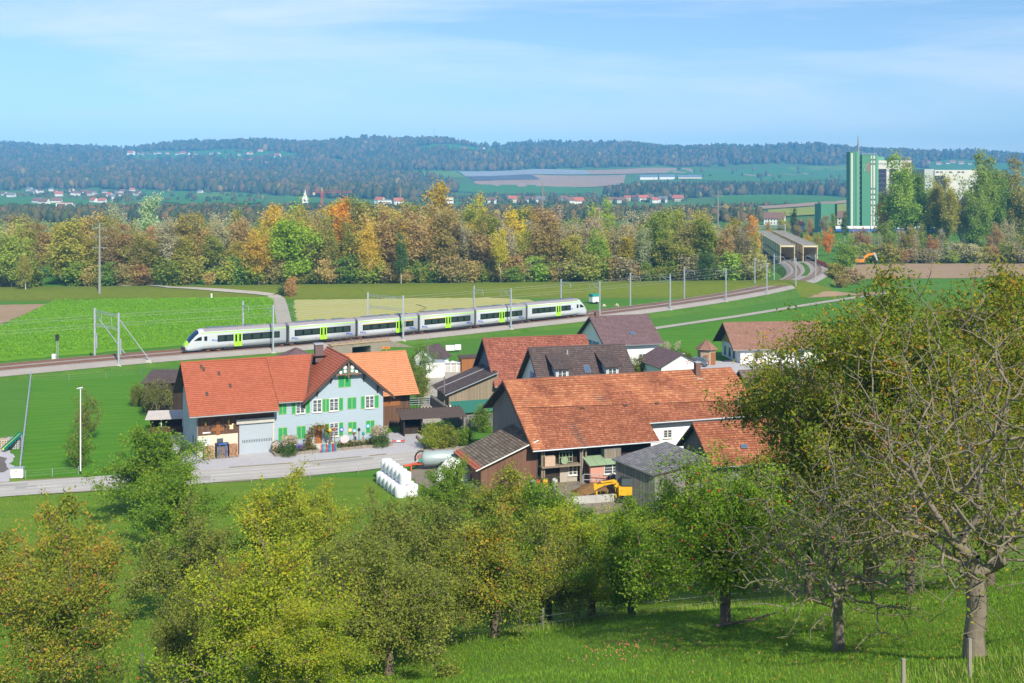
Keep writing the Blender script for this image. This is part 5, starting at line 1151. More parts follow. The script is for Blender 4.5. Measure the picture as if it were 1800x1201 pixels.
def make_tree(name, label, cat, seed, loc, rz, trunk_h, cz, rx, rz_, M, per, spread, lsize, lm, seg=0.6, tip=0.012, trunk_r=0.2, bark=None, apples=0, keep=1.0, lump=0.3, droop=0.0, group=None, tintfn=None, flat=0.55, bias=0.45, nb=5, rmin=0.0, wid=0.55, ld=0.35, pw=0.36, clus=0):
    rng = np.random.default_rng(seed)
    P, par, rad, ends = grow(rng, trunk_h, cz, rx, rz_, M, seg, lump, tip, trunk_r, droop, flat, bias, pw=pw, clus=clus)
    t = thing(name, label, cat, loc, rz, group)
    obj('trunk', branch_mesh('trunk', P, par, rad, bark or M_bark, nb, rmin), t)
    lp, cl = leaf_pos(rng, P, par, ends, per, spread, keep=keep)
    ct = rng.uniform(0, 1, len(ends))
    hgt = (lp[:, 2] - lp[:, 2].min()) / max(0.1, np.ptp(lp[:, 2]))
    ph = rng.uniform(0, 6.28, 3); kf = 5.0 / max(rx, 1.0); sp_ = 0.5 + 0.5 * np.sin(lp[:, 0] * kf + ph[0] + 1.2 * np.sin(lp[:, 2] * kf)) * np.sin(lp[:, 1] * kf + ph[1]) 
    tint = 0.25 * ct[cl] + 0.32 * rng.uniform(0, 1, len(lp)) + 0.22 * sp_ + 0.18 * (tintfn(lp) if tintfn else 0.4)
    tint = tint + 0.12 * rng.uniform(0, 1, len(lp)) ** 6 * 4 * 0.5
    obj('crown', leaf_mesh('crown', rng, lp, lsize, lm, tint, wid, ld), t)
    if apples:
        k = rng.choice(len(lp), apples, replace=False); tag(obj('apples', spheres('apples', lp[k] - np.array([0, 0, 0.08]), 0.055, M_apple), t), kind='stuff')
    return t
def base_at(px, Y):
    x = (px - 900) / F * Y; return Vector((x, Y, gz(x, Y)))
def topz(py, Y): return CAMZ - (py - HY) / F * Y
# ---- orchard prototypes (unit: metres, about 6-7 m tall)
ORCH = [
 # px, Y, top py, crown half width px, leaf kind, trunk h, label
 (95, 52, 905, 165, 'rust', 1.6, 'apple tree with pink apples and orange top at the lower left corner', 260),
 (270, 104, 742, 95, 'green', 1.7, 'dense green tree beside the road left of the farmhouse yard', 0),
 (300, 92, 815, 88, 'green', 1.6, 'round green tree below the roadside tree', 0),
 (345, 76, 905, 105, 'olive', 1.5, 'olive apple tree left of the tall yellow-green one', 40),
 (470, 50, 935, 165, 'yellow', 1.6, 'large yellow-green tree at the bottom edge left of centre', 30),
 (500, 76, 845, 95, 'yellow', 1.6, 'apple tree with golden crown below the road meadow', 20),
 (690, 84, 880, 95, 'olive', 1.5, 'grey-green apple tree below the white bales', 20),
 (620, 62, 905, 120, 'olive', 1.6, 'grey-green apple tree in the middle of the orchard', 25),
 (770, 72, 880, 110, 'olive', 1.5, 'muted green apple tree left of the old barn axis', 25),
 (790, 100, 806, 60, 'green', 1.5, 'young green tree in front of the white tarpaulin heap', 0),
 (895, 88, 822, 72, 'rust', 1.5, 'reddish tree in front of the lean-to', 0),
 (965, 80, 838, 92, 'green', 1.5, 'green tree below the open barn front', 10),
 (870, 56, 930, 112, 'rust', 1.4, 'yellow-orange drooping apple tree on the meadow edge', 20),
 (1040, 65, 890, 112, 'yellow', 1.3, 'yellowing apple tree with two leaning trunks behind the meadow edge', 10),
 (1168, 68, 846, 88, 'green', 1.4, 'green apple tree below the grey shed', 60),
 (1275, 48, 775, 150, 'green', 1.9, 'apple tree full of red apples in the middle of the meadow', 230),
 (1110, 58, 880, 85, 'green', 1.5, 'low green apple tree behind the meadow crest', 40),
 (1330, 74, 820, 90, 'yellow', 1.5, 'yellow-green tree behind the red apple tree', 20),
 (30, 78, 935, 80, 'rust', 1.5, 'orange-tipped apple tree at the left edge', 30),
 (110, 70, 872, 78, 'rust', 1.5, 'apple tree with bright orange crown below the road', 20),
 (560, 44, 1040, 120, 'yellow', 1.3, 'low yellow-green tree at the bottom edge', 15),
 (685, 50, 985, 125, 'olive', 1.4, 'grey-green tree at the bottom edge right of the yellow one', 20),
 (560, 88, 862, 70, 'yellow', 1.4, 'small yellow-green tree below the meadow fence', 10),
 (965, 61, 935, 92, 'olive', 1.3, 'low olive tree behind the drooping tree', 10),
 (765, 55, 975, 108, 'olive', 1.4, 'grey-green tree left of the drooping tree', 15),
 (335, 57, 1030, 75, 'olive', 1.4, 'olive apple tree left of the bottom yellow-green tree', 20),
 (405, 64, 980, 85, 'rust', 1.4, 'small reddish apple tree between the yellow trees', 25),
]
OPROTO = {}
for i, (px_, Y_, ty, hw_, kind_, th_, lab_, ap_) in enumerate(ORCH):
    b_ = base_at(px_, Y_); H_ = max(3.2, topz(ty, Y_) - b_.z); rx_ = 1.1 * hw_ / F * Y_; rzz = (H_ - th_) * 0.58; cz_ = H_ - rzz
    dens = min(1.0, 62 / Y_)
    Mx = int(np.clip(150 * rx_ * dens, 190 if Y_ < 85 else 290, 420)); ls = 0.115 if Y_ < 70 else (0.155 if Y_ < 85 else 0.19)
    per_ = (102 if Y_ < 70 else 84) * (0.9 if kind_ == 'olive' else 1.0)
    tf = (lambda lp: np.clip((lp[:, 2] - lp[:, 2].min()) / np.ptp(lp[:, 2]) * 1.6 - 0.3, 0, 1.6)) if kind_ in ('rust', 'yellow') else None
    key = (kind_, Y_ < 70); lst_ = OPROTO.setdefault(key, [])
    if len(lst_) >= (2 if Y_ < 70 else 1):       # further trees of a kind share the leaves of an earlier one, turned and rescaled
        src, r0, h0 = lst_[i % len(lst_)]; dup(src, b_, i * 1.7 + 0.6, (rx_ / r0, rx_ / r0, H_ / h0), lab_); continue
    lst_.append((None, rx_, H_)); t_ = make_tree('apple_tree', lab_, 'tree', 100 + i, b_, i * 1.3, th_, cz_, rx_ * 0.92, rzz, Mx, per_, 0.17 + 0.025 * rx_, ls, LM[kind_], clus=int(20 + 9 * rx_), lump=0.4, trunk_r=0.17 + 0.008 * H_, apples=ap_, tintfn=tf, droop=0.5, flat=0.8, group='orchard trees below the road'); lst_[-1] = (t_, rx_, H_)
# ---- two large old trees at the right and the half-bare one between them
b_ = base_at(1474, 40.5)
make_tree('old_cherry_tree', 'half-bare old tree with grey twiggy branches left of the thick-trunked tree', 'tree', 301, b_, 0.4, 2.1, 4.3, 4.2, 2.6, 900, 8, 0.16, 0.10, LM['olive'], seg=0.4, tip=0.009, trunk_r=0.19, bark=M_barkg, apples=25, droop=1.2, flat=0.9, lump=0.3, bias=0.4, pw=0.3)
b_ = base_at(1715, 34.5)
make_tree('old_pear_tree', 'tall thick-trunked old tree with bare grey branches at the right edge', 'tree', 303, b_, 2.2, 2.6, 6.6, 5.2, 4.9, 1500, 5, 0.2, 0.105, LM['pear'], seg=0.45, tip=0.0085, trunk_r=0.31, bark=M_barkg, droop=0.8, flat=0.95, lump=0.25, bias=0.42, pw=0.26)
b_ = base_at(1528, 60)
make_tree('pear_tree', 'big leafy pear tree with orange-tinged leaves in front of the hamlet', 'tree', 305, b_, 1.0, 2.6, 10.0, 7.3, 6.0, 1050, 88, 0.36, 0.20, LM['pear'], clus=95, seg=0.7, tip=0.012, trunk_r=0.32, bark=M_bark, flat=1.15, lump=0.14, wid=0.42, ld=0.8, bias=0.4)
b_ = base_at(1745, 64)
make_tree('pear_tree', 'orange-tinged tall tree behind the bare branches at the right edge', 'tree', 307, b_, 2.0, 2.6, 11.3, 6.8, 6.5, 1000, 80, 0.34, 0.20, LM['pear'], clus=95, seg=0.7, tip=0.012, trunk_r=0.3, bark=M_bark, flat=1.1, lump=0.14, wid=0.42, ld=0.8, bias=0.4)
b_ = base_at(1420, 66)
make_tree('apple_tree', 'leafy apple tree with red fruit behind the half-bare tree', 'tree', 309, b_, 2.0, 1.6, 5.0, 4.4, 3.4, 330, 66, 0.34, 0.10, LM['green'], trunk_r=0.22, apples=90, flat=0.9, group='orchard trees below the road')
b_ = base_at(1600, 52)
make_tree('apple_tree', 'leafy green tree behind the thick trunk', 'tree', 311, b_, 2.0, 1.6, 4.6, 4.0, 3.2, 300, 60, 0.32, 0.10, LM['pear'], trunk_r=0.22, apples=20, flat=0.9, group='orchard trees below the road')
b_ = base_at(1740, 50)
make_tree('apple_tree', 'dark green tree at the right edge behind the thick trunk', 'tree', 313, b_, 2.0, 1.6, 4.8, 4.0, 3.4, 300, 60, 0.32, 0.10, LM['pear'], trunk_r=0.22, apples=0, flat=0.9, group='orchard trees below the road')

# ---- garden trees and shrubs in the hamlet
GARD = [(150, 0, 775, 683, 26, 'olive', 'small round tree in the paddock behind the lamp post', 0.9), (140, 0, 822, 745, 28, 'green', 'dark bushy shrub at the foot of the lamp post', 0.2),
 (742, 0, 676, 600, 26, 'green', 'slim dark tree at the orange roof', 1.0), (740, 0, 712, 645, 22, 'rust', 'reddish small tree beside the orange roof', 0.6), (850, 0, 760, 708, 20, 'green', 'green shrub at the left gable of the old barn', 0.3),
 (760, 0, 790, 738, 24, 'yellow', 'yellowing hedge bush beside the drive', 0.2), (785, 0, 788, 744, 20, 'rust', 'red-leaved hedge bush beside the drive', 0.2), (815, 0, 784, 752, 18, 'green', 'green hedge bush nearest the barn', 0.2),
 (1120, 0, 660, 625, 20, 'olive', 'greyish bush in front of the garage', 0.2), (1205, 0, 632, 618, 14, 'green', 'low round bush behind the parked cars', 0.1), (835, 0, 830, 795, 22, 'rust', 'rust-leaved shrub below the lean-to roof', 0.2),
 (243, 0, 715, 672, 14, 'olive', 'small bush at the black shed', 0.2), (716, 0, 672, 618, 26, 'olive', 'brown bushy tree below the railway bank', 0.3)]
for i, (px_, _, by, ty, hw_, kind_, lab_, th_) in enumerate(GARD):
    g_ = G(px_, by); H_ = (by - ty) / F * g_.y; rx_ = hw_ / F * g_.y; rzz = (H_ - th_) * 0.55
    make_tree('garden_tree' if th_ > 0.5 else 'shrub', lab_, 'tree' if th_ > 0.5 else 'shrub', 400 + i, g_, i, th_, H_ - rzz, rx_, rzz, 110, 40, 0.25, 0.16, LM[kind_], seg=0.5, tip=0.015, trunk_r=0.10, flat=0.95, lump=0.2)
# weeping willow
g_ = G(275, 733); rng = np.random.default_rng(5); t = thing('weeping_willow', 'yellow-green weeping willow in front of the black shed', 'tree', g_)
P, par, rad, ends = grow(rng, 2.2, 4.3, 2.3, 1.4, 60, 0.5, 0.2, 0.015, 0.16)
obj('trunk', branch_mesh('trunk', P, par, rad, M_bark), t); lp = []
for e in ends:
    k = 70; u = rng.uniform(0, 1, k); L_ = rng.uniform(1.5, 3.6); p = P[e] + np.stack([rng.normal(size=k) * 0.10 + 0.3 * u * P[e][0] / 2.3, rng.normal(size=k) * 0.10 + 0.3 * u * P[e][1] / 2.3, -u * L_], 1); p[:, 2] = np.maximum(p[:, 2], 0.3); lp.append(p)
lp = np.concatenate(lp); obj('crown', leaf_mesh('crown', rng, lp, 0.22, leafmat('leaf_willow', [(0, (0.12, 0.15, 0.04)), (0.5, (0.22, 0.24, 0.06)), (1, (0.36, 0.34, 0.11))]), rng.uniform(0, 1, len(lp)), 0.25, 1.6), t)
# pampas plants
M_plume = leafmat('plume', [(0, (0.45, 0.36, 0.24)), (1, (0.7, 0.6, 0.45))]); M_blade = leafmat('blade', [(0, (0.05, 0.11, 0.02)), (1, (0.14, 0.22, 0.05))])
def pampas(loc, h, r, lab, white=False):
    rng = np.random.default_rng(int(loc[0] * 10) % 97 + 5); t = thing('pampas_grass', lab, 'plant', loc); n = 900
    a = rng.uniform(0, 6.28, n); rr = r * np.sqrt(rng.uniform(0, 1, n)); z = rng.uniform(0, 1, n) * h * 0.62
    obj('blades', leaf_mesh('blades', rng, np.stack([rr * np.cos(a), rr * np.sin(a), z], 1), 0.5, M_blade, rng.uniform(0, 1, n), 0.1, -1.5), t)
    k = 14; pp = []
    for q in range(k):
        a_ = rng.uniform(0, 6.28); s_ = rng.uniform(0.2, 0.95) * r; m_ = 60; u = rng.uniform(0, 1, m_); pp.append(np.stack([s_ * math.cos(a_) * (1 + 0.2 * u) + rng.normal(size=m_) * 0.08, s_ * math.sin(a_) * (1 + 0.2 * u) + rng.normal(size=m_) * 0.08, h * (0.6 + 0.4 * u)], 1))
    pp = np.concatenate(pp); obj('plumes', leaf_mesh('plumes', rng, pp, 0.2, M_plume, rng.uniform(0, 1, len(pp)), 0.45, -0.6), t); return t
pampas(G(506, 803), 2.3, 0.95, 'pampas grass with tan plumes at the left of the farmhouse front'); pampas(G(669, 787), 2.4, 0.95, 'pampas grass with tan plumes at the right corner of the farmhouse')
pampas(G(1182, 634), 3.3, 2.0, 'pale feathery pampas clump behind the garage')

# ---- wood along the river
def proto(seed, H_, th_, rx_, M_, per_, sp, ls, bark, **kw):
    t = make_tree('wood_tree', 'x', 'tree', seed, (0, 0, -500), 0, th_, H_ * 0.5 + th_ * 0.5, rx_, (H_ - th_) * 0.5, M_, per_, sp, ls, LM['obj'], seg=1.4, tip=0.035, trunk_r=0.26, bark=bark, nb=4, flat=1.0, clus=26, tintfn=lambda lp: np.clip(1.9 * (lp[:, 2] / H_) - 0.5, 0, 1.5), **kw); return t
PR = {'full': [proto(500 + k, 20, 3.0, 5.0, 150, 52, 0.8, 0.55, M_bark, lump=0.35) for k in range(3)],
      'tall': [proto(510 + k, 22, 5.0, 3.4, 140, 50, 0.75, 0.52, M_barkp, lump=0.4) for k in range(3)],
      'bare': [proto(520 + k, 20, 4.0, 3.4, 300, 11, 0.75, 0.42, M_barkp, lump=0.3) for k in range(3)],
      'bush': [proto(530 + k, 5, 0.3, 2.6, 80, 50, 0.5, 0.42, M_bark, lump=0.3) for k in range(2)],
      'poplar': [proto(540 + k, 36, 5.0, 6.2, 260, 62, 1.05, 0.75, M_barkp, lump=0.45) for k in range(3)]}
COL = {'brown': (0.24, 0.175, 0.07), 'olive': (0.205, 0.19, 0.04), 'gold': (0.285, 0.22, 0.03), 'orange': (0.36, 0.165, 0.02), 'lime': (0.19, 0.24, 0.025), 'green': (0.11, 0.155, 0.03), 'grey': (0.23, 0.19, 0.11), 'rust': (0.23, 0.14, 0.065), 'dark': (0.055, 0.085, 0.025), 'silver': (0.20, 0.23, 0.16), 'mead': (0.15, 0.185, 0.03)}
DESC = {'brown': 'brown-leaved', 'olive': 'olive', 'gold': 'golden', 'orange': 'orange', 'lime': 'lime green', 'green': 'green', 'grey': 'nearly bare grey', 'rust': 'rust-coloured', 'dark': 'dark green', 'silver': 'silvery grey-green', 'mead': 'mid-green'}
rw = np.random.default_rng(77); USED = set()
def wood_tree(kind, x, y, H_, wf, colname, label, group, name='wood_tree', zoff=0.0):
    k = int(rw.integers(len(PR[kind]))); pr = PR[kind][k]; h0 = {'full': 20, 'tall': 22, 'bare': 20, 'bush': 5, 'poplar': 36}[kind]; s = H_ / h0
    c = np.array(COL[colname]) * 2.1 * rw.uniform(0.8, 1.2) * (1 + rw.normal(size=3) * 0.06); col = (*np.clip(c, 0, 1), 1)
    o = dup(pr, (x, y, gz(x, y) + zoff), rw.uniform(0, 6.28), (s * wf, s * wf, s), label, group, col); o.name = name; return o
def nth(k): return '%d%s' % (k, 'th' if 10 < k % 100 < 14 else {1: 'st', 2: 'nd', 3: 'rd'}.get(k % 10, 'th'))
def pick(px):
    """leaf colours along the wood, left to right"""
    if px < 250: c = ['olive', 'olive', 'brown', 'mead', 'grey', 'brown', 'olive']
    elif px < 420: c = ['brown', 'olive', 'olive', 'grey', 'grey', 'mead']
    elif px < 640: c = ['gold', 'olive', 'brown', 'olive', 'olive', 'gold']
    elif px < 800: c = ['brown', 'rust', 'gold', 'olive', 'olive', 'brown', 'gold']
    elif px < 1000: c = ['brown', 'olive', 'gold', 'brown', 'grey', 'mead', 'grey']
    else: c = ['grey', 'brown', 'olive', 'grey', 'gold', 'olive', 'mead', 'grey']
    return c[int(rw.integers(len(c)))]
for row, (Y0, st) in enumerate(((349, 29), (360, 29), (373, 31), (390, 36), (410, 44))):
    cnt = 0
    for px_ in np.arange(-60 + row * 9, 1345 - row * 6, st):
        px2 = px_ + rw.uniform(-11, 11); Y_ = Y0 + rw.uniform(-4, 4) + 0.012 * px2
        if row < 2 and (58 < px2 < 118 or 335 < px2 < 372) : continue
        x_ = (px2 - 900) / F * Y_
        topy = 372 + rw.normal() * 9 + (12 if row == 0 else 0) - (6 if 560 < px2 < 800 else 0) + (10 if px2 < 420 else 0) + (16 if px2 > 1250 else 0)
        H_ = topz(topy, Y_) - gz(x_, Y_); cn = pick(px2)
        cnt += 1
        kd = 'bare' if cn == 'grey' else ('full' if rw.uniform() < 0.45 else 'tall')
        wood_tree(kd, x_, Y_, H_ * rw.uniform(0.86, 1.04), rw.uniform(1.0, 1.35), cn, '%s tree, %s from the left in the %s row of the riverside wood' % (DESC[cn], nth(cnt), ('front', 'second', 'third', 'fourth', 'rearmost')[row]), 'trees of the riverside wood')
cnt = 0
for px_ in np.arange(-50, 1340, 17):
    px2 = px_ + rw.uniform(-7, 7); Y_ = 341 + rw.uniform(0, 4) + 0.012 * px2
    if 62 < px2 < 116 or 340 < px2 < 368: continue
    cnt += 1; cn = ['olive', 'green', 'brown', 'olive', 'mead', 'grey', 'brown'][int(rw.integers(7))]; x_ = (px2 - 900) / F * Y_
    wood_tree('bush', x_, Y_, rw.uniform(3.5, 8.5), rw.uniform(0.9, 1.3), cn, '%s bush, %s from the left along the foot of the riverside wood' % (DESC[cn], nth(cnt)), 'bushes along the wood edge', 'wood_bush')
SPEC = [(515, 345, 348, 'full', 1.0, 'lime', 'tall lime-green tree rising above the wood'), (455, 344, 402, 'full', 1.05, 'gold', 'golden-orange round tree at the front of the wood'), (601, 364, 358, 'full', 0.75, 'orange', 'bright orange tree top in the wood'),
 (725, 354, 366, 'tall', 1.2, 'rust', 'russet red tree in the middle of the wood'), (20, 338, 390, 'full', 1.1, 'olive', 'olive tree with pale forked trunk at the left edge'), (105, 372, 380, 'tall', 0.6, 'gold', 'small golden tree top at the left of the wood'), (770, 420, 330, 'full', 1.0, 'gold', 'tall yellow tree standing above the wood'), (835, 424, 338, 'full', 0.8, 'gold', 'slimmer yellow tree behind the wood'), (1055, 410, 346, 'full', 0.8, 'lime', 'bright green crown above the bare wood'),
 (205, 430, 355, 'full', 0.9, 'silver', 'silvery willow crown behind the left wood'), (265, 430, 352, 'full', 0.9, 'silver', 'second silvery willow crown behind the left wood'), (880, 348, 392, 'tall', 0.8, 'gold', 'yellow tree at the front of the wood right of centre'), (645, 347, 385, 'tall', 0.9, 'gold', 'yellow-orange tree behind the middle of the train'), (705, 344, 408, 'tall', 0.8, 'dark', 'dark ivy-clad tree in the middle of the wood'),
 (1240, 345, 436, 'full', 1.1, 'dark', 'dark green bushy tree at the right end of the wood'), (905, 345, 470, 'bush', 1.2, 'green', 'green bush in front of the wood'), (1325, 372, 372, 'tall', 0.7, 'orange', 'orange tree at the right end of the wood')]
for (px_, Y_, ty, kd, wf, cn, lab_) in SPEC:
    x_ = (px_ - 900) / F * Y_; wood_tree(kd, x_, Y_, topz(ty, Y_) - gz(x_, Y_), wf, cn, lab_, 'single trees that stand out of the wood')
# birch on the dike, red bush by the track
x_ = (45 - 900) / F * 322; wood_tree('tall', x_, 322, topz(444, 322) - gz(x_, 322), 1.25, 'olive', 'loose birch with white trunk on the dike at the left', 'single trees that stand out of the wood')
g_ = G(511, 521); wood_tree('bush', g_.x, g_.y, 5.2, 0.62, 'rust', 'dark red bush beside the bend of the farm track', 'shrubs on the dike', 'shrub'); wood_tree('bush', g_.x - 2.2, g_.y + 0.5, 3.4, 0.8, 'dark', 'dark green bush left of the red one', 'shrubs on the dike', 'shrub')
# right bank: trees round the mill, poplars, big round tree by the line
RB = [(1778, 565, 305, 'poplar', 1.2, 'olive', 'rear poplar beside the right edge'), (1720, 515, 322, 'poplar', 0.9, 'mead', 'leafy poplar left of the broad one'), (1560, 560, 332, 'poplar', 0.8, 'mead', 'leafy poplar next to the mill tower'), (1595, 560, 310, 'poplar', 1.1, 'olive', 'rear poplar between the two first ones'), (1635, 560, 305, 'poplar', 1.1, 'mead', 'rear poplar hiding the mill gap'), (1705, 555, 306, 'poplar', 1.2, 'mead', 'rear poplar hiding the warehouse'), (1745, 560, 304, 'poplar', 1.2, 'green', 'rear poplar near the right edge'), (1668, 520, 335, 'poplar', 0.9, 'olive', 'shorter poplar before the warehouse'), (1578, 525, 300, 'poplar', 1.1, 'mead', 'first poplar in front of the white mill hall'), (1612, 545, 296, 'poplar', 0.9, 'green', 'tall dark poplar right in front of the white mill hall'), (1650, 530, 318, 'poplar', 0.8, 'olive', 'olive poplar between the mill buildings'), (1690, 540, 330, 'bare', 1.5, 'grey', 'thin bare poplar right of the mill'), (1725, 530, 298, 'poplar', 0.95, 'mead', 'broad poplar in front of the rear mill building'), (1760, 540, 302, 'poplar', 0.9, 'green', 'green poplar near the right edge'), (1795, 535, 300, 'poplar', 0.9, 'olive', 'poplar at the right edge of the picture'),
 (1556, 535, 345, 'tall', 1.1, 'gold', 'yellowing poplar left of the dark one'), (1488, 400, 415, 'full', 1.25, 'mead', 'large round green tree beside the railway curve'), (1455, 520, 400, 'full', 0.9, 'orange', 'golden maple nearest the bridges'), (1418, 540, 402, 'full', 0.75, 'gold', 'golden-orange maple left of the other one'), (1436, 545, 408, 'full', 0.7, 'gold', 'small golden maple between the two'),
 (1400, 640, 385, 'full', 0.8, 'brown', 'brown tree behind the bridge ends'), (1375, 650, 372, 'full', 0.8, 'olive', 'olive tree behind the bridge ends'), (1425, 650, 380, 'tall', 0.8, 'rust', 'russet tree left of the mill'), (1450, 640, 372, 'tall', 0.9, 'grey', 'bare tree left of the mill'), (1485, 660, 370, 'tall', 0.8, 'dark', 'dark spruce-like tree at the mill foot'), (1395, 690, 362, 'tall', 0.7, 'dark', 'dark conifer behind the bridges'), (1350, 600, 392, 'full', 0.7, 'brown', 'brown tree at the far left bridge end'), (1465, 700, 378, 'full', 0.8, 'mead', 'green tree left of the mill tower')]
for (px_, Y_, ty, kd, wf, cn, lab_) in RB:
    x_ = (px_ - 900) / F * Y_; wood_tree(kd, x_, Y_, topz(ty, Y_) - gz(x_, Y_), wf, cn, lab_, 'trees around the mill')
for k, px_ in enumerate(np.arange(1500, 1830, 13)):
    Y_ = 478 + rw.uniform(0, 26); x_ = (px_ + rw.uniform(-6, 6) - 900) / F * Y_; cn = ['grey', 'brown', 'olive', 'rust', 'grey', 'mead', 'brown'][int(rw.integers(7))]; H_ = topz(408 + rw.normal() * 14, Y_) - gz(x_, Y_)
    wood_tree('bare' if cn == 'grey' else 'full', x_, Y_, H_, rw.uniform(0.8, 1.1), cn, '%s tree, %s from the left behind the ploughed field below the mill' % (DESC[cn], nth(k + 1)), 'trees behind the ploughed field')
for k, px_ in enumerate(np.arange(1505, 1830, 14)):
    Y_ = 468 + rw.uniform(0, 6); x_ = (px_ - 900) / F * Y_; cn = ['brown', 'olive', 'grey', 'mead'][int(rw.integers(4))]
    wood_tree('bush', x_, Y_, rw.uniform(4, 8), 1.2, cn, '%s bush, %s from the left along the far side of the ploughed field' % (DESC[cn], nth(k + 1)), 'bushes behind the ploughed field', 'wood_bush')
for px_, Y_, H_, cn in ((1470, 372, 6, 'olive'), (1500, 366, 5, 'grey'), (1480, 352, 4, 'brown')):
    x_ = (px_ - 900) / F * Y_; wood_tree('bush', x_, Y_, H_, 1.2, cn, '%s bush at the foot of the round green tree' % DESC[cn], 'bushes by the railway curve', 'wood_bush')
for lst in PR.values():
    for o in lst:
        for c_ in [x for x in bpy.data.objects if x.parent == o]: bpy.data.objects.remove(c_)
        bpy.data.objects.remove(o)
KIDS.clear()
# ------------------------------------------------------------------ things around the farm
def lp_(x, y, z=0.0, root=None): return (root or fh).matrix_basis @ Vector((x, y, z))
FZ = 0.08
# firewood: pallet, split logs, wrapping
M_log = mat('split_log', (0.46, 0.30, 0.17), 0.9, 0.4, 9); M_logd = mat('log_dark', (0.26, 0.19, 0.14), 0.9, 0.4, 9); M_black = mat('black_film', (0.02, 0.02, 0.022), 0.5, 0.2, 3); M_tarpb = mat('blue_tarp', (0.03, 0.13, 0.50), 0.5, 0.1, 3)
rg = random.Random(4)
for (a_, b_, lab, mt, wrap) in ((359, 378, 'pallet of split firewood nearest the pale barn door', M_log, 0), (381, 402, 'firewood pallet wrapped in black film and blue tarp', M_logd, 1), (403, 420, 'pallet of reddish split firewood beside the roller door', mat('split_log_red', (0.48, 0.27, 0.16), 0.9, 0.4, 9), 0)):
    x0, x1 = fx_(a_, -1.2), fx_(b_, -1.2); t = thing('firewood_pallet', lab, 'firewood', lp_(x0, -1.25, FZ), R(FA), 'firewood pallets in front of the barn'); w_ = x1 - x0
    m = MB()
    for k in range(3): m.box(0, w_, k * 0.45, k * 0.45 + 0.1, 0, 0.12)
    m.build('pallet', W_lw, t); m = MB()
    for i in range(int(w_ / 0.135)):
        for j in range(9): r_ = rg.uniform(0.05, 0.075); m.tube([(0.07 + i * 0.135 + rg.uniform(-0.02, 0.02), rg.uniform(-0.05, 0.04), 0.19 + j * 0.135), (0.07 + i * 0.135, 1.0, 0.19 + j * 0.135)], r_, 6)
    tag(m.build('logs', mt, t), kind='stuff')
    if wrap:
        m = MB(); m.box(-0.05, 0.02, -0.08, 1.05, 0.12, 1.5); m.box(w_ - 0.02, w_ + 0.05, -0.08, 1.05, 0.12, 1.5); m.box(-0.05, w_ + 0.05, -0.1, 1.05, 1.38, 1.52); m.build('film', M_black, t)
        m = MB()
        for q in (0.25, w_ - 0.35): m.box(q, q + 0.09, -0.11, -0.085, 0.12, 1.53)
        m.box(0.2, w_ - 0.2, -0.13, 0.5, 1.521, 1.56); m.build('blue_tarp', M_tarpb, t)
# ornaments on the barn front
cxx = fx_(383); t = thing('wall_cross', 'brown wooden cross under a small roof on the barn boards', 'cross', lp_(cxx, -0.02, 2.45), R(FA))
m = MB(); m.box(-0.22, 0.22, -0.08, 0, 0, 1.55); m.box(-0.65, 0.65, -0.085, -0.002, 0.45, 0.8); m.build('cross', W_ow, t)
for s_ in (-1, 1): MB().prism([(s_ * 0.95, -0.25, 0.85), (0, -0.25, 1.75), (0, -0.25, 1.85), (s_ * 0.95, -0.25, 0.93)], (0, 0.24, 0)).build('roof_board', M_trim, t)
for px_, z_, c_, lab in ((361, 3.95, (0.7, 0.4, 0.05), 'yellow-orange flower pot hanging on the barn boards, left'), (401.5, 4.0, (0.65, 0.35, 0.06), 'orange flower pot hanging on the barn boards, right')):
    t = thing('hanging_pot', lab, 'pot', lp_(fx_(px_), -0.16, z_ - 0.3), R(FA)); m = MB(); m.lathe([(0.08, 0), (0.13, 0.25), (0.1, 0.3)], 10); m.build('pot', mat('pot_' + str(px_), c_, 0.7, 0.1, 4), t); m = MB(); m.lathe([(0.05, 0), (0.1, 0.12), (0.02, 0.24)], 8, Matrix.Translation((0, 0, 0.3))); m.build('plant', M_green, t)
t = thing('wooden_figure', 'cream watering-can figure on the barn boards', 'ornament', lp_(fx_(406.5), -0.03, 3.0), R(FA)); m = MB(); m.prism([(-0.2, 0, 0), (0.22, 0, 0), (0.18, 0, 0.35), (0.28, 0, 0.6), (0.1, 0, 0.62), (0.02, 0, 0.42), (-0.32, 0, 0.5), (-0.16, 0, 0.3)], (0, -0.05, 0)); m.build('body', mat('figure_cream', (0.75, 0.62, 0.36), 0.8, 0.1, 4), t); MB().box(-0.2, 0.22, -0.055, 0.0, -0.08, -0.002).build('base', W_ow, t)
t = thing('name_board', 'small white board on the barn boards', 'sign', lp_(fx_(363), -0.02, 2.72), R(FA)); MB().box(-0.42, 0.42, -0.03, 0, 0, 0.14).build('board', W_white, t); MB().box(-0.45, 0.45, -0.02, 0.0, -0.03, -0.001).build('ledge', W_lw, t)
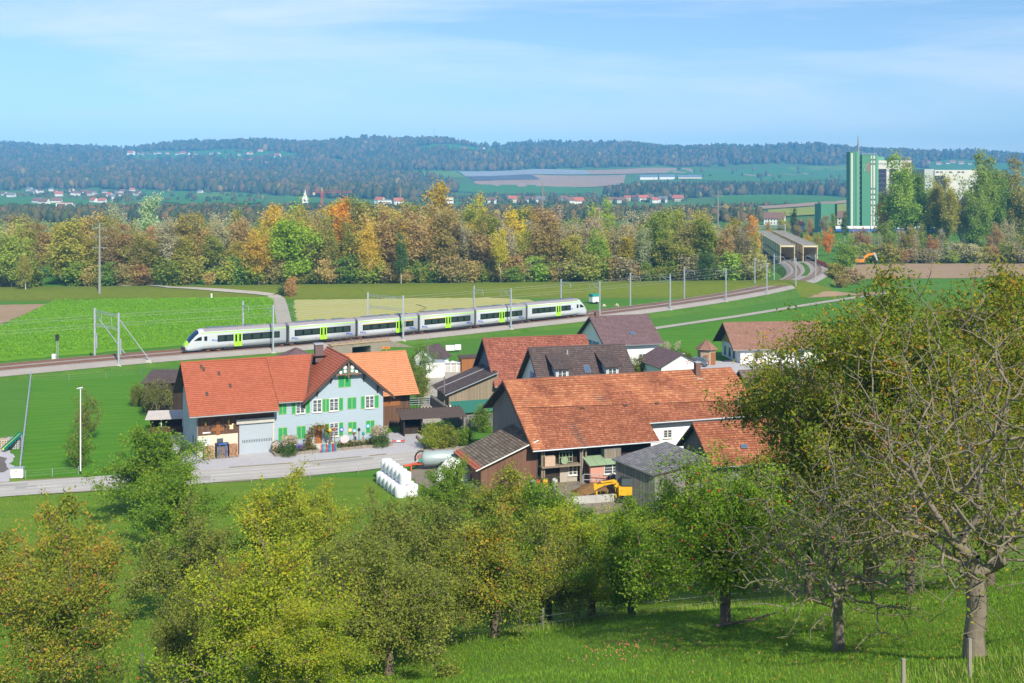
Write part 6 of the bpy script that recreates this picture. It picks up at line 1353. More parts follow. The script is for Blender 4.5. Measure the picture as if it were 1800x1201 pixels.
# painted sun discs on the shutters
for px_, z_, c1_, lab in ((600, 1.9, (0.02, 0.12, 0.6), 'dark blue flower disc on an open lower shutter'), (615, 1.75, (0.75, 0.5, 0.15), 'yellow flower disc on a closed lower shutter'), (622.5, 1.62, (0.1, 0.45, 0.75), 'pale blue flower disc beside the yellow one'), (646.5, 2.05, (0.05, 0.45, 0.75), 'turquoise flower disc on the right lower shutter')):
    t = thing('flower_disc', lab, 'ornament', lp_(fx_(px_), -0.08, z_), R(FA)); m = MB()
    for k in range(10): a_ = 2 * math.pi * k / 10; m.lathe([(0.08, 0), (0.08, 0.03)], 8, Matrix.Translation((0.17 * math.cos(a_), 0, 0.17 * math.sin(a_))) @ Matrix.Rotation(math.pi / 2, 4, 'X'))
    m.build('petals', mat('disc_' + lab[:9].replace(' ', '_'), c1_, 0.6, 0.1, 4), t); m = MB(); m.lathe([(0.13, 0), (0.13, 0.05)], 10, Matrix.Rotation(math.pi / 2, 4, 'X')); m.build('centre', W_white, t)
# garden beds with stone borders
M_bed = ground('bed_soil', (0.10, 0.075, 0.05), (0.13, 0.1, 0.07), (0.08, 0.06, 0.04), 0.2, 2, 9, 0.5)
GP = leafmat('garden_leaf', [(0, (0.05, 0.10, 0.02)), (0.5, (0.12, 0.18, 0.04)), (0.8, (0.22, 0.2, 0.06)), (1, (0.35, 0.12, 0.08))])
rng = np.random.default_rng(31)
for k_, (pa, pb, dep, lab) in enumerate(((482.5, 562, 2.6, 'flower bed with low stone border at the left of the farmhouse steps'), (590, 690, 2.5, 'flower bed with low stone border at the right of the farmhouse steps'))):
    x0, x1 = fx_(pa, -dep if k_ else -dep), fx_(pb, -dep); t = thing('flower_bed', lab, 'flower bed', lp_(x0, 0, 0), R(FA)); w_ = x1 - x0; n = int(w_ / 0.75)
    for k in range(n):
        MB().box(k * w_ / n, (k + 1) * w_ / n - 0.03, -dep - 0.15, -dep + 0.12, -0.1, 0.34 + rg.uniform(-0.04, 0.04)).build('border_stone', M_stone, t)
    for s_, xx_ in ((0, 0.0), (1, w_ - 0.25)):
        for k in range(3): MB().box(xx_, xx_ + 0.25, -dep + 0.14 + k * 0.8, -dep + 0.9 + k * 0.8, -0.1, 0.33).build('border_stone', M_stone, t)
    MB().box(0.26, w_ - 0.26, -dep + 0.13, -0.35, -0.1, 0.22).build('soil', M_bed, t)
    N_ = 2600; p = np.stack([rng.uniform(0.3, w_ - 0.3, N_), rng.uniform(-dep + 0.2, -0.5, N_), 0.22 + rng.uniform(0, 1, N_) ** 2 * 0.55], 1)
    tag(obj('plants', leaf_mesh('plants', rng, p, 0.16, GP, rng.uniform(0, 1, N_), 0.5, -0.4), t), kind='stuff')
m = MB()
t = thing('aster_clump', 'violet flowering clump in the left flower bed', 'plant', lp_(fx_(522, -1.9), -1.9, 0.2)); a_ = rng.normal(size=(420, 3)) * np.array([0.36, 0.3, 0.2]) + np.array([0, 0, 0.55]); a_[:, 2] = np.maximum(a_[:, 2], 0.05)
obj('flowers', leaf_mesh('flowers', rng, a_, 0.12, leafmat('aster', [(0, (0.15, 0.08, 0.40)), (1, (0.34, 0.22, 0.62))]), rng.uniform(0, 1, 420), 0.8), t); b_ = rng.normal(size=(200, 3)) * np.array([0.3, 0.25, 0.1]) + np.array([0, 0, 0.22]); b_[:, 2] = np.maximum(b_[:, 2], 0.02); obj('leaves', leaf_mesh('leaves', rng, b_, 0.16, GP, rng.uniform(0, 0.6, 200)), t)
t = thing('bird_bath', 'white stone bird table in the left flower bed', 'bird table', lp_(fx_(509, -2.1), -2.1, 0.2), R(FA)); m = MB(); m.lathe([(0.12, 0), (0.08, 0.1), (0.08, 0.75)], 10); m.build('column', W_white, t); m = MB(); m.lathe([(0.1, 0.76), (0.34, 0.84), (0.34, 0.9)], 12); m.build('bowl', M_bluesh if False else mat('bowl_blue', (0.45, 0.55, 0.62), 0.6, 0.1, 2), t)
t = thing('log_pile', 'round log pile disc beside the roller door', 'ornament', lp_(fx_(486, -1.0), -1.0, 0.2), R(FA)); m = MB()
for k in range(16): a_ = 2.4 * k; r_ = 0.13 * math.sqrt(k); m.tube([(r_ * math.cos(a_), -0.15, 0.62 + r_ * math.sin(a_)), (r_ * math.cos(a_), 0.15, 0.62 + r_ * math.sin(a_))], 0.085, 7)
tag(m.build('log_ends', M_log, t), kind='stuff'); m = MB(); m.tube([(0.62 * math.cos(a_), 0, 0.62 + 0.62 * math.sin(a_)) for a_ in np.linspace(0, 2 * math.pi, 21)], 0.05, 6, caps=False); m.build('hoop', M_trim, t)
t = thing('garden_disc', 'round pale pink garden panel in front of the farmhouse wall', 'ornament', lp_(fx_(606, -1.6), -1.6, 0.2), R(FA)); m = MB(); m.lathe([(0.5, 0), (0.5, 0.05)], 18, Matrix.Translation((0, 0, 0.85)) @ Matrix.Rotation(math.pi / 2, 4, 'X')); m.build('disc', mat('panel_pink', (0.62, 0.5, 0.52), 0.7, 0.05, 2), t); MB().box(-0.03, 0.03, -0.02, 0.02, -0.1, 0.4).build('stake', W_lw, t)
# bird houses on stakes
for px_, h_, c_, lab in ((580, 1.9, (0.75, 0.5, 0.03), 'tall garden stake with a yellow bird figure'), (588, 2.0, (0.35, 0.10, 0.08), 'reddish carved garden post'), (622, 1.3, (0.2, 0.08, 0.06), 'bird house on a thin stake'), (631, 1.7, (0.03, 0.03, 0.03), 'black ball on a garden stake'), (638.5, 1.2, (0.02, 0.25, 0.25), 'teal bird house on a stake')):
    t = thing('garden_stake', lab, 'stake', lp_(fx_(px_, -1.7), -1.7, 0.15), R(FA)); MB().box(-0.05, 0.05, -0.04, 0.04, 0, h_).build('post', W_lw, t); m = MB(); m.lathe([(0.05, 0), (0.18, 0.12), (0.18, 0.28), (0.02, 0.45)], 8, Matrix.Translation((0, 0, h_))); m.build('head', mat('stake_' + str(px_), c_, 0.7, 0.1, 4), t)
# painted picket fence
x0, x1 = fx_(564, -3.0), fx_(592.5, -3.0); t = thing('picket_fence', 'garden gate of red, blue and green painted pickets', 'fence', lp_(x0, -2.95, 0.05), R(FA)); cols = [(0.45, 0.03, 0.03), (0.02, 0.10, 0.40), (0.02, 0.30, 0.25), (0.03, 0.35, 0.42), (0.3, 0.03, 0.05)]
for k in range(13): MB().box(k * (x1 - x0) / 13, k * (x1 - x0) / 13 + 0.105, 0, 0.03, 0.05, 0.95 + 0.06 * math.sin(k * 2.1)).build('picket', mat('picket_%d' % (k % 5), cols[k % 5], 0.6, 0.1, 4), t)
for z_ in (0.25, 0.7): MB().box(0, x1 - x0, 0.031, 0.07, z_, z_ + 0.07).build('cross_rail', W_bw, t)
# vine arch over the steps
t = thing('vine_arch', 'garden arch overgrown with yellow and brown vine at the front door', 'arch', lp_((fx_(540, -1.3) + fx_(582, -1.3)) / 2, -1.3, 0.05), R(FA)); m = MB(); hw_ = (fx_(578, -1.3) - fx_(543, -1.3)) / 2; ap = [(-hw_, 0, 0)] + [(-hw_ * math.cos(a_), 0, 1.6 + 1.15 * math.sin(a_)) for a_ in np.linspace(0, math.pi, 9)] + [(hw_, 0, 0)]
m.tube(ap, 0.04, 6); m.build('frame', M_trim, t); pp = []
for a_, b_ in zip(ap, ap[1:]):
    L_ = (Vector(a_) - Vector(b_)).length; n_ = int(L_ * 230); u = rng.uniform(0, 1, n_)[:, None]; pp.append(np.array(a_) * (1 - u) + np.array(b_) * u + rng.normal(size=(n_, 3)) * np.array([0.24, 0.2, 0.18]))
pp = np.concatenate(pp); pp[:, 2] = np.maximum(pp[:, 2], 0.1); pp = pp[~((pp[:, 0] > hw_ * 0.5) & (pp[:, 2] < 1.6) & (rng.uniform(0, 1, len(pp)) < 0.8))]; obj('vine', leaf_mesh('vine', rng, pp, 0.17, leafmat('vine_leaf', [(0, (0.10, 0.13, 0.03)), (0.4, (0.25, 0.2, 0.04)), (0.7, (0.42, 0.27, 0.04)), (1, (0.22, 0.09, 0.05))]), rng.uniform(0, 1, len(pp)), 0.7), t)
# red and white bar across the drive
a_ = G(690, 780); b_ = G(711, 779); t = thing('barrier_bar', 'red and white striped bar lying across the drive entrance', 'barrier', a_); d = (b_ - a_)
for k in range(3): MB().bar(d * (k / 3) + Vector((0, 0, 0.3)), d * ((k + 1) / 3) + Vector((0, 0, 0.3)), 0.14).build('bar', M_red if k != 1 else M_white_p, t)
for q in (0.02, 0.98): MB().bar(d * q + Vector((0, 0.12, -0.05)), d * q + Vector((0, 0.12, 0.5)), 0.1).build('post', W_gw, t)
# hedge border by the drive
pts = [G(*p) for p in ((733, 770), (748, 786), (768, 796), (800, 793), (826, 788))]; t = thing('hedge_border', 'low stone kerb wall in front of the hedge by the drive', 'wall', pts[0])
for k, p in enumerate(resample(pts, 0.8)[:-1]):
    q = resample(pts, 0.8)[k + 1]; MB().bar(p - pts[0] + Vector((0, 0, 0.17)), p.lerp(q, 0.95) - pts[0] + Vector((0, 0, 0.17)), 0.25, 0.34).build('kerb_stone', M_stone, t)
# ---- wrapped bales
M_wrap = mat('white_wrap', (0.74, 0.76, 0.80), 0.35, 0.05, 1.8, 0.6, spec=0.5)
bm_ = MB(); bm_.lathe([(0.42, 0), (0.56, 0.04), (0.60, 0.14), (0.605, 0.6), (0.60, 1.06), (0.55, 1.16), (0.40, 1.20)], 20); bo = bm_.build('b', M_wrap, smooth=True); bmesh_ = bo.data; bpy.data.objects.remove(bo)
fr_ = G(704, 874); bk_ = G(667.5, 846); dr = (bk_ - fr_); dr.z = 0; dr = dr.normalized(); rt = Vector((dr.y, -dr.x, 0))
for row, nb_, off, zz in ((0, 6, 0.0, 0), (1, 6, 1.19, 0), (2, 6, 0.6, 1.19)):
    for k in range(nb_):
        p = fr_ + dr * (1.19 * k + (0.35 if row == 2 else 0)) + rt * off; o = obj('wrapped_bale', bmesh_, loc=(p.x, p.y, gz(p.x, p.y) - 0.03 + zz), rot=(0, 0, rg.uniform(0, 6)))
        where = ('left bottom row', 'right bottom row', 'top row')[row]; posn = ('front', 'second', 'third', 'fourth', 'fifth', 'hindmost')[k]
        tag(o, 'white wrapped silage bale, %s of the %s of the stack' % (posn, where), 'bale', 'white wrapped bales beside the road')
# ---- slurry tanker and tarpaulin heap
p = G(762, 826); t = thing('slurry_tanker', 'grey-green slurry tanker with red drawbar parked beside the bales', 'tanker', p, R(12)); Mg = mat('tank_grey', (0.36, 0.44, 0.44), 0.45, 0.12, 1.2, metal=0.2)
m = MB(); m.lathe([(0.05, -2.1), (0.55, -2.0), (0.8, -1.7), (0.82, 0), (0.8, 1.7), (0.5, 2.0)], 18, Matrix.Translation((0.7, 0, 1.25)) @ Matrix.Rotation(math.pi / 2, 4, 'Y')); m.build('tank', Mg, t, smooth=True)
for s_ in (-1, 1):
    m = MB(); m.lathe([(0.3, -0.17), (0.52, -0.16), (0.55, 0), (0.52, 0.16), (0.3, 0.17)], 18, Matrix.Translation((0.9, s_ * 1.0, 0.52)) @ Matrix.Rotation(math.pi / 2, 4, 'X')); m.build('wheel', M_black, t)
Mr = mat('implement_red', (0.62, 0.10, 0.05), 0.6, 0.15, 2); m = MB(); m.bar((-1.2, 0, 0.75), (-3.2, 0, 0.6), 0.18); m.bar((-1.3, 0.5, 0.8), (-2.6, 0, 0.7), 0.1); m.bar((-1.3, -0.5, 0.8), (-2.6, 0, 0.7), 0.1); m.bar((-2.4, 0, 0.6), (-2.4, 0, 0.0), 0.14); m.bar((-1.5, -0.3, 0.9), (-1.5, -0.3, 1.9), 0.09); m.bar((-2.0, 0.3, 0.9), (-1.4, 0.3, 1.7), 0.09); m.build('drawbar', Mr, t)
m = MB(); m.tube([(-1.3 + 0.75 * -math.sin(a_) * 0.9, 0.1, 1.3 + 0.75 * math.cos(a_)) for a_ in np.linspace(-1.6, 1.9, 12)], 0.09, 8); m.build('suction_hose', M_black, t); MB().box(-1.6, -1.35, -0.4, 0.1, 1.0, 1.35).build('pump', mat('pump_teal', (0.02, 0.32, 0.24), 0.5, 0.1, 2), t)
def heap(name, label, cat, loc, rx_, ry_, h_, m_, seed, n=26, rough=0.25):
    rr = np.random.default_rng(seed); mb = MB(); rings = 9; ph = rr.uniform(0, 6, 5)
    for i in range(rings):
        f = i / (rings - 1)
        for k in range(n):
            a_ = 2 * math.pi * k / n; w_ = 1 + rough * (0.5 * math.sin(3 * a_ + ph[0] + 2 * f) + 0.4 * math.sin(7 * a_ + ph[1]) + 0.3 * rr.normal()); mb.v.append((rx_ * (1 - f) ** 0.7 * w_ * math.cos(a_), ry_ * (1 - f) ** 0.7 * w_ * math.sin(a_), -0.1 + (h_ + 0.1) * (f ** 0.75) * (1 + 0.1 * rr.normal() * (i < rings - 1))))
    for i in range(rings - 1):
        for k in range(n): mb.f.append((i * n + k, i * n + (k + 1) % n, (i + 1) * n + (k + 1) % n, (i + 1) * n + k)); mb.m.append(0)
    mb.f.append(tuple((rings - 1) * n + k for k in range(n))); mb.m.append(0); o = mb.build(name, m_, loc=loc, smooth=True); return tag(o, label, cat)
heap('tarpaulin_heap', 'crumpled heap under white tarpaulin beside the slurry tanker', 'tarpaulin', G(797, 842), 2.3, 1.7, 2.2, mat('white_tarp', (0.78, 0.79, 0.80), 0.5, 0.05, 1.5, 0.3), 3)
heap('manure_heap', 'brown straw and manure heap in the concrete bunker', 'heap', G(1057, 866), 3.2, 2.0, 1.0, ground('manure', (0.24, 0.13, 0.05), (0.34, 0.21, 0.08), (0.16, 0.08, 0.035), 0.3, 2.5, 12, 1.0), 8, rough=0.15)
p = G(1060, 884); t = thing('manure_bunker', 'low stained concrete wall around the manure heap', 'wall', p, R(14)); Mc = mat('stained_concrete', (0.42, 0.41, 0.39), 0.9, 0.45, 0.9, 0.2)
for k in range(5): MB().box(-3.6 + k * 1.45, -3.6 + k * 1.45 + 1.43, 0, 0.22, -0.3, 0.75).build('wall_panel', Mc, t)
for x_ in (-3.85, 3.66): MB().box(x_, x_ + 0.22, -0.02, 3.8, -0.3, 0.72).build('side_wall', Mc, t)
# yellow excavator
Mye = mat('excavator_yellow', (0.66, 0.38, 0.02), 0.5, 0.12, 1.5); PYe = 109.5; p = PX(1092, 335, PYe); p.z = gz(p.x, p.y); t = thing('yellow_excavator', 'yellow excavator with folded arm in front of the barn yard', 'excavator', p, 0)
def loc_(px, py): q = PX(px, py, PYe) - p; return Vector((q.x, 0, q.z))
def limb(mb, pts_, w_, th):
    for a_, b_, wa in zip(pts_, pts_[1:], w_): mb.bar(a_, b_, th, wa)
m = MB(); limb(m, [loc_(1089, 888), loc_(1086, 866), loc_(1083, 849), loc_(1078, 846.5)], (0.42, 0.42, 0.4), 0.3); limb(m, [loc_(1080, 846), loc_(1062, 850), loc_(1047, 857)], (0.36, 0.32), 0.26); m.build('boom', Mye, t)
m = MB(); limb(m, [loc_(1046, 850), loc_(1047, 860), loc_(1050, 886)], (0.3, 0.26), 0.24); m.build('stick', Mye, t)
m = MB(); m.bar(loc_(1056, 847) + Vector((0, -0.2, 0)), loc_(1078, 844) + Vector((0, -0.2, 0)), 0.14); m.bar(loc_(1082, 868) + Vector((0, -0.25, 0)), loc_(1086, 888) + Vector((0, -0.25, 0)), 0.12); m.build('hydraulic_ram', Mye, t)
m = MB(); m.tube([loc_(1084, 880) + Vector((0, -0.22, 0)), loc_(1083, 856) + Vector((0, -0.24, 0)), loc_(1065, 853) + Vector((0, -0.2, 0)), loc_(1046, 862) + Vector((0, -0.18, 0)), loc_(1049, 876) + Vector((0, -0.15, 0))], 0.035, 6); m.build('hose', M_black, t)
m = MB(); q = loc_(1050, 887); m.prism([q + Vector((-0.1, -0.35, 0)), q + Vector((0.35, -0.35, -0.1)), q + Vector((0.25, -0.35, -0.55)), q + Vector((-0.25, -0.35, -0.6)), q + Vector((-0.4, -0.35, -0.3))], (0, 0.7, 0)); m.build('bucket', M_dark, t)
m = MB(); m.box(-0.3, 2.6, -0.7, 1.1, 0.75, 1.6); m.build('body', Mye, t); m = MB(); m.box(0.0, 1.3, -0.65, 0.3, 1.6, 2.4); m.build('cab', M_dark, t); m = MB(); m.box(-0.02, 1.2, -0.67, -0.652, 1.7, 2.35); m.box(-0.02, -0.005, -0.55, 0.2, 1.7, 2.35); m.build('cab_glass', M_gl, t)
for s_ in (-0.75, 0.85):
    m = MB(); m.prism([(-0.6, s_, 0.3), (-0.4, s_, 0), (2.4, s_, 0), (2.7, s_, 0.3), (2.4, s_, 0.65), (-0.4, s_, 0.65)], (0, 0.35, 0)); m.build('track', M_black, t)
# railing and tyre by the pink annex
p = LB.matrix_basis @ Vector((lx(1026, -2.6), -2.6, 0)); t = thing('yard_railing', 'grey tube railing in front of the pink shed', 'railing', p, R(14)); m = MB()
for z_ in (0.6, 1.15): m.tube([(0, 0, z_ + 0.2), (4.2, 0, z_ - 0.15)], 0.035, 6)
m.build('rail', M_zinc, t)
for k in range(6): MB().tube([(k * 0.84, 0, -0.1), (k * 0.84, 0, 1.35 - k * 0.07)], 0.035, 6).build('post', M_zinc, t)
p = LB.matrix_basis @ Vector((lx(1076, -2.45), -2.4, 0.05)); t = thing('tyre', 'black tractor tyre leaning on the pink shed', 'tyre', p, R(18)); m = MB(); m.tube([(0.42 * math.cos(a_), 0, 0.55 + 0.42 * math.sin(a_)) for a_ in np.linspace(0, 2 * math.pi, 21)], 0.13, 8, caps=False); m.build('rubber', M_black, t); m = MB(); m.tube([(0.28 * math.cos(a_), 0, 0.55 + 0.28 * math.sin(a_)) for a_ in np.linspace(0, 2 * math.pi, 21)], 0.03, 6, caps=False); m.build('rim', M_zinc, t)
# clutter under the barn roof
for k, (px_, c_, lab) in enumerate(((945, (0.6, 0.05, 0.03), 'red implement under the barn shelf'), (958, (0.6, 0.35, 0.03), 'yellow implement under the barn shelf'), (938, (0.35, 0.5, 0.62), 'pale blue barrel outside the barn front'), (975, (0.5, 0.5, 0.5), 'white bucket outside the barn front'))):
    p = LB.matrix_basis @ Vector((lx(px_, -1.0), -1.0, 0)); t = thing('farm_clutter', lab, 'equipment', p, R(18)); m = MB(); m.lathe([(0.26, 0), (0.3, 0.1), (0.3, 0.6), (0.22, 0.75)], 12); m.build('drum', mat('clutter_%d' % k, c_, 0.6, 0.15, 3), t); m = MB(); m.tube([(-0.35, 0, 0.35), (-0.2, 0, 0.9), (0.3, 0, 0.95)], 0.03, 6); m.build('handle', M_dark, t)
# ---- parked cars
def car(loc, rz, col, lab):
    t = thing('parked_car', lab, 'car', loc, rz, 'cars parked on the yard'); m = MB()
    prof = [(-2.05, 0.35), (-2.1, 0.75), (-1.95, 0.95), (-1.75, 1.42), (-0.6, 1.5), (0.3, 1.42), (0.95, 0.98), (1.85, 0.82), (2.08, 0.6), (2.05, 0.32)]
    secs = []
    for s_, ins_ in ((-0.86, 0.10), (-0.84, 0.0), (0.84, 0.0), (0.86, 0.10)): pass
    body = [(-2.05, 0.32), (-2.12, 0.72), (-1.98, 0.97), (0.95, 0.98), (1.85, 0.84), (2.1, 0.6), (2.05, 0.32)]; m.prism([(x_, -0.86, z_) for x_, z_ in body], (0, 1.72, 0)); m.build('body', mat('car_' + lab[:5].replace(' ', ''), col, 0.3, 0.03, 1, spec=0.6), t)
    c_ = MB(); lo = [(-1.95, 0.97), (0.95, 0.975)]; hi = [(-1.62, 1.44), (0.2, 1.44)]
    c_.mesh([(lo[0][0], -0.80, .975), (lo[1][0], -0.80, .975), (lo[1][0], 0.80, .975), (lo[0][0], 0.80, .975), (hi[0][0], -0.64, 1.46), (hi[1][0], -0.64, 1.46), (hi[1][0], 0.64, 1.46), (hi[0][0], 0.64, 1.46)], [(0, 1, 5, 4), (1, 2, 6, 5), (2, 3, 7, 6), (3, 0, 4, 7), (4, 5, 6, 7)]); c_.build('window_glass', M_gl, t)
    c_ = MB(); c_.box(-1.64, 0.22, -0.66, 0.66, 1.462, 1.51)
    for s_ in (-1, 1):
        c_.bar((-1.95, s_ * 0.81, 0.98), (-1.62, s_ * 0.66, 1.47), 0.09); c_.bar((0.95, s_ * 0.81, 0.98), (0.2, s_ * 0.66, 1.47), 0.07); c_.bar((-0.55, s_ * 0.815, 0.98), (-0.55, s_ * 0.66, 1.47), 0.08)
    c_.build('roof', MATS['car_' + lab[:5].replace(' ', '')], t)
    for x_ in (-1.3, 1.3):
        for s_ in (-1, 1):
            w_ = MB(); w_.lathe([(0.2, -0.1), (0.31, -0.1), (0.32, 0), (0.31, 0.1), (0.2, 0.1)], 16, Matrix.Translation((x_, s_ * 0.80, 0.32)) @ Matrix.Rotation(math.pi / 2, 4, 'X')); wo = w_.build('wheel', M_black, t); r_ = MB(); r_.lathe([(0.05, 0), (0.19, 0.0), (0.19, 0.02)], 12, Matrix.Translation((x_, s_ * 0.905, 0.32)) @ Matrix.Rotation(-s_ * math.pi / 2, 4, 'X')); r_.build('rim', M_zinc, wo)
    for s_ in (-1, 1): MB().box(-2.13, -2.06, s_ * 0.7 - 0.14, s_ * 0.7 + 0.14, 0.72, 0.92).build('tail_light', M_red, t); MB().box(2.0, 2.1, s_ * 0.62 - 0.16, s_ * 0.62 + 0.16, 0.58, 0.72).build('headlight', M_white_p, t)
    MB().box(-2.14, -2.1, -0.26, 0.26, 0.5, 0.62).build('number_plate', M_white_p, t); MB().box(-2.16, -2.05, -0.84, 0.84, 0.3, 0.48).build('bumper', M_dark, t)
g_ = G(1222, 644); car((g_.x, g_.y, g_.z + 0.05), R(158), (0.12, 0.15, 0.20), 'grey compact car parked beside the hexagonal hut'); g_ = G(1168, 650); car((g_.x, g_.y, g_.z + 0.05), R(160), (0.03, 0.04, 0.10), 'dark blue estate car parked in front of the garage')
# letter box and toys
g_ = G(1200, 636); t = thing('letter_box', 'grey letter box on a post behind the parked cars', 'letter box', g_, 0.3); MB().box(-0.05, 0.05, -0.05, 0.05, -0.1, 1.0).build('post', M_zinc, t); MB().box(-0.35, 0.35, -0.2, 0.2, 1.0, 1.5).build('box', M_zinc, t)
# ---- field things
g_ = G(1045, 534); t = thing('cattle_trailer', 'white cattle trailer with teal tarpaulin top in the meadow', 'trailer', g_, R(30)); MB().box(-1.2, 1.2, -0.9, 0.9, 0.5, 1.9).build('body', M_white_p, t); MB().box(-1.22, 1.22, -0.92, 0.92, 1.902, 2.6).build('cover', mat('tarp_teal', (0.02, 0.27, 0.24), 0.6, 0.1, 1), t)
for s_ in (-1, 1): m = MB(); m.lathe([(0.2, -0.1), (0.35, -0.08), (0.35, 0.08), (0.2, 0.1)], 14, Matrix.Translation((0, s_ * 0.98, 0.35)) @ Matrix.Rotation(math.pi / 2, 4, 'X')); m.build('wheel', M_black, t)
m = MB(); m.bar((1.2, 0, 0.6), (2.4, 0, 0.45), 0.1); m.build('drawbar', M_dark, t)
# sheep: one continuous body each
def sheep(px_, py_, rz, lab):
    g_ = G(px_, py_); me = bpy.data.meshes.new('sheep'); V_ = [(0, 0, 0.62), (0.35, 0, 0.64), (-0.35, 0, 0.62), (0.55, 0, 0.55), (0.72, 0, 0.25), (0.85, 0, 0.12)]; E_ = [(0, 1), (0, 2), (1, 3), (3, 4), (4, 5)]; rad_ = [0.26, 0.25, 0.25, 0.14, 0.10, 0.06]
    for x_ in (-0.32, 0.3):
        for s_ in (-1, 1):
            i = len(V_); V_ += [(x_, s_ * 0.14, 0.42), (x_ + 0.02, s_ * 0.14, 0.22), (x_, s_ * 0.14, 0.0)]; rad_ += [0.1, 0.05, 0.045]; E_ += [(2 if x_ < 0 else 1, i), (i, i + 1), (i + 1, i + 2)]
    me.from_pydata(V_, E_, []); o = obj('sheep', me, loc=g_, rot=(0, 0, rz)); me.materials.append(mat('fleece', (0.62, 0.50, 0.36), 0.95, 0.12, 4))
    md = o.modifiers.new('skin', 'SKIN'); sv = me.skin_vertices[0].data
    for k in range(len(V_)): sv[k].radius = (rad_[k], rad_[k]); sv[k].use_root = k == 0
    ms_ = o.modifiers.new('sub', 'SUBSURF'); ms_.levels = ms_.render_levels = 1; tag(o, lab, 'sheep', 'sheep grazing in the meadow')
sheep(1061, 541, 0.5, 'pale sheep grazing nearest the cattle trailer'); sheep(1085, 540, 2.6, 'pale sheep grazing right of the other one')
# railway signal and cabinet
p, an, _ = atpx(offs(FAR, 4.6), 101); t = thing('railway_signal', 'slim railway signal with black head beside the track at the left', 'signal', (p.x, p.y, 0.2)); m = MB()
for s_ in (-0.12, 0.12): m.bar((s_, 0, 0), (s_, 0, 4.2), 0.06)
for k in range(9): m.bar((-0.12, 0, 0.3 + 0.42 * k), (0.12, 0, 0.5 + 0.42 * k), 0.04)
m.build('post', M_zinc, t); MB().box(-0.3, 0.2, -0.2, 0.1, 3.9, 5.0).build('head', M_dark, t); MB().box(-0.9, -0.3, -0.2, 0.2, 0, 1.6).build('cabinet', M_white_p, t)
# street lamp, post-and-pipe fence, cabinet, wire fence
g_ = G(141.5, 834); t = thing('street_lamp', 'tall slim white street lamp beside the road at the left', 'lamp post', g_); Hl = (834 - 682) / F * g_.y; m = MB(); m.tube([(0, 0, 0.35), (0, 0, Hl - 0.1)], [0.075, 0.045], 10); m.build('post', M_white_p, t); m = MB(); m.tube([(0, 0, -0.2), (0, 0, 0.348)], 0.085, 10); m.build('base', M_dark, t); m = MB(); m.tube([(-0.35, -0.15, Hl - 0.05), (0.2, 0.05, Hl)], [0.05, 0.12], 8); m.build('lamp_head', M_zinc, t)
a_ = G(36, 832); b_ = G(55, 666); t = thing('pipe_fence', 'long grey pipe rail running along the paddock edge', 'fence', a_); d = b_ - a_; n_ = int(d.length / 3.2); m = MB(); m.tube([Vector((0, 0, 1.1)), d + Vector((0, 0, 1.1))], 0.09, 8); m.build('rail', M_zinc, t)
for k in range(n_ + 1): q = d * (k / n_); MB().box(q.x - 0.05, q.x + 0.05, q.y - 0.05, q.y + 0.05, -0.3, 1.08).build('post', M_zinc, t)
g_ = G(31, 841); t = thing('electric_cabinet', 'pale grey electric cabinet beside the road at the left edge', 'cabinet', g_, R(8)); MB().box(-0.62, 0.58, -0.3, 0.3, 0.1, 1.05).build('body', M_white_p, t); MB().box(-0.68, 0.64, -0.36, 0.36, 1.05, 1.15).build('lid', M_zinc, t)
for x_ in (-0.5, 0.4): MB().box(x_, x_ + 0.12, -0.25, 0.25, -0.2, 0.1).build('foot', W_lw, t)
MB().box(-0.25, 0.05, -0.312, -0.302, 0.7, 0.9).build('label_plate', M_conc, t)
def wire_fence(pts, lab, h_=1.1, gap_=4.0, m_=None, wires=3, group=None, rp=0.05):
    t = thing('wire_fence', lab, 'fence', pts[0], 0, group); q = resample(pts, gap_)
    for p in q: d = p - pts[0]; MB().tube([(d.x, d.y, gz(p.x, p.y) - pts[0].z - 0.3), (d.x, d.y, gz(p.x, p.y) - pts[0].z + h_)], rp, 6).build('post', m_ or W_gw, t)
    for k in range(wires): m = MB(); m.tube([Vector((p.x - pts[0].x, p.y - pts[0].y, gz(p.x, p.y) - pts[0].z + h_ * (0.35 + 0.3 * k))) for p in q], 0.005, 4); m.build('wire', M_zinc, t)
wire_fence([G(55, 673), G(150, 669), G(250, 661)], 'wooden post fence along the foot of the railway bank', 1.1, 5.5)
wire_fence([G(45, 842), G(90, 839), G(138, 835)], 'thin wire mesh fence behind the road at the left', 0.9, 2.6, M_zinc, 3, rp=0.03)
wire_fence([G(335, 858), G(400, 852), G(520, 845), G(630, 832)], 'thin metal post fence on the meadow edge below the road', 0.8, 6, M_zinc, 2, rp=0.03)
# fence along the crest of the foreground meadow
cp = [base_at(px_, Y_) for px_, Y_ in ((640, 57), (690, 56.5), (800, 56.5), (930, 57), (1100, 58), (1230, 59), (1400, 60))]; wire_fence(cp, 'weathered post and wire fence along the meadow crest', 1.15, 4.6, W_gw, 2, rp=0.06)
cp = [base_at(1588, 30.2), base_at(1751, 32.5), base_at(1850, 33.5)]; wire_fence(cp, 'short wooden post fence at the lower right corner', 1.1, 2.9, mat('old_post', (0.30, 0.27, 0.22), 0.95, 0.3, 4), 0, rp=0.055)
cp = [base_at(250, 63), base_at(312, 62), base_at(345, 60)]; wire_fence(cp, 'two wooden posts in the orchard gap at the lower left', 1.1, 1.6, W_gw, 1, rp=0.06)
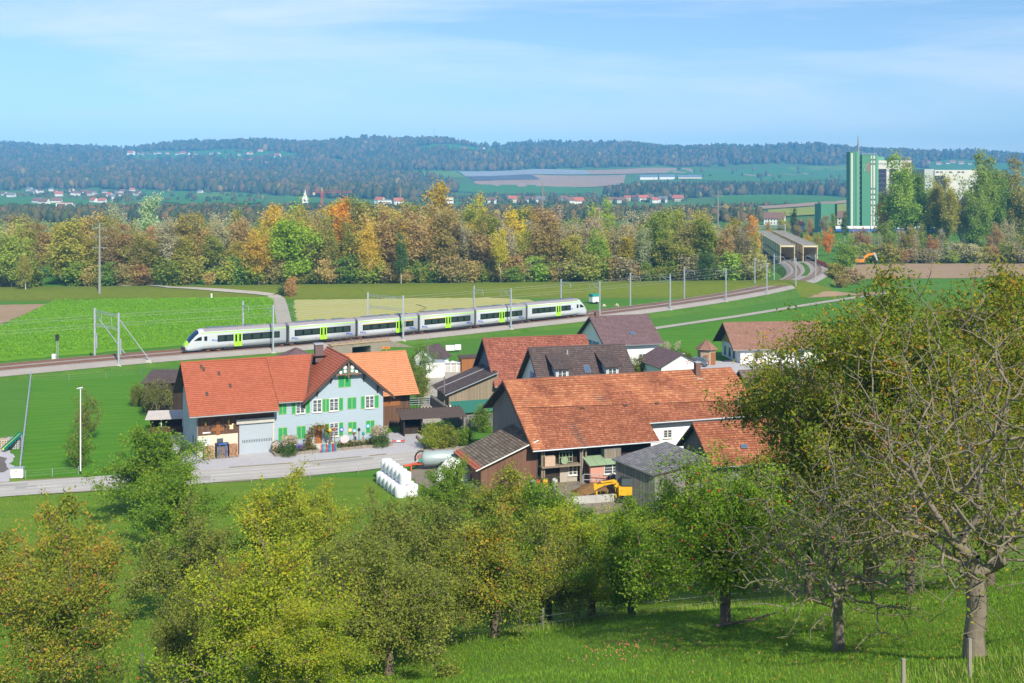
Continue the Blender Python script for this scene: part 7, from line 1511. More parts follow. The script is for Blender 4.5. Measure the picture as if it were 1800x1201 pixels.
# play area at the left edge: slide, stacked timber
g_ = G(5, 796); t = thing('play_slide', 'green and yellow playground slide at the left edge', 'slide', g_, R(60)); m = MB(); m.prism([(0, -0.22, 0.3), (2.4, -0.22, 1.7), (2.4, -0.22, 1.76), (0, -0.22, 0.36)], (0, 0.44, 0)); m.build('chute', mat('slide_yellow', (0.6, 0.6, 0.12), 0.5, 0.05, 2), t)
for s_ in (-1, 1): MB().prism([(0, s_ * 0.24, 0.2), (2.4, s_ * 0.24, 1.65), (2.4, s_ * 0.24, 2.0), (0, s_ * 0.24, 0.55)], (0, 0.04, 0)).build('side', mat('slide_green', (0.0, 0.16, 0.13), 0.5, 0.05, 2), t); MB().bar((2.3, s_ * 0.22, -0.1), (2.3, s_ * 0.22, 1.7), 0.08).build('leg', M_zinc, t)
for k, (px_, py_) in enumerate(((4, 790), (24, 788))):
    g_ = G(px_, py_); t = thing('timber_stack', ('stack of pale logs behind the slide', 'stack of grey logs right of the slide')[k], 'timber', g_, R(10)); m = MB()
    for i in range(5):
        for j in range(6): m.tube([(-0.7 + 0.26 * j, -0.6, 0.12 + 0.25 * i), (-0.7 + 0.26 * j, 0.6, 0.12 + 0.25 * i)], 0.125, 7)
    tag(m.build('logs', mat('timber_%d' % k, ((0.48, 0.4, 0.3), (0.36, 0.36, 0.38))[k], 0.9, 0.3, 6), t), kind='stuff'); MB().box(-0.9, -0.84, -0.5, 0.5, -0.1, 1.4).build('stake', W_lw, t)
# signs at the underpass, calf hutches, containers, poles
g_ = G(659, 622); t = thing('warning_post', 'red and white height post at the underpass', 'post', g_)
for k in range(4): MB().box(-0.16, 0.16, -0.05, 0.05, 0.35 * k - (0.2 if k == 0 else 0), 0.35 * k + 0.349).build('band', M_white_p if k % 2 else M_red, t)
MB().box(-0.14, 0.14, -0.06, 0.06, 1.4, 1.65).build('lamp', M_yel, t)
g_ = G(679, 622); t = thing('detour_sign', 'orange road sign board at the underpass', 'sign', g_); MB().box(-0.7, 0.7, -0.03, 0.03, 0.9, 1.35).build('board', mat('sign_orange', (0.75, 0.22, 0.02), 0.5, 0.05, 2), t); MB().box(-0.04, 0.04, 0.03, 0.08, -0.2, 0.9).build('post', M_zinc, t); MB().box(-0.45, 0.45, -0.036, -0.031, 1.07, 1.17).build('lettering', M_dark, t)
for k, px_ in enumerate((787, 798, 808)):
    g_ = G(px_, 654); t = thing('calf_hutch', 'white domed calf hutch, %s of the three' % ('leftmost', 'middle', 'rightmost')[k], 'hutch', g_, R(10), 'white calf hutches'); m = MB(); m.prism([(-0.62, 0, -0.1), (0.62, 0, -0.1), (0.62, 0, 1.1)] + [(0.62 * math.cos(a_), 0, 1.1 + 0.5 * math.sin(a_)) for a_ in np.linspace(0.3, math.pi - 0.3, 7)] + [(-0.62, 0, 1.1)], (0, 1.8, 0)); m.build('shell', M_white_p, t); MB().box(-0.35, 0.35, -0.02, -0.002, 0.1, 1.1).build('opening', M_conc, t); MB().box(-0.45, 0.45, -0.05, -0.003, 1.25, 1.42).build('vent', M_dark, t)
g_ = G(764, 664); t = thing('white_container', 'plain white box container behind the reddish tree', 'container', g_, R(12)); MB().box(-1.4, 1.6, 0, 2.5, -0.1, 2.4).build('box', W_white, t); MB().box(-1.45, 1.65, -0.05, 2.55, 2.4, 2.5).build('lid', M_zinc, t)
g_ = G(797, 620); t = thing('white_banner', 'white banner stretched between posts in the garden plot', 'banner', g_, R(10)); MB().box(-1.4, 0.2, -0.02, 0.02, 0.4, 1.4).build('cloth', W_white, t); MB().box(0.3, 1.4, -0.02, 0.02, 0.5, 1.5).build('cloth', W_white, t)
for x_ in (-1.45, 0.25, 1.45): MB().box(x_ - 0.04, x_ + 0.04, -0.04, 0.04, -0.2, 1.6).build('post', W_gw, t)
for px_, py_, ty_, lab in ((781, 724, 662, 'slim grey wooden pole in front of the lean-to barn'), (752, 650, 596, 'slim pole with white insulators behind the orange roof')):
    g_ = G(px_, py_); t = thing('wooden_pole', lab, 'pole', g_); h_ = (py_ - ty_) / F * g_.y; m = MB(); m.tube([(0, 0, -0.2), (0, 0, h_)], [0.11, 0.08], 8); m.build('shaft', W_gw, t); MB().box(-0.12, 0.12, -0.12, 0.12, h_, h_ + 0.06).build('cap', M_zinc, t)
g_ = G(372, 524); t = thing('marker_post', 'small white marker post at the dike foot', 'post', g_); MB().box(-0.18, 0.18, -0.12, 0.12, -0.2, 1.3).build('post', M_white_p, t); MB().box(-0.2, 0.2, -0.13, 0.13, 1.3, 1.5).build('cap', M_dark, t)
g_ = G(230, 500); t = thing('park_bench', 'grey bench on the dike crest', 'bench', g_); MB().box(-0.9, 0.9, -0.2, 0.2, 0.42, 0.5).build('seat', M_zinc, t); MB().box(-0.9, 0.9, 0.2, 0.26, 0.55, 0.95).build('backrest', M_zinc, t)
for x_ in (-0.7, 0.7): MB().box(x_ - 0.06, x_ + 0.06, -0.2, 0.24, -0.1, 0.42).build('leg', M_conc, t)
g_ = G(239, 500); t = thing('info_post', 'white information post beside the dike bench', 'post', g_); MB().box(-0.06, 0.06, -0.06, 0.06, -0.2, 1.0).build('post', M_zinc, t); MB().box(-0.25, 0.25, -0.1, 0.1, 1.0, 1.7).build('board', M_white_p, t)
# timber garden fence behind the hedge, gate by the wing
wire_fence([G(758, 712), G(790, 735), G(815, 760)], 'weathered paling fence behind the brown shelter', 1.4, 0.5, W_gw, 2, rp=0.12)
g_ = G(735, 715); t = thing('field_gate', 'galvanised tube gate beside the farmhouse wing', 'gate', g_, R(15))
for z_ in (0.3, 0.6, 0.9, 1.2): MB().tube([(-1.3, 0, z_), (1.6, 0, z_)], 0.035, 6).build('rail', M_zinc, t)
for x_ in (-1.3, 0.1, 1.6): MB().tube([(x_, 0, -0.1), (x_, 0, 1.25)], 0.04, 6).build('post', M_zinc, t)
# orange excavator on the far field, red barrier by the bridge
b_ = base_at(1518, 462); t = thing('orange_excavator', 'orange excavator arm with grey stick at the far ploughed field', 'excavator', b_, 0); o2 = lambda px, py: Vector(((px - 1518) / F * 462, 0, topz(py, 462) - b_.z)); Mo = mat('excavator_orange', (0.75, 0.25, 0.01), 0.5, 0.08, 1)
m = MB(); limb(m, [o2(1516, 460), o2(1519, 453), o2(1526, 448), o2(1536, 446)], (0.9, 0.9, 0.8), 0.5); m.build('boom', Mo, t); m = MB(); limb(m, [o2(1536, 444), o2(1539, 450), o2(1542, 458)], (0.8, 0.6), 0.45); m.build('stick', M_zinc, t); m = MB(); q = o2(1543, 459); m.prism([q + Vector((-0.5, -0.5, 0)), q + Vector((0.5, -0.5, -0.1)), q + Vector((0.4, -0.5, -0.9)), q + Vector((-0.6, -0.5, -0.7))], (0, 1, 0)); m.build('bucket', M_dark, t)
m = MB(); m.box(-3.4, -0.2, -1, 1.4, 0.9, 2.2); m.build('body', Mo, t); m = MB(); m.box(-1.4, -0.2, -0.9, 0.3, 2.2, 3.0); m.build('cab', M_gl, t); m = MB(); m.box(-3.6, 0.4, -1.2, 1.5, 0, 0.9); m.build('track', M_black, t)
pts = [PX(1435, 452, 428), PX(1444, 459, 414), PX(1455, 464, 402)]; pts = [Vector((p.x, p.y, 2.4)) for p in pts]; t = thing('site_barrier', 'red construction barrier beside the outer bridge', 'barrier', pts[0]); 
for a_, b_ in zip(resample(pts, 3.0), resample(pts, 3.0)[1:]): q0 = a_ - pts[0]; q1 = b_ - pts[0]; MB().prism([q0 + Vector((0, 0, 0.1)), q1.lerp(q0, 0.04) + Vector((0, 0, 0.1)), q1.lerp(q0, 0.04) + Vector((0, 0, 1.9)), q0 + Vector((0, 0, 1.9))], (0.06, 0.06, 0)).build('panel', mat('barrier_red', (0.65, 0.12, 0.08), 0.7, 0.1, 1), t)
# ------------------------------------------------------------------ ground cover
M_gb = leafmat('grass_blade', [(0, (0.06, 0.15, 0.012)), (0.5, (0.12, 0.25, 0.018)), (0.85, (0.20, 0.32, 0.03)), (1, (0.35, 0.32, 0.12))], trans=0.3, gain=1.3)
def blades(name, x, y, h_, wd_, rng, m_, dry=0.0):
    n = len(x); z = np.array([gz(a_, b_) for a_, b_ in zip(x, y)]); a = rng.uniform(0, 6.28, n); l = rng.uniform(0.2, 0.9, n) * h_; hh = h_ * rng.uniform(0.5, 1.2, n)
    B = np.stack([x, y, z - 0.01], 1); sd = np.stack([np.cos(a + 1.57), np.sin(a + 1.57), np.zeros(n)], 1) * wd_; tipv = np.stack([np.cos(a) * l, np.sin(a) * l, hh], 1)
    V_ = np.stack([B - sd, B + sd, B + tipv], 1).reshape(-1, 3); return tag(obj(name, mesh_np(name, V_, np.arange(n * 3).reshape(-1, 3), 3, m_, attr=np.repeat(np.clip(rng.uniform(0, 0.9, n) + dry, 0, 1), 3))), kind='stuff')
rng = np.random.default_rng(90)
def scatter(n, px0, px1, Y0, Y1):
    Y_ = Y0 + (Y1 - Y0) * rng.uniform(0, 1, n) ** 0.8; px_ = rng.uniform(px0, px1, n); return (px_ - 900) / F * Y_, Y_
x_, y_ = scatter(160000, 560, 1900, 22, 60); blades('meadow_grass', x_, y_, 0.11, 0.011, rng, M_gb)
x_, y_ = scatter(9000, 620, 1500, 55.5, 60); blades('tall_grass', x_, y_, 0.42, 0.012, rng, M_gb, 0.25)
x_, y_ = scatter(1500, 1560, 1860, 30, 33.5); blades('tall_grass', x_, y_, 0.34, 0.009, rng, M_gb, 0.3)
x_, y_ = scatter(60000, -40, 700, 44, 112); blades('orchard_grass', x_, y_, 0.16, 0.022, rng, M_gb)
# fallen leaves and apples under the trees
n = 1100; Y_ = rng.normal(41, 6.5, n).clip(29, 58); px_ = rng.normal(1560, 170, n).clip(1150, 1850); xx = (px_ - 900) / F * Y_; pp = np.stack([xx, Y_, [gz(a_, b_) + 0.06 for a_, b_ in zip(xx, Y_)]], 1)
tag(obj('fallen_leaves', leaf_mesh('fallen_leaves', rng, pp, 0.065, leafmat('dead_leaf', [(0, (0.35, 0.22, 0.05)), (0.5, (0.5, 0.3, 0.05)), (1, (0.4, 0.13, 0.05))]), rng.uniform(0, 1, n), 0.6, 0.0)), kind='stuff')
n = 120; px_ = np.concatenate([rng.normal(1095, 45, 85), rng.normal(1260, 110, 35)]); Y_ = np.concatenate([rng.normal(46.5, 1.8, 85), rng.normal(45, 3.0, 35)]); xx = (px_ - 900) / F * Y_; pp = np.stack([xx, Y_, [gz(a_, b_) + 0.06 for a_, b_ in zip(xx, Y_)]], 1)
tag(obj('fallen_apples', spheres('fallen_apples', pp, 0.04, mat('windfall', (0.55, 0.2, 0.13), 0.5, 0.3, 5))), kind='stuff')
# leafy texture of the green crop field
n = 60000; Y_ = rng.uniform(195, 316, n); px_ = rng.uniform(-20, 482, n); py_ = HY + (CAMZ) * F / Y_; trk = np.interp(px_, [0, 330, 500], [632, 603, 588]); k = (py_ < trk) & ~((px_ < 92) & (py_ < 574 - px_ * 0.46)); xx = ((px_ - 900) / F * Y_)[k]; yy = Y_[k]
pp = np.stack([xx, yy, np.full(len(xx), 0.10)], 1) + np.array([0, 0, 1]) * rng.uniform(0, 0.22, len(xx))[:, None]
tag(obj('crop_leaves', leaf_mesh('crop_leaves', rng, pp, 0.30, leafmat('crop_leaf', [(0, (0.15, 0.33, 0.014)), (0.5, (0.20, 0.42, 0.02)), (1, (0.27, 0.48, 0.05))]), rng.uniform(0, 1, len(xx)), 0.6, -0.2)), kind='stuff')
# fallen branch in the meadow
b_ = base_at(1300, 47.3); m = MB(); m.tube([(-1.0, 0, 0.05), (-0.2, 0.1, 0.12), (0.8, 0.5, 0.14), (1.9, 1.0, 0.25)], [0.07, 0.06, 0.05, 0.02], 7); m.tube([(0.8, 0.5, 0.14), (1.3, 0.4, 0.4)], [0.035, 0.015], 6); tag(m.build('fallen_branch', M_bark, loc=b_), 'broken branch lying beside the red apple tree trunk', 'branch')
# ------------------------------------------------------------------ far country
def hp(*p): return p
F_green = ground('far_green', (0.06, 0.20, 0.03), (0.08, 0.23, 0.035), (0.07, 0.18, 0.03), 0.004, 0.02, 0.1, 0.0)
F_lime = ground('far_lime', (0.13, 0.24, 0.035), (0.16, 0.27, 0.04), (0.12, 0.22, 0.03), 0.004, 0.02, 0.1, 0.0)
F_tan = ground('far_tan', (0.36, 0.25, 0.16), (0.42, 0.30, 0.20), (0.33, 0.23, 0.15), 0.004, 0.02, 0.1, 0.0)
F_net = ground('far_net', (0.11, 0.12, 0.14), (0.16, 0.17, 0.19), (0.09, 0.10, 0.12), 0.006, 0.03, 0.1, 0.0)
F_pale = ground('far_pale', (0.30, 0.33, 0.36), (0.36, 0.39, 0.42), (0.27, 0.3, 0.32), 0.006, 0.03, 0.1, 0.0)
F_yell = ground('far_yellow', (0.28, 0.30, 0.03), (0.34, 0.34, 0.03), (0.2, 0.28, 0.03), 0.004, 0.02, 0.1, 0.0)
FIELDS = [([(660, 306), (800, 302), (818, 313), (760, 314), (690, 312)], F_lime), ([(805, 302), (960, 298), (1030, 300), (1040, 307), (850, 311), (818, 311)], F_pale), ([(820, 311), (935, 308), (950, 316), (832, 318)], F_net),
 ([(1030, 300), (1100, 298), (1215, 297), (1220, 305), (1040, 307)], F_tan), ([(832, 319), (950, 316.5), (935, 308.5), (1100, 308), (1095, 325), (1040, 330), (880, 330), (835, 324)], F_tan), ([(790, 324), (835, 325), (1040, 331), (1050, 341), (880, 343), (800, 337)], F_green),
 ([(1205, 298), (1380, 294), (1480, 297), (1490, 318), (1300, 321), (1200, 316), (1140, 314)], F_green), ([(1300, 307), (1420, 305), (1420, 308), (1300, 310)], F_tan), ([(1255, 345), (1380, 343), (1475, 346), (1470, 356), (1350, 361), (1265, 361)], F_green), ([(1330, 364), (1490, 353), (1490, 358), (1340, 369)], F_tan), ([(1350, 370), (1490, 359), (1490, 376), (1350, 384)], F_yell),
 ([(250, 334), (340, 338), (420, 340), (470, 344), (460, 358), (330, 362), (255, 350)], F_green), ([(500, 344), (570, 350), (575, 358), (500, 360)], F_green), ([(0, 348), (60, 347), (140, 352), (200, 356), (200, 362), (0, 362)], F_green), ([(340, 338), (415, 340), (430, 350), (350, 350)], F_lime),
 ([(235, 268), (300, 266), (500, 268), (530, 271), (525, 281), (330, 283), (215, 280), (200, 275)], F_green), ([(210, 284), (260, 283), (315, 287), (310, 290), (220, 288)], F_tan), ([(560, 284), (640, 283), (640, 290), (550, 290)], F_green), ([(720, 263), (860, 261), (915, 266), (900, 271), (800, 269), (710, 267)], F_green), ([(860, 272), (900, 270), (930, 266), (925, 272)], F_tan),
 ([(1380, 295), (1490, 292), (1490, 300), (1390, 300)], F_lime), ([(1620, 287), (1800, 285), (1810, 298), (1640, 300)], F_green), ([(1150, 273), (1180, 273), (1176, 277), (1150, 277)], F_green), ([(420, 296), (600, 300), (600, 305), (430, 302)], F_green)]
fpoly = []
for pl_, m_ in FIELDS:
    w_ = [G(*p) for p in pl_]; fpoly.append([(p.x, p.y) for p in w_]); Yc = w_[0].y
    patch('far_field', [(p.x, p.y) for p in w_], m_, 1.2, max(30, Yc / 60), px=False)
def inpoly(x, y):
    r = np.zeros(len(x), bool)
    for pl_ in fpoly:
        c = np.zeros(len(x), bool); n = len(pl_)
        for i in range(n):
            x0, y0 = pl_[i]; x1, y1 = pl_[(i + 1) % n]
            hit = ((y0 > y) != (y1 > y)) & (x < (x1 - x0) * (y - y0) / (y1 - y0 + 1e-9) + x0); c ^= hit
        r |= c
    return r
# woods on the hillsides: one mass of tree crowns
rf_ = np.random.default_rng(9)
def crownmass(name, x, y, H_, W_, conif, tint, m):
    """many small crowns: lumpy tops for broadleaves, spires for conifers"""
    n = len(x); z = np.array([gz(a_, b_) for a_, b_ in zip(x, y)]); k = 6
    prof_b = [(0.75, 0.12), (1.0, 0.45), (0.72, 0.8), (0.25, 0.98)]; prof_c = [(1.0, 0.1), (0.7, 0.38), (0.38, 0.7), (0.06, 1.0)]
    V = np.zeros((n, 4, k, 3))
    for lv in range(4):
        rb = np.where(conif, prof_c[lv][0] * 0.62, prof_b[lv][0]); zb = np.where(conif, prof_c[lv][1], prof_b[lv][1])
        for q in range(k):
            th = 2 * math.pi * q / k + lv * 0.45; jr = rf_.uniform(0.7, 1.3, n); V[:, lv, q, 0] = x + W_ * rb * jr * math.cos(th); V[:, lv, q, 1] = y + W_ * rb * jr * math.sin(th); V[:, lv, q, 2] = z - 1 + H_ * (zb + rf_.uniform(-0.05, 0.05, n))
    Fq = []
    for lv in range(3):
        for q in range(k): Fq.append([lv * k + q, lv * k + (q + 1) % k, (lv + 1) * k + (q + 1) % k, (lv + 1) * k + q])
    Fq = np.array(Fq)[None] + (np.arange(n) * 4 * k)[:, None, None]
    me = mesh_np(name, V.reshape(-1, 3), Fq.reshape(-1, 4), 4, m, attr=np.repeat(tint, 4 * k)); return me
M_hw = leafmat('hill_wood', [(0, (0.03, 0.055, 0.03)), (0.35, (0.06, 0.08, 0.025)), (0.6, (0.11, 0.095, 0.03)), (0.85, (0.16, 0.10, 0.04)), (1, (0.24, 0.19, 0.04))], trans=0.0)
def wood_region(name, pxpoly, n, Hm, conf, over=False):
    """scatter crowns over the part of the hillside inside a photo polygon"""
    pp = np.array(pxpoly, float); out = []
    w_ = [G(*p) for p in pxpoly]; fx0, fx1 = min(p.x for p in w_), max(p.x for p in w_); fy0, fy1 = min(p.y for p in w_), max(p.y for p in w_)
    pl_ = [(p.x, p.y) for p in w_]; x = rf_.uniform(fx0, fx1, n * 3); y = rf_.uniform(fy0, fy1, n * 3); c = np.zeros(len(x), bool)
    for i in range(len(pl_)):
        x0, y0 = pl_[i]; x1, y1 = pl_[(i + 1) % len(pl_)]; c ^= ((y0 > y) != (y1 > y)) & (x < (x1 - x0) * (y - y0) / (y1 - y0 + 1e-9) + x0)
    if not over: c &= ~inpoly(x, y)
    x = x[c][:n]; y = y[c][:n]; m_ = len(x)
    if m_ == 0: return
    patchy = 0.5 + 0.5 * np.sin(x / 170 + 1.3) * np.sin(y / 140); cf = rf_.uniform(0, 1, m_) < conf * (0.4 + 1.2 * patchy)
    ti = np.where(cf, rf_.uniform(0, 0.25, m_), rf_.uniform(0.15, 0.8, m_) + 0.25 * (rf_.uniform(0, 1, m_) > 0.93))
    H_ = Hm * rf_.uniform(0.6, 1.2, m_) * np.where(cf, 1.1, 1.0); W_ = Hm * rf_.uniform(0.26, 0.55, m_)
    tag(obj(name, crownmass(name, x, y, H_, W_, cf, ti, M_hw)), kind='stuff')
wood_region('hill_forest', [(-40, 248), (300, 249), (750, 243), (1000, 250), (1300, 262), (1560, 270), (1840, 276), (1840, 300), (1620, 296), (1480, 292), (1300, 290), (1180, 293), (1000, 297), (800, 301), (660, 304), (500, 300), (350, 290), (200, 286), (-40, 290)], 8800, 24, 0.3)
wood_region('hill_forest', [(-40, 287), (200, 287), (350, 291), (520, 296), (660, 306), (740, 316), (800, 324), (800, 340), (700, 352), (600, 350), (480, 344), (400, 338), (250, 333), (130, 333), (-40, 336)], 4600, 22, 0.15)
wood_region('hill_forest', [(1060, 348), (1100, 338), (1150, 333), (1300, 335), (1490, 332), (1600, 330), (1600, 343), (1480, 347), (1300, 345), (1230, 348), (1130, 352)], 1500, 21, 0.55)
wood_region('valley_wood', [(-40, 374), (150, 373), (330, 372), (600, 372), (800, 374), (1100, 376), (1300, 376), (1340, 378), (1340, 392), (900, 392), (400, 392), (-40, 392)], 1500, 11, 0.1)
wood_region('valley_wood', [(700, 345), (860, 343), (1050, 343), (1080, 348), (1050, 356), (700, 362)], 260, 8, 0.2)
wood_region('hedgerow', [(1255, 361), (1470, 357), (1480, 362), (1260, 368)], 60, 7, 0.0)
wood_region('village_trees', [(0, 346), (60, 336), (250, 338), (250, 350), (200, 362), (0, 362)], 150, 8, 0.15)
wood_region('village_trees', [(860, 352), (1100, 346), (1200, 344), (1210, 358), (1000, 364), (860, 362)], 170, 8, 0.15)
wood_region('village_trees', [(210, 266), (520, 266), (530, 282), (210, 284)], 160, 12, 0.1, over=True)
wood_region('field_hedges', [(1160, 296), (1480, 294), (1480, 320), (1160, 318)], 40, 12, 0.2, over=True)
wood_region('field_hedges', [(250, 336), (470, 342), (460, 360), (255, 352)], 45, 9, 0.1, over=True)
# ---- villages: one small house each
WALLS = [mat('far_white', (0.74, 0.73, 0.70), 0.9, 0.05, 0.1), mat('far_cream', (0.62, 0.56, 0.45), 0.9, 0.05, 0.1)]
ROOFS = [mat('far_red', (0.40, 0.13, 0.08), 0.9, 0.1, 0.1), mat('far_brown', (0.19, 0.11, 0.085), 0.9, 0.1, 0.1), mat('far_grey', (0.16, 0.17, 0.19), 0.9, 0.1, 0.1)]
FH = {}
def far_mesh(wi, ri, W_, D_, he, hr):
    k = (wi, ri, W_, D_, he, hr)
    if k in FH: return FH[k]
    mb = MB(); mb.prism([(-W_ / 2, -D_ / 2, -2), (-W_ / 2, D_ / 2, -2), (-W_ / 2, D_ / 2, he), (-W_ / 2, 0, hr), (-W_ / 2, -D_ / 2, he)], (W_, 0, 0), 0)
    o_ = 0.7; kk = (hr - he) / (D_ / 2)
    for s_ in (-1, 1): mb.prism([(-W_ / 2 - o_, s_ * (D_ / 2 + o_), he - kk * o_ + 0.1), (W_ / 2 + o_, s_ * (D_ / 2 + o_), he - kk * o_ + 0.1), (W_ / 2 + o_, 0, hr + 0.1), (-W_ / 2 - o_, 0, hr + 0.1)], (0, 0, 0.3), 1)
    for x_ in np.arange(-W_ / 2 + 1.2, W_ / 2 - 1, 2.6):
        for z_ in (1.0, 3.8):
            if z_ + 1.4 < he: mb.box(x_, x_ + 1.1, -D_ / 2 - 0.06, -D_ / 2 - 0.01, z_, z_ + 1.4, 2)
    o = mb.build('far_house', [WALLS[wi], ROOFS[ri], M_gl]); FH[k] = o.data; bpy.data.objects.remove(o); return FH[k]
rv = np.random.default_rng(21)
CN = ['red', 'brown', 'grey']; WN = ['white', 'cream']
def village(pts, where, jitter=0.0, big=1.0):
    for k_, (px_, py_, *rest) in enumerate(sorted(pts)):
        g_ = G(px_, py_); wi = int(rv.uniform() < 0.25); ri = rest[0] if rest else int(rv.choice(3, p=[0.22, 0.53, 0.25])); sz = (rest[1] if len(rest) > 1 else 1.0) * big
        W_, D_, he, hr = [(12, 9, 5.5, 9), (14, 10, 6, 10), (18, 11, 6, 11)][int(rv.integers(3))]
        o = obj('far_house', far_mesh(wi, ri, W_, D_, he, hr), loc=g_, rot=(0, 0, rv.uniform(-0.7, 0.7))); o.scale = (sz,) * 3
        tag(o, '%s house, %s roof, %s from left %s' % (WN[wi], CN[ri], nth(k_ + 1), where), 'house', 'houses ' + where)
V1 = [(8, 344), (20, 347), (52, 336), (60, 340), (72, 339), (90, 336), (97, 341), (104, 345), (126, 337), (130, 343), (136, 344), (150, 341), (158, 344), (166, 343), (184, 341), (192, 346), (205, 343), (210, 346), (214, 340), (232, 337), (238, 343), (243, 344), (197, 350), (66, 358), (78, 360), (100, 358), (165, 357), (180, 358), (352, 340)]
village(V1, 'in the left village', big=0.8)
V2 = [(245, 272), (252, 273), (262, 273), (272, 272), (280, 271), (294, 272), (312, 273), (322, 272, 0, 1.3), (330, 273), (345, 273), (372, 272), (385, 271), (420, 274), (434, 272), (441, 272), (458, 267, 0), (472, 276), (488, 277, 0, 1.5), (430, 285, 0, 1.4), (442, 286, 0, 1.5), (465, 286, 0, 1.3), (470, 289), (526, 288), (370, 264, 0), (140, 274), (65, 280), (30, 277, 0), (18, 276)]
village(V2, 'in the left hillside hamlet', big=0.95)
V3 = [(553, 306), (588, 303), (604, 307), (610, 309, 0), (626, 309, 0), (635, 309, 0), (655, 310), (523, 288), (600, 303), (815, 265, 0, 1.3), (848, 264, 1, 1.2)]
village(V3, 'among the trees on the far slope', big=1.0)
V4 = [(1103, 353), (1118, 352), (1130, 354, 0), (1135, 350), (1142, 352), (1150, 357), (1156, 350), (1165, 356), (1173, 350), (1190, 348, 2, 1.3), (1192, 354), (900, 356), (930, 356), (950, 357), (905, 353), (1015, 360), (1000, 359), (680, 362), (668, 358, 0), (700, 360, 0), (1090, 357), (1075, 358), (990, 356), (865, 358)]
village(V4, 'in the village beyond the wood', big=0.95)
V5 = [(1435, 281, 0, 1.3), (1465, 283, 0, 1.2), (1472, 279, 0), (1615, 290), (1630, 288, 0), (1650, 290, 0), (1665, 289), (1675, 287, 0), (1690, 289), (1705, 290), (1735, 287, 0), (1745, 286, 0), (1215, 271, 0, 1.5), (1245, 270), (1610, 287, 0)]
village(V5, 'on the right-hand hillside', big=0.95)
V6 = [(1362, 395, 1, 0.9), (1400, 405, 0, 0.8), (1500, 400, 1, 1.0), (1480, 395, 1, 1.0)]
village(V6, 'among the trees at the far bridge end')
g_ = G(1180, 315); t = thing('farmstead', 'long farmstead with blue-grey roofs on the far field', 'farm', g_)
for (x_, W_, hh) in ((-60, 46, 11), (-12, 40, 12), (48, 62, 11)):
    mb = MB(); mb.box(x_ - W_ / 2, x_ + W_ / 2, -8, 8, -2, hh * 0.5); mb.build('wall', WALLS[1 if x_ > 40 else 0], t)
    mb = MB(); mb.prism([(x_ - W_ / 2 - 1, -9, hh * 0.5), (x_ - W_ / 2 - 1, 9, hh * 0.5), (x_ - W_ / 2 - 1, 0, hh)], (W_ + 2, 0, 0)); mb.build('roof', mat('far_blue_roof', (0.14, 0.18, 0.26), 0.8, 0.1, 0.05), t)
def church(px_, py_, ty, lab, nave, sc):
    g_ = G(px_, py_); Ht = (py_ - ty) / F * g_.y; t = thing('church', lab, 'church', g_); w_ = 2.6 * sc
    MB().box(-w_, w_, -w_, w_, -3, Ht * 0.55).build('tower', WALLS[0], t)
    mb = MB(); mb.lathe([(w_ * 1.35, 0), (w_ * 0.5, Ht * 0.2), (0.05, Ht * 0.45)], 4, Matrix.Translation((0, 0, Ht * 0.55)) @ Matrix.Rotation(math.pi / 4, 4, 'Z')); mb.build('spire', mat('spire', (0.62, 0.62, 0.60) if not nave else (0.30, 0.18, 0.15), 0.8, 0.05, 0.1) if not nave else ROOFS[1], t)
    m2 = MB(); m2.lathe([(w_ * 0.42, 0), (w_ * 0.42, 0.15)], 14, Matrix.Translation((0, -w_, Ht * 0.44)) @ Matrix.Rotation(math.pi / 2, 4, 'X')); m2.build('clock_face', mat('clock', (0.12, 0.12, 0.13), 0.7, 0.1, 1), t)
    if nave:
        MB().prism([(-w_ - 22, -6, -3), (-w_ - 22, 6, -3), (-w_ - 22, 6, 9), (-w_ - 22, 0, 16), (-w_ - 22, -6, 9)], (22, 0, 0)).build('nave', WALLS[0], t)
        MB().prism([(-w_ - 23, -7, 8), (-w_ - 23, 0, 17), (-w_ - 23, 7, 8)], (23, 0, 0)).build('roof', ROOFS[0], t)
church(536.5, 368, 333, 'white church tower with slender spire behind the wood', False, 1.25)
church(236, 273, 261, 'white hillside church with red roof above the village', True, 1.3)
# red tower crane
g_ = G(566, 363); t = thing('tower_crane', 'red tower crane beside the church spire', 'crane', g_); Hc = (363 - 338) / F * g_.y; w_ = g_.y / F
mb = MB()
for sx in (-1, 1):
    for sy in (-1, 1): mb.bar((sx, sy, -2), (sx, sy, Hc), 0.5)
for k in range(int(Hc / 3)): mb.bar((-1, -1, 3 * k), (1, -1, 3 * k + 3), 0.35)
mb.build('mast', M_red, t); mb = MB(); mb.bar((-16 * w_, 0, Hc), (54 * w_, 0, Hc), 0.45); mb.bar((-16 * w_, 0, Hc + 2.5), (54 * w_, 0, Hc + 1.6), 0.3); mb.build('jib', M_red, t); mb = MB(); mb.box(-16 * w_, -12 * w_, -1, 1, Hc - 4, Hc - 0.5); mb.build('counterweight', M_conc, t)
mb = MB(); mb.bar((0, 0, Hc), (0, 0, Hc + 6), 0.8); mb.build('apex', M_yel, t)
def ind(px_, py_, wpx, hpx, dep, lab, m_, roof=None):
    g_ = G(px_, py_); s_ = g_.y / F; t = thing('commercial_building', lab, 'building', g_, 0.2); mb = MB(); mb.box(-wpx * s_ / 2, wpx * s_ / 2, 0, dep, -2, hpx * s_); mb.build('wall', m_, t)
    mb = MB(); mb.box(-wpx * s_ / 2 - 0.4, wpx * s_ / 2 + 0.4, -0.4, dep + 0.4, hpx * s_, hpx * s_ + 0.8); mb.build('roof', roof or M_zinc, t)
    for r_ in range(2): mb = MB(); mb.box(-wpx * s_ / 2 * 0.9, wpx * s_ / 2 * 0.9, -0.1, -0.02, hpx * s_ * (0.25 + 0.4 * r_), hpx * s_ * (0.4 + 0.4 * r_)); mb.build('window_band', M_gl, t)
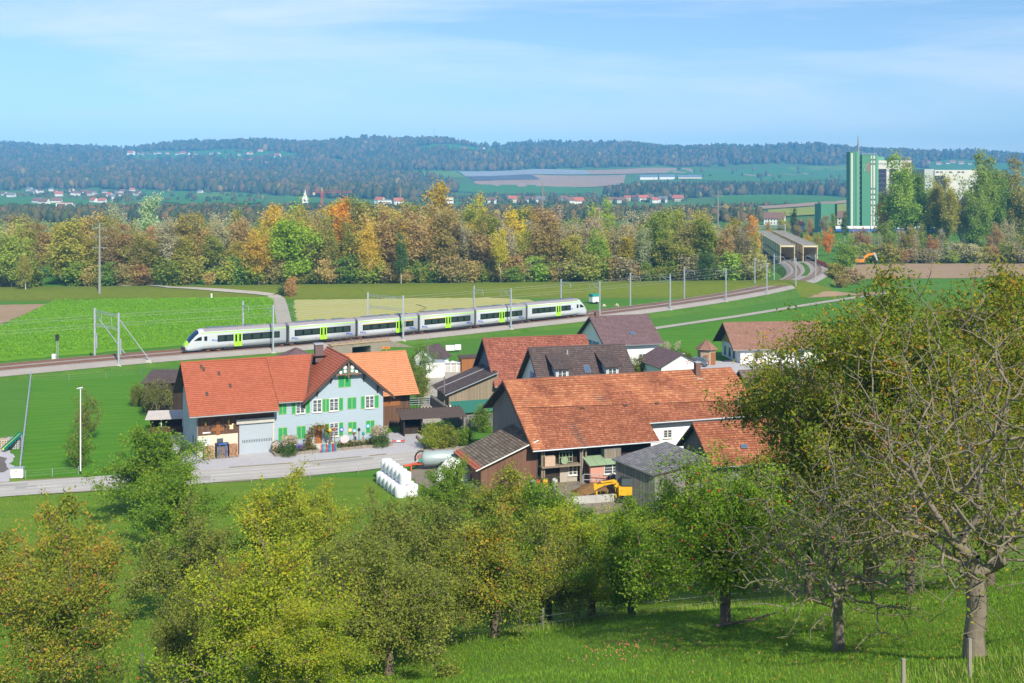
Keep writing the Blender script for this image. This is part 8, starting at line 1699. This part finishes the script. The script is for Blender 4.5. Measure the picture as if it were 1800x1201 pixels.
ind(676, 366, 24, 13, 20, 'white flat-roofed commercial building behind the wood', WALLS[0]); ind(790, 364, 14, 16, 15, 'white block of flats between the yellow trees', WALLS[0]); ind(113, 364, 28, 7, 20, 'long building with orange-red roof at the left village edge', WALLS[0], ROOFS[0])
# pylons and masts on the valley floor and the ridge
M_pyl = mat('pylon_grey', (0.26, 0.25, 0.24), 0.7, 0.1, 1)
def pylon(px_, Y_, ty, lab, arms, r=0.35):
    b_ = base_at(px_, Y_); Hh = topz(ty, Y_) - b_.z; t = thing('power_pole', lab, 'pole', b_); mb = MB(); mb.tube([(0, 0, -0.4), (0, 0, Hh)], [r, r * 0.45], 10); mb.build('post', M_pyl, t)
    for k, fr in enumerate(arms):
        mb = MB(); z = Hh * fr; mb.bar((-2.1, 0, z), (2.1, 0, z), 0.14)
        for x_ in (-1.9, -1.0, 1.0, 1.9): mb.bar((x_, 0, z), (x_, 0, z - 0.5), 0.1)
        mb.build('crossarm', M_pyl, t)
pylon(175, 318, 392, 'tall grey power pole with three crossarms on the dike', (0.93, 0.80, 0.65), 0.42)
pylon(954, 420, 322, 'dark slanting mast sticking out of the wood', (), 0.4); pylon(1262, 430, 334, 'brown power pole above the right wood', (0.92, 0.78), 0.35); pylon(704, 460, 330, 'thin pole above the middle of the wood', (), 0.25)
g_ = G(763, 243); mb = MB(); mb.tube([(0, 0, 0), (0, 0, 55)], [1.4, 0.5], 6); t = thing('radio_mast', 'thin radio mast on the wooded ridge', 'mast', g_); mb.build('shaft', M_pyl, t); MB().box(-2, 2, -2, 2, 40, 42).build('platform', M_pyl, t)

# ---- the green mill with its silos
Yt = 770.0; ms = Yt / F
M_mg = mat('mill_green', (0.075, 0.245, 0.15), 0.7, 0.04, 0.02); M_mg2 = mat('mill_green_light', (0.13, 0.32, 0.20), 0.7, 0.04, 0.02)
M_solar = mat('solar_panel', (0.015, 0.02, 0.05), 0.35, 0.15, 0.3, spec=0.6); M_cream2 = mat('mill_cream', (0.58, 0.57, 0.51), 0.85, 0.04, 0.05)
mbase = base_at(1528, Yt); mill = thing('grain_mill', 'tall green and white grain mill with silo towers on the right', 'mill', mbase)
def zt(py): return topz(py, Yt) - mbase.z
def xt(px): return (px - 1528) * ms
def mbx(nm, m_, p0, p1, y0, y1, z0, z1, par=None):
    mb = MB(); mb.box(xt(p0), xt(p1), y0, y1, z0, z1); return mb.build(nm, m_, par or mill)
t1_ = mbx('tower', M_mg, 1494, 1511, 0, 8, -1, zt(267)); mbx('stripe', M_cream2, 1496, 1499, -0.12, -0.003, 3, zt(267) - 1, t1_); mbx('pilaster', M_mg2, 1505, 1510.5, -0.5, -0.003, 0, zt(266.5), t1_)
mbx('stair_shaft', M_cream2, 1511, 1514, 1.0, 8, -1, zt(274))
sh = MB()
for k in range(14): z_ = 3 + k * (zt(276) - 4) / 14; sh.box(xt(1511.2), xt(1513.8), 0.9, 0.997, z_, z_ + 1.4)
tag(sh.build('stair_windows', M_gl, mill), kind='stuff')
t2_ = mbx('tower', M_mg, 1514, 1543, -1.5, 9, -1, zt(273)); mbx('parapet', M_mg2, 1513.6, 1543.4, -1.7, 9.2, zt(273), zt(272.2), t2_)
for a_, b_ in ((1529.5, 1531.8), (1534, 1537)):
    s_ = mbx('stripe', M_cream2, a_, b_, -1.7, -1.503, 2, zt(274)); wn_ = MB()
    for z_ in (zt(280), zt(287.5), zt(331), zt(341), zt(350), zt(360)): wn_.box(xt(a_ + 0.2), xt(b_ - 0.2), -1.76, -1.703, z_ - 1.0, z_ + 0.2)
    tag(wn_.build('stripe_windows', M_gl, s_), kind='stuff')
mbx('pilaster', M_mg2, 1532.2, 1533.6, -1.9, -1.503, 1, zt(273.5), t2_); mbx('pilaster', M_mg2, 1538.5, 1542.5, -1.9, -1.503, 1, zt(273.5), t2_)
# emblem: white archer, red bar, green arc
em = MB(); ey = -1.56
def ep(px, py): return (xt(px), ey, zt(py))
for a_, b_, w_ in (((1516, 294), (1524, 289), 0.35), ((1517, 299), (1522, 293), 0.45), ((1520, 297), (1518, 302), 0.4), ((1521, 298), (1523, 303), 0.4), ((1519, 290), (1523, 295), 0.5), ((1522, 286), (1524, 290), 0.5)): em.bar(ep(*a_), ep(*b_), w_, 0.1)
em.build('emblem_figure', M_cream2, t2_); em = MB(); em.box(xt(1524), xt(1525.6), -1.6, -1.51, zt(303), zt(286)); em.build('emblem_bar', M_red, t2_)
em = MB(); pts_ = [(1516, 296), (1516.6, 291), (1519, 287.5), (1523, 286.2)]
for a_, b_ in zip(pts_, pts_[1:]): em.bar(ep(*a_), ep(*b_), 0.3, 0.1)
em.build('emblem_arc', mat('emblem_green', (0.25, 0.5, 0.25), 0.6, 0.05, 1), t2_)
hl_ = mbx('hall', M_cream2, 1543.2, 1606, 4, 22, -1, zt(282))
for a_, b_ in ((1545.5, 1561.5), (1567, 1583), (1588, 1604)):
    pn_ = mbx('solar_panel', M_solar, a_, b_, 3.85, 3.997, 12, zt(297), hl_); wn_ = MB()
    for k in range(7): x_ = a_ - 1 + k * 2.6; wn_.box(xt(x_), xt(x_ + 1.3), 3.9, 3.997, zt(289), zt(286.5))
    tag(wn_.build('windows', M_gl, hl_), kind='stuff')
    ln_ = MB()
    for k in range(1, 10): z_ = 12 + (zt(297) - 12) * k / 10; ln_.box(xt(a_), xt(b_), 3.80, 3.848, z_ - 0.1, z_ + 0.1)
    tag(ln_.build('panel_joints', M_gut, pn_), kind='stuff')
for px_ in (1564, 1585): mbx('fin', M_mg, px_ - 0.8, px_ + 0.8, 3.2, 3.997, zt(291), zt(279.5))
mbx('roof_house', M_mg2, 1543.3, 1562, 9, 16, zt(282), zt(275))
mbx('annex', M_mg, 1453, 1482, 14, 30, -1, zt(359)); mbx('low_hall', M_cream2, 1543.3, 1562, -1, 3.9, -1, 11)
for px_, ty_, y_, r_ in ((1511.5, 238, 4, 0.7), (1496.5, 256, 4, 0.3), (1507.5, 258, 4, 0.2), (1541.5, 263, 4, 0.25), (1592.5, 259, 12, 0.2)):
    mb = MB(); z0_ = zt(282) if px_ > 1560 else zt(273); mb.tube([(xt(px_), y_, z0_ - 4), (xt(px_), y_, (z0_ + zt(ty_)) / 2), (xt(px_), y_, zt(ty_))], [r_, r_ * 0.85, r_ * 0.3], 8); mb.build('antenna', M_pyl, mill)
mb = MB()
for k in range(12): mb.bar((xt(1515 + 2.3 * k), -1, zt(272.2)), (xt(1515 + 2.3 * k), -1, zt(272.2) + 1.1), 0.12)
mb.bar((xt(1515), -1, zt(272.2) + 1.05), (xt(1541), -1, zt(272.2) + 1.05), 0.12); mb.build('roof_railing', M_zinc, mill)
b2 = base_at(1672, 800); t = thing('warehouse', 'long cream warehouse behind the poplars', 'building', b2); s2 = 800 / F
MB().box((1643 - 1672) * s2, (1722 - 1672) * s2, 0, 25, -1, topz(299, 800) - b2.z).build('wall', M_cream2, t); MB().box((1626 - 1672) * s2, (1642.8 - 1672) * s2, 1, 25, -1, topz(297.5, 800) - b2.z).build('side_wall', mat('mill_grey', (0.42, 0.46, 0.44), 0.8, 0.04, 0.05), t)
for a_ in (1645, 1652, 1668, 1683, 1690): MB().box((a_ - 1672) * s2, (a_ + 5 - 1672) * s2, -0.1, -0.01, topz(304, 800) - b2.z, topz(301.5, 800) - b2.z).build('window', M_gl, t)
MB().box((1643.5 - 1672) * s2, (1662 - 1672) * s2, -0.15, -0.01, 20, topz(309, 800) - b2.z).build('solar_panel', M_solar, t)
b2 = base_at(1490, 700); t = thing('blue_train', 'blue and white railway carriages standing below the mill', 'train', Vector((b2.x, b2.y, b2.z + 4.0)), 0.05); s2 = 700 / F
for k in range(4):
    x_ = -8 + k * 22.0; c_ = MB().box(x_, x_ + 21.4, -1.4, 1.4, 0.9, 2.5).build('carriage', mat('coach_blue', (0.03, 0.13, 0.45), 0.5, 0.05, 0.3), t); MB().box(x_, x_ + 21.4, -1.41, 1.41, 2.502, 4.1).build('carriage_roof', M_white_p, c_)
    wn_ = MB(); 
    for q in range(8): wn_.box(x_ + 1 + q * 2.5, x_ + 2.6 + q * 2.5, -1.45, -1.402, 1.9, 2.45)
    tag(wn_.build('windows', M_gl, c_), kind='stuff'); MB().box(x_ + 1.5, x_ + 20, -1.2, 1.2, 0.0, 0.898).build('bogies', M_dark, c_)
bk = MB(); bk.box(-30, 100, -6, 6, -6, -0.01); tag(bk.build('railway_bank', M_emb, loc=t.location, rot=(0, 0, 0.05)), kind='structure')
# ---- the air between here and the hills
hz = MB(); hz.box(-4650, 4650, -90, 7150, -8, 360)
hm = bpy.data.materials.new('haze'); hm.use_nodes = True; hn = hm.node_tree; hn.nodes.remove(hn.nodes['Principled BSDF']); pv_ = hn.nodes.new('ShaderNodeVolumePrincipled')
pv_.inputs['Color'].default_value = (0.14, 0.50, 1.0, 1); pv_.inputs['Density'].default_value = 0.00016; pv_.inputs['Anisotropy'].default_value = -0.25
hn.links.new(pv_.outputs['Volume'], hn.nodes['Material Output'].inputs['Volume'])
tag(hz.build('haze', hm), 'thin blue haze over the valley', None, None, 'stuff')
